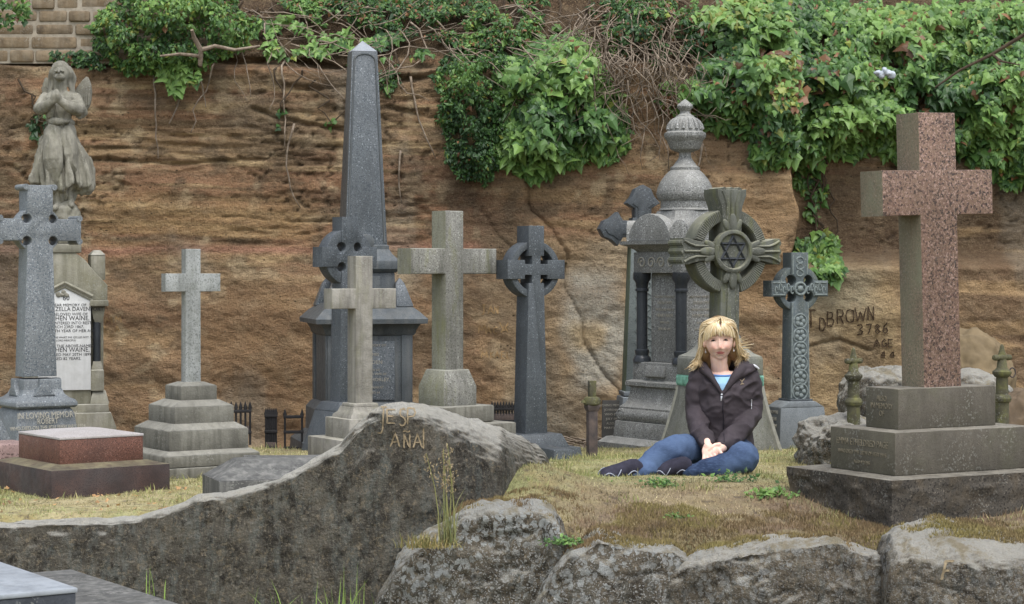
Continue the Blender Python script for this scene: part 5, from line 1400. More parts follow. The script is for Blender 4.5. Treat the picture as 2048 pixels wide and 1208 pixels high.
for px, py, n_, st, dr, lab in hv:
    p_, r_ = vine(rng, px, py, n_, st, dr, .009 if 'thick' not in lab else .014, .05, .16)
    b = MB().tube(p_, r_, 6); o = b.build('hanging_vine', M_VINE, None, None)
    tag(o, lab, 'vine', 'bare vines hanging on the cliff face')
b = MB().tube([P(1870, 175, 14.2), P(1920, 140, 14.15), P(1985, 108, 14.2), P(2060, 62, 14.1)], [.006, .009, .012, .015], 7).tube([P(1985, 108, 14.2), P(2000, 122, 14.1), P(2040, 130, 14.0)], [.01, .008, .004], 6)
o = b.build('branch', M_BARK, None); tag(o, 'bare dark branch slanting through the ivy at the right photo edge', 'branch')
b = MB().tube([P(400, 130, 14.75), P(402, 100, 14.7), P(388, 75, 14.65), P(384, 60, 14.6)], [.016, .02, .017, .012], 9).tube([P(402, 100, 14.7), P(430, 92, 14.7), P(470, 100, 14.72), P(520, 92, 14.7)], [.018, .014, .012, .008], 8).tube([P(400, 112, 14.72), P(360, 108, 14.7), P(320, 112, 14.7)], [.014, .011, .007], 8)
o = b.build('tree_root', M_VINE, None); tag(o, 'gnarled forked root at the cliff rim right of the wall bush', 'root')
b = MB()
for q in range(5): b.ball(P(1768 + q * 7 - 12, 146 + 5 * math.sin(q * 2.1), 14.25), (.03, .03, .02), 3, Euler((q, q * 2, .5 * q)))
V_, N_, Fc_ = fuse(b, .006, 1)
V_ = V_ + N_ * (.008 * fbm(V_[:, 0] * 60, V_[:, 1] * 60, V_[:, 2] * 60, 3, 3))[:, None]
o = mesh_np('plastic_bag', V_, Fc_, plain('white_plastic', srgb('#a9b1b8'), .4, .2, 20, .4)); tag(o, 'crumpled white plastic bag caught in the ivy mass', 'bag')

# ---- grass and moss
def blades(name, Pt, h, w, lean, colr, parent=None, rng=None, seg=1):
    N_ = len(Pt)
    a_ = rng.uniform(0, 2 * math.pi, N_)
    b_ = np.stack([np.cos(a_), np.sin(a_), np.zeros(N_)], -1) * w[:, None] / 2
    l_ = rng.uniform(0, 2 * math.pi, N_)
    lv = np.stack([np.cos(l_), np.sin(l_), np.zeros(N_)], -1) * lean[:, None]
    up = np.array([0, 0, 1.0])
    rows = []
    for s_ in range(seg):
        t = s_ / seg
        c_ = Pt + lv * t * t + up * (h * (t - .18 * t * t * (lean > .02)))[:, None]
        rows += [c_ - b_ * (1 - t * .7), c_ + b_ * (1 - t * .7)]
    rows.append(Pt + lv + up * (h * (1 - .18 * (lean > .02)))[:, None])
    V = np.stack(rows, 1); m_ = 2 * seg + 1
    fq = [(2 * s_, 2 * s_ + 1, 2 * s_ + 3, 2 * s_ + 2) for s_ in range(seg - 1)]
    ft = (2 * seg - 2, 2 * seg - 1, 2 * seg)
    base = np.arange(N_) * m_
    Fc = [tuple(x + k for k in ft) for x in base.tolist()]
    for q in fq: Fc += [tuple(x + k for k in q) for x in base.tolist()]
    return mesh_np(name, V.reshape(-1, 3), Fc, M_BLADE, parent, False, np.repeat(colr, m_, 0))

STR, GRN, BRN, OLV = [np.array(srgb(q)) for q in ('#c0b48c', '#929a64', '#86725b', '#a0956a')]
rng = np.random.default_rng(5)
N0 = 110000
d = 8.6 + 4.4 * rng.random(N0) ** 1.15
x = (rng.uniform(-120, 2170, N0) - 1024) * d / F
ok = (d > dfront(x) + .3)
x, d = x[ok], d[ok]; N0 = len(x)
g1 = fbm(x * 1.1, d * 1.1, 0, 3, 301); g2 = fbm(x * 6, d * 6, 0, 3, 302)
bank = sm(-.15, .25, x) * (1 - sm(9.35, 9.95, d))
c_ = STR + (GRN - STR) * np.clip(.55 + .2 * (1 - sm(-.8, -.2, x)) + g1 * 1.3 + g2 * .5 + rng.normal(0, .15, N0), 0, 1)[:, None]
c_ = c_ + (OLV - c_) * (sm(.0, .3, g2) * .5)[:, None]
c_ = c_ + (BRN - c_) * (bank * np.clip(.75 + g2, 0, 1))[:, None]
dk = sm(.12, .35, fbm(x * 2.7, d * 3.4, 4, 4, 303)) * (.5 + .5 * bank)
c_ = c_ + (np.array(srgb('#5e5342')) - c_) * (dk * .88)[:, None]
c_ = c_ * rng.uniform(.6, 1.25, (N0, 1))
h = (.006 + .012 * rng.random(N0)) * (1 + .6 * np.clip(g2 * 2, -.5, 1)) * (1 + .5 * bank)
Pt = np.stack([x, d, gz(x, d) - .003], -1)
o = blades('turf_grass', Pt, h, rng.uniform(.003, .007, N0), rng.uniform(.0, .016, N0), c_, None, rng)
tag(o, 'short dry grass and moss over the plateau', kind='stuff')

# longer grass left uncut against the stones and in clumps
rng = np.random.default_rng(15)
pp_ = []
for fx_, fd_, nm_ in FEET:
    if fd_ > 12.9 or fd_ < 8: continue
    r0 = .14 if 'post' in nm_ else .42
    m_ = 330
    a_ = rng.uniform(0, 2 * math.pi, m_); q_ = r0 + rng.exponential(.09, m_)
    pp_.append(np.stack([fx_ + q_ * np.cos(a_), fd_ + q_ * np.sin(a_)], -1))
for q in range(70):
    d_ = 9.1 + 3.0 * rng.random() ** 1.3; x_ = (rng.uniform(-40, 2080) - 1024) * d_ / F
    m_ = rng.integers(25, 60)
    pp_.append(np.stack([x_ + rng.normal(0, .035, m_), d_ + rng.normal(0, .03, m_)], -1))
Q_ = np.concatenate(pp_); Q_ = Q_[Q_[:, 1] > dfront(Q_[:, 0]) + .45]
N3 = len(Q_)
t = rng.random(N3)[:, None]
c_ = (np.array(srgb('#7f8a4e')) * t + np.array(srgb('#b0a478')) * (1 - t)) * rng.uniform(.6, 1.2, (N3, 1))
o = blades('long_grass', np.stack([Q_[:, 0], Q_[:, 1], gz(Q_[:, 0], Q_[:, 1]) - .004], -1), rng.uniform(.015, .05, N3), rng.uniform(.003, .006, N3), rng.uniform(.004, .03, N3), c_, None, rng, 2)
tag(o, 'longer grass in clumps and along the feet of the stones', kind='stuff')

# moss cushions on the ledge rocks
N1 = 150000
x = rng.uniform(-.3, 2.5, N1); d = rng.uniform(8.2, 9.3, N1)
mk = (fbm(x * 3.2, d * 3.2, 1, 4, 311) + .5 * fbm(x * 13, d * 13, 1, 3, 312) + .26 * sm(8.45, 8.72, d) * (1 - sm(8.95, 9.25, d)) - .08 * sm(1.6, 1.9, x))
keep = (rng.random(N1) < sm(-.12, .25, mk)) & (d > dfront(x) + .02)
x, d = x[keep], d[keep]
pts = []
for a_, e_ in zip(x, d):
    best = None
    for T in (ROCK_B, ROCK_C, ROCK_D, ROCK_E):
        hit, nn, _, _ = T.ray_cast(Vector((a_, e_, 1.0)), Vector((0, 0, -1)))
        if hit is not None and abs(nn.z) > .45 and (best is None or hit.z > best.z): best = hit
    zg = gzf(a_, e_)
    if best is None or best.z < zg: pts.append((a_, e_, zg - .004))
    else: pts.append((a_, e_, best.z - .003))
Pt = np.array(pts); N1 = len(Pt)
g = fbm(Pt[:, 0] * 5, Pt[:, 1] * 5, 0, 3, 313)
c_ = np.array(srgb('#7f6c4e')) + (np.array(srgb('#8d8252')) - np.array(srgb('#7f6c4e'))) * np.clip(.4 + g * 1.6, 0, 1)[:, None]
c_ = c_ * rng.uniform(.6, 1.15, (N1, 1))
o = blades('moss', Pt, rng.uniform(.008, .024, N1), rng.uniform(.004, .008, N1), rng.uniform(0, .012, N1), c_, None, rng)
tag(o, 'brown and yellow moss on the tops of the ledge rocks', kind='stuff')

def tuft(px, py, d, n_, hmin, hmax, spread, lean, label, name='grass_tuft', cat='grass', cols=(GRN, STR), w=.006, zoff=0, heads=0, seed=0, fat=1.0):
    rng = np.random.default_rng(seed + 400)
    root = empty(name, P(px, py, d), 0, label, cat, 'grass tufts and weeds growing on the ledge')
    Pt = np.stack([rng.normal(0, spread, n_), rng.normal(0, spread * .6, n_), np.full(n_, -.02)], -1)
    t = rng.random(n_)[:, None]
    c_ = (cols[0] * t + cols[1] * (1 - t)) * rng.uniform(.7, 1.2, (n_, 1))
    blades('blades', Pt, rng.uniform(hmin, hmax, n_), rng.uniform(.6, 1.2, n_) * w, rng.uniform(.1, 1, n_) * lean, c_, root, rng, 4)
    if heads:
        b = MB(); hm = MB()
        for q in range(heads):
            x0, lx = rng.normal(0, spread * .8), rng.normal(-.02, .05)
            H = rng.uniform(.75, 1.15) * hmax * 1.25
            b.tube([(x0 + lx * t_ * t_, -.01 * q / heads, H * t_) for t_ in (0, .3, .6, 1)], [.0028, .0026, .002, .0012], 5)
            for s_ in range(26):
                t_ = .70 + .3 * s_ / 26
                rr_ = .020 * math.sin(math.pi * min(1, (s_ + 3) / 28)) + .004
                hm.ball((x0 + lx * t_ * t_ + rng.normal(0, rr_ * .7), rng.normal(0, rr_ * .7), H * t_), (.003, .003, .007), 1, Euler((rng.normal(0, .6), rng.normal(0, .6), 0)))
        b.build('stalks', plain('grass_stalk', srgb('#8a8a58'), .8, .2, 20, 0), root)
        hm.build('seed_heads', plain('grass_seed', srgb('#97896c'), .9, .3, 40, 0), root)
    return root
LG = np.array(srgb('#86a052'))
tuft(895, 1076, 8.62, 60, .08, .28, .022, .09, 'tall seeding grass tuft in front of the carved rock', heads=7, seed=1, cols=(np.array(srgb('#6f7a50')), np.array(srgb('#8c8660'))), w=.005)
tuft(855, 1085, 8.6, 260, .02, .07, .055, .05, 'low straw coloured grass cushion below the tall seeding grass', seed=2, cols=(np.array(srgb('#98875a')), np.array(srgb('#6f7346'))))
tuft(552, 1290, 8.55, 26, .12, .34, .05, .14, 'thin green grass blades rising at the bottom edge below the dark rock, left clump', seed=3, cols=(LG, LG * 1.2), w=.007)
tuft(690, 1300, 8.5, 46, .14, .40, .055, .12, 'bright green grass clump at the bottom edge in front of the dark rock', seed=4, cols=(LG, LG * 1.2), w=.007)
tuft(308, 1200, 8.7, 5, .1, .2, .02, .05, 'single green grass blades beside the corner of the slab bed', seed=5, cols=(LG, LG), w=.006)
def weed(px, py, d, n_, r, label, seed, lite=.6, size=.02):
    rng = np.random.default_rng(seed + 900)
    x0 = xat(px, d); z0 = gzf(x0, d) if seed != 1 else zat(py, d)
    root = empty('weed', (x0, d, z0), 0, label, 'weed', 'grass tufts and weeds growing on the ledge')
    Pt = np.stack([rng.normal(0, r, n_), rng.normal(0, r * .6, n_), np.abs(rng.normal(0, r * .3, n_)) + .004], -1)
    Nr = np.array([0, -.4, 1.0]) + rng.normal(0, .5, (n_, 3)); Dn = rng.normal(0, 1, (n_, 3))
    leaf_mesh('foliage', Pt, Nr, Dn, size * rng.uniform(.6, 1.3, n_), palette(n_, Pt[:, 0] + px, Pt[:, 2], rng, 0, lite), root, 'ovate')
weed(1130, 1088, 8.62, 150, .04, 'small bright green weed patch on the rock edge left of the ledge', 1)
weed(1325, 1000, 9.6, 170, .05, 'low green weed in the dark bank below the shoes of the woman', 2)
weed(1350, 1035, 9.1, 60, .03, 'tiny weed lower down on the brown bank', 3)
weed(1470, 990, 9.75, 90, .06, 'grassy green weed patch on the bank below the knee of the woman', 4, .5, .025)
weed(1545, 1010, 9.4, 130, .05, 'leafy green weed beside the left corner of the granite cross plinth', 5, .55, .03)
weed(1672, 810, 12.6, 120, .07, 'dark leafy plant between the carved grey cross and the boulders', 6, .1, .05)

rng = np.random.default_rng(33)
N2 = 130
d = rng.uniform(9.4, 11.0, N2); x = (rng.uniform(-10, 620, N2) - 1024) * d / F
Pt = np.stack([x, d, gz(x, d) + .012], -1)
o = leaf_mesh('leaf_litter', Pt, np.array([0, -.3, 1.0]) + rng.normal(0, .4, (N2, 3)), rng.normal(0, 1, (N2, 3)), rng.uniform(.018, .04, N2), np.array(srgb('#a8845c')) * rng.uniform(.5, 1.4, (N2, 1)), None, 'ovate')
tag(o, 'dry brown leaves scattered on the grass at the left', kind='stuff')
# twigs and dead stems lying at the foot of the cliff
b = MB(); rng = np.random.default_rng(44)
for q in range(60):
    d_ = rng.uniform(12.9, 14.3); x_ = xat(rng.uniform(1085, 1190), d_); a_ = rng.normal(0, .4)
    L_ = rng.uniform(.1, .35)
    b.tube([(x_ + L_ * (t_ - .5) * math.cos(a_), d_ + L_ * (t_ - .5) * math.sin(a_), gzf(x_, d_) + .03 + rng.uniform(0, .06)) for t_ in (0, .5, 1)], .005, 4)
o = b.build('twigs', M_VINE, None, None); tag(o, 'dead twigs littering the soil at the cliff foot', kind='stuff')

# ---- carved writing on the rock and the cliff: pale cut grooves
GL = {'J': [[(.15, 1), (.75, 1)], [(.5, 1), (.5, .15), (.38, 0), (.1, .02)]], 'E': [[(.85, 1), (.1, 1), (.1, 0), (.85, 0)], [(.1, .52), (.7, .52)]],
      'S': [[(.8, .9), (.55, 1), (.25, .95), (.15, .75), (.3, .57), (.65, .45), (.8, .25), (.65, .05), (.3, 0), (.1, .12)]], 'P': [[(.15, 0), (.15, 1), (.7, .98), (.85, .75), (.7, .52), (.15, .48)]],
      'A': [[(.02, 0), (.45, 1), (.9, 0)], [(.2, .38), (.7, .38)]], 'N': [[(.12, 0), (.12, 1), (.8, 0), (.8, 1)]], '~': [[(.1, 1.15), (.3, 1.25), (.6, 1.15), (.8, 1.25)]],
      'I': [[(.45, 0), (.45, 1.15)]], 'T': [[(0, 1), (.9, 1)], [(.45, 1), (.45, 0)]], 'D': [[(.15, 0), (.15, 1), (.6, .95), (.85, .6), (.8, .3), (.55, .02), (.15, 0)]],
      'B': [[(.15, 0), (.15, 1), (.65, .95), (.75, .75), (.6, .55), (.15, .52)], [(.6, .55), (.85, .35), (.75, .08), (.15, 0)]], 'R': [[(.15, 0), (.15, 1), (.7, .97), (.8, .75), (.65, .53), (.15, .5)], [(.45, .5), (.85, 0)]],
      'O': [[(.5, 1), (.2, .9), (.08, .5), (.2, .1), (.5, 0), (.8, .1), (.9, .5), (.8, .9), (.5, 1)]], 'W': [[(0, 1), (.22, 0), (.45, .7), (.68, 0), (.92, 1)]], '3': [[(.1, .95), (.6, 1), (.75, .8), (.4, .55), (.78, .35), (.65, .05), (.1, .03)]],
      '7': [[(.1, 1), (.8, 1), (.35, 0)]], '8': [[(.45, .52), (.2, .75), (.45, 1), (.7, .75), (.45, .52), (.12, .25), (.45, 0), (.8, .25), (.45, .52)]], '6': [[(.7, 1), (.25, .6), (.12, .25), (.4, 0), (.75, .2), (.6, .5), (.15, .35)]],
      'G': [[(.85, .85), (.5, 1), (.15, .75), (.12, .3), (.45, 0), (.85, .15), (.85, .48), (.5, .48)]], '4': [[(.65, 0), (.65, 1), (.1, .3), (.9, .3)]], 'L': [[(.15, 1), (.15, 0), (.75, 0)]],
      'M': [[(.05, 0), (.15, 1), (.45, .35), (.78, 1), (.9, 0)]], 'H': [[(.12, 0), (.12, 1)], [(.8, 0), (.8, 1)], [(.12, .5), (.8, .5)]], 'K': [[(.12, 0), (.12, 1)], [(.75, 1), (.12, .45), (.8, 0)]], 'C': [[(.85, .85), (.5, 1), (.15, .75), (.12, .3), (.45, 0), (.85, .15)]],
      'Y': [[(.05, 1), (.45, .5), (.85, 1)], [(.45, .5), (.45, 0)]], 'V': [[(.05, 1), (.45, 0), (.85, 1)]], 'F': [[(.12, 0), (.12, 1), (.8, 1)], [(.12, .5), (.6, .5)]]}
def carve(name, tree, items, width, mat, label, off=.004):
    """items: (char, px, py of the lower left, w, h, tilt) cut along the real surface"""
    V, Fc = [], []
    eye = Vector((0, 0, CZ))
    rr = random.Random(len(label))
    for ch, px, py, w, h_, tl in items:
        for st in GL[ch]:
            pts = []
            for (a0, b0), (a1, b1) in zip(st, st[1:]):
                L_ = max(2, int(math.hypot((a1 - a0) * w, (b1 - b0) * h_) / 2.5))
                pts += [(a0 + (a1 - a0) * t / L_, b0 + (b1 - b0) * t / L_) for t in range(L_)]
            pts.append(st[-1])
            Q = [(px + a * w + tl * b_ * h_ + rr.uniform(-.5, .5), py - b_ * h_ + rr.uniform(-.5, .5)) for a, b_ in pts]
            prev = None
            for i, q in enumerate(Q):
                p0, p1 = Q[max(i - 1, 0)], Q[min(i + 1, len(Q) - 1)]
                tx, ty = p1[0] - p0[0], p1[1] - p0[1]; l_ = math.hypot(tx, ty) or 1
                ww = width * rr.uniform(.75, 1.2) / 2 * (.55 if i in (0, len(Q) - 1) else 1)
                row = []
                for s_ in (-1, 0, 1):
                    dr = (P(q[0] - ty / l_ * ww * s_, q[1] + tx / l_ * ww * s_, 10) - eye).normalized()
                    hit = tree.ray_cast(eye, dr)[0]
                    if hit is None: row = None; break
                    row.append(hit - dr * off * (1.0 if s_ else .5))
                if row is None: prev = None; continue
                V += [tuple(r_) for r_ in row]; i0 = len(V) - 3
                if prev is not None: Fc += [(prev, prev + 1, i0 + 1, i0), (prev + 1, prev + 2, i0 + 2, i0 + 1)]
                prev = i0
    o = mesh_np(name, np.array(V), Fc, mat)
    return o
M_CUT = plain('cut_sandstone', srgb('#8d7f66'), .95, .3, 50, .4)
M_CUTD = plain('painted_groove_shade', srgb('#4f4030'), .95, .3, 50, .4)  # dark colour paints groove shade onto flat strips
boulder = bpy.data.objects['boulder']
def adopt(o, par):
    o.parent = par; o.matrix_parent_inverse = par.matrix_world.inverted() if False else Matrix.Translation(-par.location)
o = carve('carved_letters', ROCK_A, [('J', 752, 866, 26, 52, .05), ('E', 772, 846, 22, 27, 0), ('S', 797, 851, 18, 34, 0), ('P', 812, 849, 22, 33, 0), ('A', 780, 894, 22, 28, .02), ('N', 806, 896, 17, 28, 0), ('~', 804, 896, 20, 28, 0), ('A', 826, 895, 20, 28, 0), ('I', 838, 898, 20, 36, 0)], 3.2, M_CUT, 'letters'); adopt(o, boulder)
eb = [q for q in bpy.data.objects if q.name.startswith('boulder') and 'square block' in q.get('label', '')][0]
o = carve('carved_letters', ROCK_E, [('F', 1880, 1160, 24, 38, .25)], 5.5, plain('worn_cut', srgb('#8a7d64'), .95, .3, 50, .4), 'block mark'); adopt(o, eb)
o = carve('carved_letters', CLIFF_T, [('T', 1612, 656, 22, 36, 0), ('D', 1637, 662, 16, 26, 0), ('B', 1652, 652, 18, 28, 0), ('R', 1672, 648, 18, 28, 0), ('O', 1690, 645, 20, 26, 0), ('W', 1710, 642, 24, 27, 0), ('N', 1734, 640, 16, 27, 0)] +
      [('3', 1712, 670, 17, 20, 0), ('7', 1730, 669, 16, 20, 0), ('8', 1748, 668, 15, 20, 0), ('6', 1764, 667, 15, 22, 0), ('A', 1747, 694, 14, 15, 0), ('G', 1763, 694, 12, 15, 0), ('E', 1775, 694, 13, 15, 0), ('4', 1760, 716, 13, 13, 0), ('4', 1778, 716, 13, 13, 0)], 2.8, M_CUTD, 'names on the cliff', .010); adopt(o, cliff)
o = carve('carved_letters', CLIFF_T, [('J', 962, 628, 12, 18, 0), ('A', 976, 628, 12, 16, 0), ('N', 988, 628, 10, 16, 0), ('V', 998, 662, 22, 18, 0), ('A', 1002, 665, 16, 14, 0), ('M', 956, 666, 18, 16, 0), ('A', 972, 668, 12, 14, 0), ('C', 986, 668, 10, 14, 0), ('M', 962, 716, 15, 13, 0), ('K', 980, 716, 9, 13, 0), ('A', 990, 716, 9, 13, 0), ('E', 1002, 716, 8, 13, 0), ('L', 1013, 716, 8, 13, 0)], 2.2, plain('pale_scratch', srgb('#a68a62'), .95, .3, 50, .3), 'scratches right'); adopt(o, cliff)
o = carve('carved_letters', CLIFF_T, [('M', 210, 646, 16, 12, 0), ('M', 230, 645, 14, 13, 0), ('L', 208, 664, 10, 12, 0), ('A', 230, 664, 10, 13, 0)], 2.0, plain('pale_scratch', srgb('#a68a62'), .95, .3, 50, .3), 'scratches left'); adopt(o, cliff)
# ---------------------------------------------------------------- angel statue on the memorial
dA = 14.0; kA = dA / F
ang = empty('angel_statue', (xat(126, dA), dA - .02, zat(456, dA)), R(6), 'carved stone angel with folded hands looking up, standing on the left memorial', 'statue')
def A(px, py, y=0.0): return Vector(((px - 126) * kA, y, (456 - py) * kA))
b = MB()
# robe: lofted skirt with deep folds
rows = [(246, 20, 18), (256, 24, 21), (270, 30, 25), (290, 37, 29), (315, 43, 32), (340, 48, 35), (360, 51, 37), (370, 52, 38), (375, 50, 37), (378, 34, 28), (384, 24, 22), (395, 21, 19), (403, 18, 16)]
rings = []
for i, (py, hw, hd) in enumerate(rows):
    r_ = []
    for q in range(96):
        a_ = 2 * math.pi * q / 96
        fold = .10 * math.sin(9 * a_ + py * .018) + .14 * math.sin(17 * a_ - py * .03 + 1) + .07 * math.sin(29 * a_ + .02 * py)
        fold *= min(1.4, (py - 236) / 60)
        w_ = 1 + fold
        sway = (py - 246) * .02
        zz_ = py + ((7 * math.sin(3 * a_ + .8) + 5 * math.sin(8 * a_)) * min(1, max(0, (py - 340) / 30)) * (1 if py < 380 else .4))
        r_.append(A(122 + sway + hw * w_ * math.cos(a_), zz_, hd * kA * w_ * math.sin(a_)))
    rings.append(r_)
b.loft(rings)
b.limb([A(112, 262, -.06), A(112, 320, -.13), A(116, 372, -.06)], [.06, .062, .04])        # legs pressing through the cloth
b.limb([A(136, 262, -.05), A(143, 310, -.09), A(150, 362, -.03)], [.055, .055, .04])
b.limb([A(118, 380, -.05), A(119, 410, -.05), A(114, 418, -.12)], [.034, .026, .02])
b.limb([A(140, 380, -.0), A(143, 404, -.02), A(146, 412, -.07)], [.034, .026, .02])
# torso, neck, head
rings = []
for py, hw, hd in ((250, 20, 17), (238, 21, 17), (225, 24, 20), (208, 27, 21), (196, 31, 18), (188, 27, 14), (182, 15, 11)):
    rings.append([A(122 + hw * math.cos(2 * math.pi * q / 40), py, hd * kA * math.sin(2 * math.pi * q / 40)) for q in range(40)])
b.loft(rings)
b.limb([A(122, 186, 0), A(123, 170, -.01), A(123, 160, -.02)], [.05, .042, .042])
b.ball(A(123, 150, .0), (.054, .07, .072), 3, Euler((R(-40), 0, R(4))))
b.ball(A(123, 157, -.066), (.036, .04, .026), 3)                                   # jaw
b.limb([A(122.5, 142, -.07), A(122.5, 147, -.106)], [.010, .012], 8)            # nose
b.ball(A(116.5, 145, -.068), (.014, .01, .008), 2); b.ball(A(129, 145, -.068), (.014, .01, .008), 2)
b.ball(A(122.5, 153, -.100), (.018, .008, .006), 2)
for sx in (-1, 1):                                                                # wavy hair
    for q in range(5):
        b.limb([A(123 + sx * (4 + 2 * q), 130 + q, -.02 + .03 * q), A(123 + sx * (17 + q), 146 + 2 * q, .0 + .02 * q), A(123 + sx * (15 + q * 1.2), 162 + q * 2, .02 + .01 * q), A(123 + sx * (21 + q), 184 + 2 * q, .02 + .012 * q)], [.02, .026, .02, .012], 8)
b.ball(A(122, 136, .02), (.06, .07, .05), 3)
# arms folded, hands pressed together on the breast
b.limb([A(92, 196, .02), A(83, 218, -.03), A(98, 216, -.13), A(114, 206, -.17)], [.040, .042, .036, .024])
b.limb([A(152, 196, .02), A(160, 218, -.03), A(146, 217, -.13), A(126, 205, -.17)], [.040, .042, .036, .024])
b.limb([A(114, 206, -.17), A(116, 196, -.18), A(118, 186, -.165)], [.024, .022, .012], 10)
b.limb([A(126, 205, -.17), A(123, 195, -.185), A(120, 185, -.17)], [.024, .022, .012], 10)
for q in range(5):                                                                # hanging sleeve cloth
    b.limb([A(150 + 3 * q, 210, -.06 + .02 * q), A(158 + 2.4 * q, 224, -.04 + .02 * q), A(160 + 2.6 * q, 236 - 3 * q, -.02 + .02 * q)], [.03, .022, .012], 8)
    b.limb([A(112 - 4 * q, 214, -.12 + .02 * q), A(106 - 2 * q, 230, -.10 + .02 * q), A(104 - 1.5 * q, 240, -.06 + .02 * q)], [.02, .02, .014], 8)
b.tube([A(97, 247, -.0), A(110, 245, -.105), A(122, 246, -.118), A(136, 245, -.1), A(148, 247, 0)], .016, 8)
V_, N_, Fc_ = fuse(b, .0042, 1)
rd_ = 1 - 3 * np.abs(fbm(V_[:, 0] * 17 + 2 * V_[:, 2], V_[:, 1] * 17, V_[:, 2] * 2.6, 3, 17))
V_ = V_ + N_ * (.011 * rd_ * sm(.86, .74, V_[:, 2]) * sm(.14, .24, V_[:, 2]))[:, None]
V_ = V_ + N_ * (.004 * fbm(V_[:, 0] * 30, V_[:, 1] * 30, V_[:, 2] * 14, 3, 3))[:, None]
mesh_np('figure', V_, Fc_, M_ANGEL, ang)
for sx in (-1, 1):
    pts = [(10, 212), (16, 192), (26, 174), (38, 158), (46, 150), (51, 152), (56, 164), (58, 180), (57, 196), (54, 208), (48, 218), (42, 226), (30, 230), (18, 228)]
    lp = [((sx * x_ * .98 - 2) * kA, (456 - y_) * kA) for x_, y_ in pts]
    if sx < 0: lp = [((-x_ * .80 + 2) * kA, (456 - y_ - 2) * kA) for x_, y_ in pts]
    w = MB().prism(lp, .055, .10, .012)
    for q in range(7):
        t = q / 6
        x0 = (sx * (52 - 26 * t) * (.98 if sx > 0 else .8)) * kA
        w.tube([(x0, .052, (456 - 172 - 10 * t) * kA), (x0 - sx * .012, .05, (456 - 208 - 12 * t) * kA)], [.012, .006], 6)
    wo_ = w.build('wing', M_ANGEL, ang)
    wo_.location = (0, .05, 0)
bm = bmesh.new(); bmesh.ops.create_icosphere(bm, subdivisions=5, radius=1)
V_ = np.array([q.co[:] for q in bm.verts]); Fc_ = [tuple(q.index for q in f.verts) for f in bm.faces]; bm.free()
V_ = V_ * (1 + .22 * fbm(V_[:, 0] * 2.3, V_[:, 1] * 2.3, V_[:, 2] * 2.3, 4, 8))[:, None] * [.105, .1, .115] + np.array(A(130, 432, 0))
mesh_np('rock_foot', V_, Fc_, M_ANGEL, ang)

# ---------------------------------------------------------------- the seated woman
DW = 10.45
ROOT = Vector((xat(1440, DW), DW, gzf(xat(1440, DW), DW)))
woman = empty('person', ROOT, 0, 'blonde woman in dark jacket and jeans sitting cross legged on the grass, hands clasped', 'person')
def Wp(px, py, dy=0.0): return P(px, py, DW + dy) - ROOT

# materials
n = NT('skin'); v = n.obj(False)
HC = Wp(1438, 679, -.05)         # centre of the head at eye level
vv = n.n('ShaderNodeVectorMath'); vv.operation = 'SUBTRACT'; n.put(vv.inputs[0], v); vv.inputs[1].default_value = HC
vh = vv.outputs[0]
def spot(cx_, cz_, rx, rz, soft=.5):
    m_ = n.map(vh, (1 / rx, 0, 1 / rz), (-cx_ / rx, 0, -cz_ / rz))
    l_ = n.n('ShaderNodeVectorMath'); l_.operation = 'LENGTH'; n.put(l_.inputs[0], m_)
    return n.ramp(l_.outputs['Value'], [(1 - soft, 1.0), (1.0, 0.0)])
front = n.ramp(n.math('MULTIPLY', n.sep(vh)[1], -10.0), [(.2, 0.0), (.5, 1.0)])
c = n.mix(n.ramp(n.noise(v, 40, 3), [(.3, 0.0), (.7, 1.0)]), srgb('#ebc8b6'), srgb('#e3bba7'))
for sx in (-1, 1):
    c = n.mix(n.math('MULTIPLY', n.math('MULTIPLY', spot(sx * .040, -.036, .030, .024, .9), front), .38), c, srgb('#cf8474'))
c = n.mix(n.math('MULTIPLY', n.math('MULTIPLY', spot(0, -.034, .020, .020, .9), front), .4), c, srgb('#c4705f'))
c = n.mix(n.math('MULTIPLY', n.math('MULTIPLY', spot(0, -.0635, .026, .0085, .4), front), .8), c, srgb('#a84c50'))
for sx in (-1, 1):
    c = n.mix(n.math('MULTIPLY', n.math('MULTIPLY', spot(sx * .031, .004, .020, .009, .7), front), .4), c, srgb('#9a6f5e'))
    c = n.mix(n.math('MULTIPLY', n.math('MULTIPLY', spot(sx * .031, .021, .022, .0055, .6), front), .65), c, srgb('#8a6844'))
n.col(c).rough(.5)
n.b.inputs['Subsurface Weight'].default_value = 0.12
n.b.inputs['Subsurface Radius'].default_value = (.02, .008, .004)
n.b.inputs['Subsurface Scale'].default_value = .3
M_SKIN = n.m
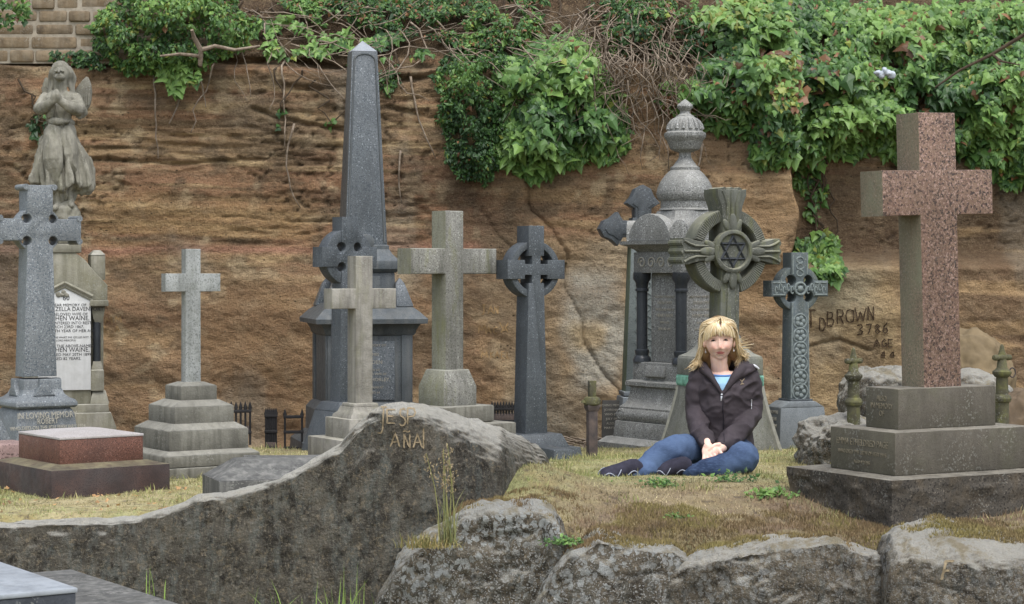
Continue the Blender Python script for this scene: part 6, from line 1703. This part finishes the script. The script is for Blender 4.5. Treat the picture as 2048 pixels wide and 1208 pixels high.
def cloth(name, c0, c1, sc=10, weave=350, rough=.8, bump=.3, edge=None, spec=.2):
    n = NT(name); v = n.obj(False)
    c = n.mix(n.ramp(n.noise(v, sc, 4, .6), [(.38, 0.0), (.62, 1.0)]), c0, c1)
    if edge is not None:
        c = n.mix(n.ramp(n.noise(v, 3.6, 4, .6), [(.40, 0.0), (.70, .85)]), c, edge)
        c = n.mix(n.ramp(n.noise(n.map(v, (60, 60, 200)), 1.0, 3, .6), [(.45, 0.0), (.7, .35)]), c, edge)
    if edge is not None:                                   # worn pale thighs and knees
        for q_, r_ in ((Wp(1352, 882, -.24), .15), (Wp(1492, 893, -.32), .11), (Wp(1300, 925, -.40), .10)):
            sv = n.n('ShaderNodeVectorMath'); sv.operation = 'DISTANCE'; n.put(sv.inputs[0], v); sv.inputs[1].default_value = q_
            c = n.mix(n.math('MULTIPLY', n.ramp(n.math('DIVIDE', sv.outputs['Value'], r_), [(.25, .75), (1.0, 0.0)]), n.ramp(n.noise(v, 14, 4), [(.3, .5), (.65, 1.0)])), c, edge)
    c = n.mix(n.math('MULTIPLY', n.noise(v, weave, 2), .35), c, c0)
    n.col(c).rough(rough); n.b.inputs['Specular IOR Level'].default_value = spec
    n.bump(n.math('ADD', n.noise(v, 22, 4, .6), n.math('MULTIPLY', n.noise(v, weave, 2), .3)), bump, .006)
    return n.m
M_JACK = cloth('jacket_cloth', srgb('#393336'), srgb('#423b3f'), 12, 300, .75, .35, spec=.25)
M_TEE = cloth('tee_cloth', srgb('#a5cbe6'), srgb('#93bedd'), 20, 400, .85, .2)
M_TRIM = cloth('tee_trim', srgb('#6d97cf'), srgb('#628bc4'), 20, 400, .85, .1)
M_JEAN = cloth('denim', srgb('#263249'), srgb('#2c3a53'), 9, 260, .9, .35, edge=srgb('#5b7090'))
M_SHOE = cloth('shoe_suede', srgb('#2b2a35'), srgb('#363542'), 30, 300, .8, .3)
M_SOLE = plain('shoe_sole', srgb('#23232a'), .7, .2, 40, .1)
M_SILVER = plain('silver_metal', srgb('#c9cace'), .35, .1, 40, 0, .5, .6)
M_PIPE = plain('pale_piping', srgb('#a9afbd'), .6, .1, 40, 0)
M_DARKLASH = plain('lash', srgb('#3a2a24'), .7, .2, 40, 0)

# --- body: one continuous surface
b = MB()
hb = bmesh.new(); bmesh.ops.create_icosphere(hb, subdivisions=6, radius=1)
V_ = np.array([q.co[:] for q in hb.verts]); hf = [tuple(q.index for q in f.verts) for f in hb.faces]; hb.free()
x, y, z = V_[:, 0] * .0715, V_[:, 1] * .092, V_[:, 2] * .107
low = np.clip(-z / .107, 0, 1)
x = x * (1 - .27 * low ** 2.0)
y = np.where(y < 0, y * (1 - .10 * low ** 2), y * (1 - .45 * low ** 1.3))
y = np.where(y < -.078, -.078 + (y + .078) * .35, y)
fr_ = sm(-.0, -.05, y)
def gs(cx_, cz_, sx, sz): return np.exp(-((x - cx_) / sx) ** 2 - ((z - cz_) / sz) ** 2)
dy = 0
dy = dy - .016 * gs(0, -.034, .0105, .012) - .012 * gs(0, -.018, .0085, .018) - .006 * gs(0, .004, .008, .016)
for sx in (-1, 1):
    dy = dy - .005 * gs(sx * .012, -.040, .007, .006)
    dy = dy + .0055 * gs(sx * .031, .003, .017, .012)
    dy = dy - .005 * gs(sx * .031, .023, .022, .008)
    dy = dy - .009 * gs(sx * .042, -.036, .020, .018)
    dy = dy + .003 * gs(sx * .030, -.062, .008, .01)
dy = dy - .0045 * gs(0, -.0595, .018, .0038) - .0050 * gs(0, -.068, .016, .0042) + .0045 * gs(0, -.0636, .024, .0016)
dy = dy - .009 * gs(0, -.094, .018, .011) + .003 * gs(0, -.080, .02, .006)
y = y + dy * fr_
Rh = Euler((R(3), R(-3), R(-4))).to_matrix()
Vh = (np.stack([x, y, z], -1) @ np.array(Rh).T) + np.array(HC)
hbm = bmesh.new(); vs = [hbm.verts.new(q) for q in Vh]
for f in hf: hbm.faces.new([vs[i] for i in f])
b._merge(hbm)
for sx in (-1, 1):
    b.ball(HC + Vector((sx * .073, .0, -.012)), (.009, .018, .03), 3, Euler((R(-8), 0, R(sx * 20))))       # ears
b.limb([HC + Vector((.0, .02, -.075)), HC + Vector((.003, .025, -.125)), Wp(1440, 748, .01)], [.046, .042, .050], 20)
# trunk
def oval(cx_, py, hw, hd, dy=0.0, n_=40, sq_=1.0):
    return [Wp(cx_, py, dy) + Vector((hw * math.copysign(abs(math.cos(t)) ** sq_, math.cos(t)), hd * math.copysign(abs(math.sin(t)) ** sq_, math.sin(t)), 0)) for t in [2 * math.pi * q / n_ for q in range(n_)]]
b.loft([oval(1442, 935, .15, .10, .06), oval(1444, 905, .155, .11, .05), oval(1447, 860, .12, .09, .03), oval(1449, 815, .125, .09, .01), oval(1449, 775, .145, .09, 0), oval(1447, 752, .13, .07, 0), oval(1444, 742, .06, .05, 0)])
shL, elL, wrL = Wp(1397, 758, 0), Wp(1390, 824, -.02), Wp(1415, 890, -.27)
shR, elR, wrR = Wp(1499, 756, 0), Wp(1504, 824, -.02), Wp(1446, 893, -.27)
b.limb([shL, elL, wrL], [.045, .038, .026]); b.limb([shR, elR, wrR], [.045, .038, .026])
hipL, knL, anL = Wp(1412, 912, .0), Wp(1334, 905, -.30), Wp(1270, 944, -.40)
hipR, knR, anR = Wp(1472, 912, .0), Wp(1482, 921, -.36), Wp(1385, 940, -.38)
b.limb([hipL, Wp(1372, 902, -.17), knL, Wp(1300, 932, -.36), anL], [.068, .058, .042, .036, .024]); b.limb([hipR, Wp(1482, 914, -.19), Wp(1482, 919, -.36), Wp(1440, 936, -.40), anR + Vector((.02, 0, 0))], [.068, .06, .046, .036, .022])
# hands: palm plus five separate bent fingers
def hand(wr, palm_dir, side, nrm, fingers, thumb, b):
    palm_dir = palm_dir.normalized(); side = side.normalized(); nrm = nrm.normalized()
    c_ = wr + palm_dir * .045
    Mx = Matrix((side, palm_dir, nrm)).transposed().to_euler()
    b.ball(c_, (.034, .046, .0145), 3, Mx)
    b.limb([wr - palm_dir * .02, wr + palm_dir * .015], [.026, .025], 12)
    for (s_, L_, bend, spread) in fingers:
        p0 = wr + palm_dir * .076 + side * s_
        dirn = (palm_dir + side * spread).normalized()
        p1 = p0 + dirn * L_ * .48 - nrm * bend * .2 * L_
        p2 = p1 + dirn * L_ * .33 - nrm * bend * .5 * L_
        p3 = p2 + dirn * L_ * .22 - nrm * bend * .55 * L_
        b.limb([wr + palm_dir * .05 + side * s_ * .8, p0, p1, p2, p3], [.0082, .0080, .0074, .0068, .0056], 10, 3)
    t0 = wr + palm_dir * .02 + side * thumb[0]
    b.limb([t0, t0 + side * thumb[1] + palm_dir * .025 - nrm * .004, t0 + side * thumb[1] * 1.5 + palm_dir * .052 - nrm * .008, t0 + side * thumb[1] * 1.3 + palm_dir * .074 - nrm * .012], [.012, .0105, .009, .0065], 10, 3)
pdL = Wp(1421, 926, -.345) - wrL
hand(wrL, pdL, Vector((-1, .1, -.25)), Vector((-.15, -.9, .42)), [(.030, .066, .35, .26), (.011, .078, .3, .10), (-.009, .080, .3, -.05), (-.028, .070, .35, -.20)], (-.028, -.022), b)
pdR = Wp(1424, 916, -.31) - wrR
hand(wrR, pdR, Vector((.25, .2, -1)), Vector((.0, -.95, -.1)), [(.026, .050, .5, .05), (.009, .060, .5, .02), (-.008, .062, .5, -.02), (-.024, .054, .5, -.05)], (-.024, -.014), b)
V_, N_, Fc_ = fuse(b, .0028, 1)
body = mesh_np('body', V_, Fc_, M_SKIN, woman)
# eyes, lashes
def hd(x_, y_, z_): return HC + Rh @ Vector((x_, y_, z_))
n = NT('eye'); v = n.obj(False)
n.col(srgb('#33302f')).rough(.2)
M_EYE = n.m
for sx in (-1, 1):
    MB().ball(hd(sx * .031, -.073, .0025), (.0105, .006, .0042), 3).build('eye', M_EYE, woman)
    MB().tube([hd(sx * .031 + q * .0042, -.0805 + .0012 * abs(q), .0065 - .0011 * q * q) for q in (-3, -2, -1, 0, 1, 2, 3)], [.0008, .0015, .0019, .002, .0019, .0015, .0008], 6).build('eyelash', M_DARKLASH, woman)
MB().tube([hd(q * .0055, -.0865 + .0016 * abs(q) ** 1.3 + .0015, -.0633 - .0004 * q * q) for q in (-4, -3, -2, -1, 0, 1, 2, 3, 4)], [.0004, .0009, .0012, .0013, .0012, .0013, .0012, .0009, .0004], 6).build('lip_line', plain('lip_line', srgb('#7d3b3b'), .6, .1, 30, 0), woman)
for sx, px in ((-1, 1415.2), (1, 1464.5)):
    e = MB().ball(hd(sx * .071, -.012, -.060), (.0045, .0045, .006), 2).tube([hd(sx * .071, -.012, -.045), hd(sx * .071, -.012, -.056)], .001, 5)
    e.build('earring', M_SILVER, woman)
MB().tube([wrL + pdL.normalized() * .086 + Vector((-.002, -.004, 0)) + Vector((.0105 * math.cos(t * .7), -.006 * math.sin(t * .7) - .006, .003 * math.cos(t * .7))) for t in range(10)], .0016, 5).build('ring', M_SILVER, woman)

# --- t-shirt
b = MB().loft([oval(1446, 900, .118, .10, .02), oval(1447, 840, .128, .10, .01), oval(1448, 790, .135, .103, -.002), oval(1446, 765, .115, .095, -.004), oval(1444, 754, .085, .078, -.004), oval(1443, 749, .066, .066, -.002)])
V_, N_, Fc_ = fuse(b, .006, 2)
V_ = V_ + N_ * (.003 * fbm(V_[:, 0] * 22, V_[:, 1] * 22, V_[:, 2] * 15, 3, 5))[:, None]
tee = mesh_np('t_shirt', V_, Fc_, M_TEE, woman)
ringp = [Wp(1443, 749 + 3.0 * max(0, -math.sin(t)) , -.004) + Vector((.068 * math.cos(t), .07 * math.sin(t), .004)) for t in [2 * math.pi * q / 32 for q in range(33)]]
MB().tube(ringp, .0055, 8).build('collar_trim', M_TRIM, tee)

# --- jacket
b = MB()
b.loft([oval(1443, 912, .158, .118, .035), oval(1445, 890, .148, .122, .03), oval(1448, 860, .136, .122, .02), oval(1449, 820, .132, .120, .005), oval(1449, 785, .145, .120, 0), oval(1449, 762, .150, .108, 0), oval(1448, 746, .115, .09, .005), oval(1446, 737, .085, .075, .012), oval(1445, 731, .07, .065, .015)])
b.limb([Wp(1404, 757, .0), Wp(1393, 790, .005), Wp(1391, 826, -.01), Wp(1400, 860, -.14), Wp(1414, 886, -.245)], [.058, .056, .052, .045, .038], 22)
b.limb([Wp(1493, 755, .0), Wp(1502, 790, .005), Wp(1503, 826, -.01), Wp(1478, 862, -.14), Wp(1449, 890, -.245)], [.058, .056, .052, .045, .038], 22)
V_, N_, Fc_ = fuse(b, .0055, 4)
Q = V_
f1 = 1 - np.abs(fbm(Q[:, 0] * 9 + Q[:, 2] * 4, Q[:, 1] * 9, Q[:, 2] * 11 - Q[:, 0] * 5, 2, 41)) * 2
f2 = 1 - np.abs(fbm(Q[:, 0] * 15 - Q[:, 2] * 7, Q[:, 1] * 14, Q[:, 2] * 19 + Q[:, 0] * 9, 2, 43)) * 2
V_ = V_ + N_ * ((.013 * np.clip(f1, -.5, 1) ** 2 * np.sign(f1) + .006 * f2) - .003)[:, None]
# cut the open V at the neck
vb, vt = Wp(1445, 790), Wp(1445, 735)
pxs = 1024 + (Q[:, 0] + ROOT.x) * F / (Q[:, 1] + ROOT.y); pys = HZ - (Q[:, 2] + ROOT.z - CZ) * F / (Q[:, 1] + ROOT.y)
inV = (pys < 788) & (Q[:, 1] < .0) & (np.abs(pxs - (1445 - (788 - pys) * .06)) < (788 - pys) * .50 + 1.0)
inV |= (pys < 752) & (np.hypot((Q[:, 0] - Wp(1443, 740).x) / .066, (Q[:, 1] - .0) / .064) < 1.0)
Fk = [f for f in Fc_ if not any(inV[i] for i in f)]
jack = mesh_np('jacket', V_, Fk, M_JACK, woman)
JT = BVHTree.FromPolygons(V_.tolist(), Fc_)
def on_jacket(px, py, off=.003):
    eye = Vector((0, 0, CZ)) - ROOT
    dr = (P(px, py, 10) - Vector((0, 0, CZ))).normalized()
    h_ = JT.ray_cast(eye, dr)[0]
    return (h_ if h_ is not None else Wp(px, py, -.1)) - dr * off
# collar and hood: a soft roll round the neck that opens into two lapels
b = MB()
path = [(1445, 789, -.118), (1433, 770, -.113), (1421, 752, -.098), (1410, 740, -.06), (1404, 733, -.005), (1412, 728, .05), (1432, 725, .08), (1452, 724, .082), (1474, 724, .06), (1486, 728, .005), (1483, 738, -.06), (1470, 754, -.10), (1457, 772, -.114), (1446, 789, -.118)]
rad = [.006, .013, .018, .024, .030, .034, .036, .036, .036, .034, .030, .022, .014, .006]
b.limb([Wp(*p_) for p_ in path], rad, 14, 4)
b.limb([Wp(1484, 738, -.05), Wp(1500, 735, -.045), Wp(1513, 735, -.02)], [.026, .022, .012], 12)
b.limb([Wp(1478, 752, -.085), Wp(1496, 744, -.07), Wp(1511, 738, -.035)], [.014, .014, .009], 10)
b.limb([Wp(1409, 745, -.05), Wp(1398, 742, -.02), Wp(1388, 743, .01)], [.02, .02, .014], 12)
V_, N_, Fc_ = fuse(b, .0045, 3)
V_ = V_ + N_ * (.004 * fbm(V_[:, 0] * 20, V_[:, 1] * 20, V_[:, 2] * 20, 3, 15))[:, None]
mesh_np('collar', V_, Fc_, M_JACK, jack)
zp_ = [on_jacket(1445.5 + .5 * math.sin(q * .9) + q * .15, 789 + q * 5.5) for q in range(18)]
MB().tube(zp_, .0022, 6).build('zip', plain('zip_tape', srgb('#242028'), .6, .2, 40, 0), jack)
pp = on_jacket(1443.5, 790, .008)
MB().ball(pp + Vector((0, 0, .002)), (.006, .005, .006), 2).box(pp + Vector((-.001, 0, -.018)), (.0095, .004, .026), .002).build('zip_pull', M_SILVER, jack)
MB().tube([on_jacket(1494 + q * 1.6, 799 - q * .1 * q * .2) for q in range(14)], .0014, 5).build('pocket_seam', plain('seam', srgb('#1f1b22'), .7, .2, 40, 0), jack)
MB().tube([on_jacket(1503, 799 + q * 3.2, .004) for q in range(7)], [.004, .0035, .0022, .002, .002, .0018, .0012], 6).build('pocket_zip', M_SILVER, jack)
b = MB()
for a_, c_ in (((1480, 759), (1484, 763)), ((1489, 757), (1484, 763)), ((1484, 763), (1484, 768)), ((1481, 768.5), (1488, 767.5))): b.tube([on_jacket(*a_, .004), on_jacket((a_[0] + c_[0]) / 2, (a_[1] + c_[1]) / 2, .004), on_jacket(*c_, .004)], .0017, 5)
b.build('chest_emblem', plain('tan_embroidery', srgb('#a8977c'), .8, .1, 40, 0), jack)
MB().limb([Wp(1508, 730, -.045), Wp(1512, 733, -.05), Wp(1517, 737, -.045)], [.005, .006, .005], 8).build('cord_toggle', plain('white_cord', srgb('#d6d7da'), .5, .1, 30, 0), jack)
for x0, x1, yy in ((1402, 1424, 896), (1436, 1462, 897)): pass

# --- jeans
b = MB()
b.loft([oval(1443, 948, .150, .12, .06), oval(1443, 930, .168, .135, .05), oval(1444, 905, .165, .13, .04), oval(1445, 885, .150, .115, .03)])
b.limb([Wp(1412, 910, -.02), Wp(1372, 900, -.17), Wp(1336, 903, -.30), Wp(1300, 930, -.36), Wp(1274, 948, -.40)], [.086, .078, .066, .058, .056], 24)
b.limb([Wp(1474, 912, -.02), Wp(1482, 914, -.19), Wp(1482, 917, -.36), Wp(1440, 935, -.40), Wp(1382, 944, -.395)], [.088, .082, .074, .056, .043], 24)
b.limb([Wp(1296, 938, -.40), Wp(1282, 952, -.43), Wp(1264, 958, -.43)], [.045, .04, .036], 16)
V_, N_, Fc_ = fuse(b, .006, 3)
Q = V_
f1 = 1 - np.abs(fbm(Q[:, 0] * 8 + Q[:, 2] * 6, Q[:, 1] * 7, Q[:, 2] * 9, 2, 51)) * 2
f2 = 1 - np.abs(fbm(Q[:, 0] * 19, Q[:, 1] * 14, Q[:, 2] * 13 + Q[:, 0] * 6, 2, 53)) * 2
V_ = V_ + N_ * (.009 * f1 + .005 * f2 - .006)[:, None]
gzr = gz(V_[:, 0] + ROOT.x, V_[:, 1] + ROOT.y) - ROOT.z
V_[:, 2] = np.maximum(V_[:, 2], gzr - .012)
jeans = mesh_np('jeans', V_, Fc_, M_JEAN, woman)
for nm, c0, w_, h_ in (('l', Wp(1262, 950, -.42), .030, .036), ('r', Wp(1371, 945, -.40), .018, .030)):
    ring_ = [c0 + Vector((.008 * math.cos(t * 2), w_ * math.cos(t), h_ * math.sin(t))) for t in [2 * math.pi * q / 20 for q in range(21)]]
    MB().tube(ring_, .0075, 7).build('hem', M_JEAN, jeans)

# --- shoes
def shoe(toe, heel, upv, b_only=None):
    ax = (toe - heel); L_ = ax.length; ax = ax.normalized()
    sd = ax.cross(upv).normalized(); up_ = sd.cross(ax).normalized()
    def pt(t, s_, u_): return heel + ax * L_ * t + sd * s_ + up_ * u_
    rings = []
    for t, w_, h_ in ((-.02, .022, .045), (.03, .034, .080), (.15, .038, .102), (.28, .038, .104), (.42, .040, .094), (.58, .045, .080), (.75, .049, .069), (.88, .046, .058), (.96, .034, .044), (1.0, .014, .026)):
        rings.append([pt(t, w_ * math.cos(a_), .012 + max(0, h_ * .5 + h_ * .5 * math.sin(a_)) * .95) for a_ in [2 * math.pi * q / 24 for q in range(24)]])
    sb = MB().loft(rings)
    V_, N_, Fc_ = fuse(sb, .004, 2)
    up_o = mesh_np('shoe', V_, Fc_, M_SHOE, woman)
    T_ = BVHTree.FromPolygons(V_.tolist(), Fc_)
    rings = []
    for u_, k in ((-.004, .96), (.0, 1.0), (.016, 1.03), (.020, 1.0)):
        rings.append([pt(t, w_ * s_ * k, u_ + .012 * max(0, (t - .8) / .2) ** 2) for s_, seq in ((1, 1), (-1, -1)) for t, w_ in ([(0, .022), (.1, .032), (.3, .034), (.5, .037), (.7, .045), (.85, .045), (.95, .034), (1.01, .012)][::seq])])
    MB().loft(rings).build('sole', M_SOLE, up_o)
    def onshoe(t, u_, side):
        o_ = pt(t, side * .12, u_); h_ = T_.ray_cast(o_, -sd * side)[0]
        return (h_ if h_ is not None else pt(t, side * .04, u_)) + sd * side * .001
    for side in (-1, 1):
        pb = MB()
        pb.tube([onshoe(.98 - .3 * t, .034 + .026 * math.sin(t * 3.0), side) for t in np.linspace(0, 1, 8)], .0022, 5)
        pb.tube([onshoe(.68 - .12 * t, .034 + .04 * t, side) for t in np.linspace(0, 1, 6)], .0022, 5)
        pb.tube([onshoe(.40 - .25 * t, .044 + .02 * math.sin(t * 3), side) for t in np.linspace(0, 1, 7)], .0022, 5)
        pb.build('piping', M_PIPE, up_o)
    lb = MB()
    for q in range(4): lb.tube([pt(.36 + .09 * q, -.028, .088 - .006 * q), pt(.37 + .09 * q, 0, .104 - .0085 * q), pt(.36 + .09 * q, .028, .088 - .006 * q)], .0035, 6)
    lb.build('laces', M_SOLE, up_o)
shoe(Wp(1197, 965, -.47), Wp(1284, 959, -.40), Vector((.12, -.25, 1)))
shoe(Wp(1304, 953, -.36), Wp(1384, 952, -.36), Vector((.1, -.5, .9)))

# --- hair: cap plus many tapered strands
b = MB()
b.ball(HC + Vector((.003, .022, .018)), (.083, .093, .104), 4)
b.limb([HC + Vector((-.060, .035, .0)), HC + Vector((-.066, .03, -.06)), Wp(1408, 716, .0)], [.034, .034, .026], 14)
b.limb([HC + Vector((.062, .035, .0)), HC + Vector((.070, .03, -.05)), Wp(1472, 712, .0)], [.034, .036, .03], 14)
b.limb([HC + Vector((-.03, .06, .0)), HC + Vector((-.03, .07, -.1)), HC + Vector((-.02, .07, -.14))], [.04, .045, .03], 14)
b.limb([HC + Vector((.03, .06, .0)), HC + Vector((.03, .07, -.1)), HC + Vector((.03, .07, -.14))], [.04, .045, .03], 14)
V_, N_, Fc_ = fuse(b, .005, 3)
# keep the face free
loc = (V_ - np.array(HC)) @ np.array(Rh)
face = (loc[:, 1] < -.03) & (np.abs(loc[:, 0]) < .075) & (loc[:, 2] < .035)
Fk = [f for f in Fc_ if not any(face[i] for i in f)]
n = NT('hair'); n.col(n.attr()).rough(.42); n.b.inputs['Specular IOR Level'].default_value = .4
M_HAIR = n.m
rng = np.random.default_rng(77)
hair_c = np.tile(np.array(srgb('#7d6240')), (len(V_), 1))
cap = mesh_np('hair', V_, Fk, M_HAIR, woman, col=hair_c)
GOLD = [np.array(srgb(q)) for q in ('#dfcaa0', '#d0b78a', '#b89d72', '#927a56', '#ecdfc0')]
SV, SF, SCc = [], [], []
def strand(pts, w, c_, flat=.35):
    pts = [np.array(p_) for p_ in pts]
    # catmull resample
    Q = []
    n_ = len(pts)
    for i in range(n_ - 1):
        p0, p1, p2, p3 = pts[max(i - 1, 0)], pts[i], pts[i + 1], pts[min(i + 2, n_ - 1)]
        for k in range(4):
            t = k / 4
            Q.append(.5 * ((2 * p1) + (p2 - p0) * t + (2 * p0 - 5 * p1 + 4 * p2 - p3) * t * t + (3 * p1 - p0 - 3 * p2 + p3) * t ** 3))
    Q.append(pts[-1]); m_ = len(Q)
    ctr = np.array(HC) + np.array([0, .02, 0])
    base = len(SV)
    for i, q in enumerate(Q):
        T_ = Q[min(i + 1, m_ - 1)] - Q[max(i - 1, 0)]; T_ = T_ / (np.linalg.norm(T_) + 1e-9)
        nr_ = q - ctr; nr_[2] *= .4; nr_ = nr_ - T_ * nr_.dot(T_); nr_ = nr_ / (np.linalg.norm(nr_) + 1e-9)
        sd = np.cross(T_, nr_)
        t = i / (m_ - 1)
        ww = w * (1 - .75 * max(0, (t - .55) / .45) ** 1.5) * (.6 + .4 * min(1, t * 5))
        for a_, e_ in ((1, 0), (0, flat), (-1, 0), (0, -flat)): SV.append(q + sd * ww * a_ + nr_ * ww * e_)
        sh_ = 1.0 
        for _ in range(4): SCc.append(c_ * sh_)
    for i in range(m_ - 1):
        for k in range(4):
            SF.append((base + 4 * i + k, base + 4 * i + (k + 1) % 4, base + 4 * i + 4 + (k + 1) % 4, base + 4 * i + 4 + k))
def hp(x_, y_, z_): return np.array(HC) + np.array(Rh) @ np.array([x_, y_, z_])
def pick(): return GOLD[rng.choice(5, p=[.28, .27, .2, .12, .13])] * rng.uniform(.8, 1.1)
PART = .013
for i in range(1150):
    side = -1 if rng.random() < .54 else 1
    s_ = rng.random()                                   # 0 front .. 1 back along the parting
    y0 = -.062 + .135 * s_
    z0 = .118 - .9 * (s_ - .42) ** 2 * .16
    x0 = PART + side * rng.uniform(0, .006)
    k = rng.normal(0, 1, 4)
    reach = .084 + .004 * k[0]
    top = hp(x0, y0, z0)
    mid1 = hp(side * .050, y0 * .95 + .004, z0 - .022 + .004 * k[1])
    mid2 = hp(side * reach, y0 * .62 + .012, .045 + .012 * k[1])
    mid3 = hp(side * (reach + .008), y0 * .45 + .012, -.03 + .015 * k[2])
    if side < 0:
        j = rng.random()
        endp = np.array(Wp(1406 - 24 * j + 2.5 * k[3], 731 + 4 * j + 4 * k[1], -.02 + .03 * k[2]))
        low_ = hp(-.098 - .018 * j, y0 * .35 + .01, -.085 + .01 * k[2])
    else:
        j = rng.random() ** 1.4
        endp = np.array(Wp(1472 + 26 * j + 3 * k[3], 728 - 14 * j + 5 * k[1], -.015 + .03 * k[2]))
        low_ = hp(.098 + .022 * j, y0 * .35 + .012, -.072 + .012 * k[2])
    strand([top, mid1, mid2, mid3, low_, endp], rng.uniform(.0018, .0038), pick())
for i in range(70):                                      # windblown ends flicking out
    if rng.random() < .5:
        k = rng.normal(0, 1, 3)
        strand([hp(.078, 0, .02), hp(.092, .0, -.02), np.array(Wp(1476 + 4 * k[0], 690 + 5 * k[1], -.02)), np.array(Wp(1495 + 7 * k[0], 686 + 9 * k[1], -.02 + .02 * k[2]))], .003, pick())
    else:
        k = rng.normal(0, 1, 3)
        strand([hp(-.086, .0, -.03), hp(-.096, 0, -.075), np.array(Wp(1392 + 3 * k[0], 728 + 3 * k[1], -.04)), np.array(Wp(1380 + 5 * k[0], 737 + 3 * k[1], -.04 + .02 * k[2]))], .0035, pick())
for i in range(480):                                     # fringe swept over the forehead
    s_ = rng.random(); k = rng.normal(0, 1, 3)
    if rng.random() < .70:
        x1 = PART - .098 * s_
        zb_ = .033 + .008 * math.sin(s_ * 5) + .005 * k[0] - .024 * s_ ** 2.5
        strand([hp(PART - .002, -.045 + .012 * k[1] * .5, .114), hp(PART * .4 - .034 * s_ - .006, -.085 + .006 * s_, .088), hp(x1 * .82, -.101 + .030 * s_ ** 2, .056), hp(x1, -.099 + .048 * s_ ** 2.5, zb_)], rng.uniform(.0026, .0046), pick() * (1 - .0 * s_))
    else:
        x1 = PART + .068 * s_
        zb_ = .037 + .006 * k[0] - .026 * s_ ** 2
        strand([hp(PART + .002, -.045 + .01 * k[1] * .5, .114), hp(PART + .020 * s_ + .004, -.086, .088), hp(x1 * .85, -.100 + .034 * s_ ** 2, .058), hp(x1, -.096 + .050 * s_ ** 2.3, zb_)], rng.uniform(.0026, .0044), pick())
mesh_np('strands', np.array(SV), SF, M_HAIR, cap, True, np.array(SCc))
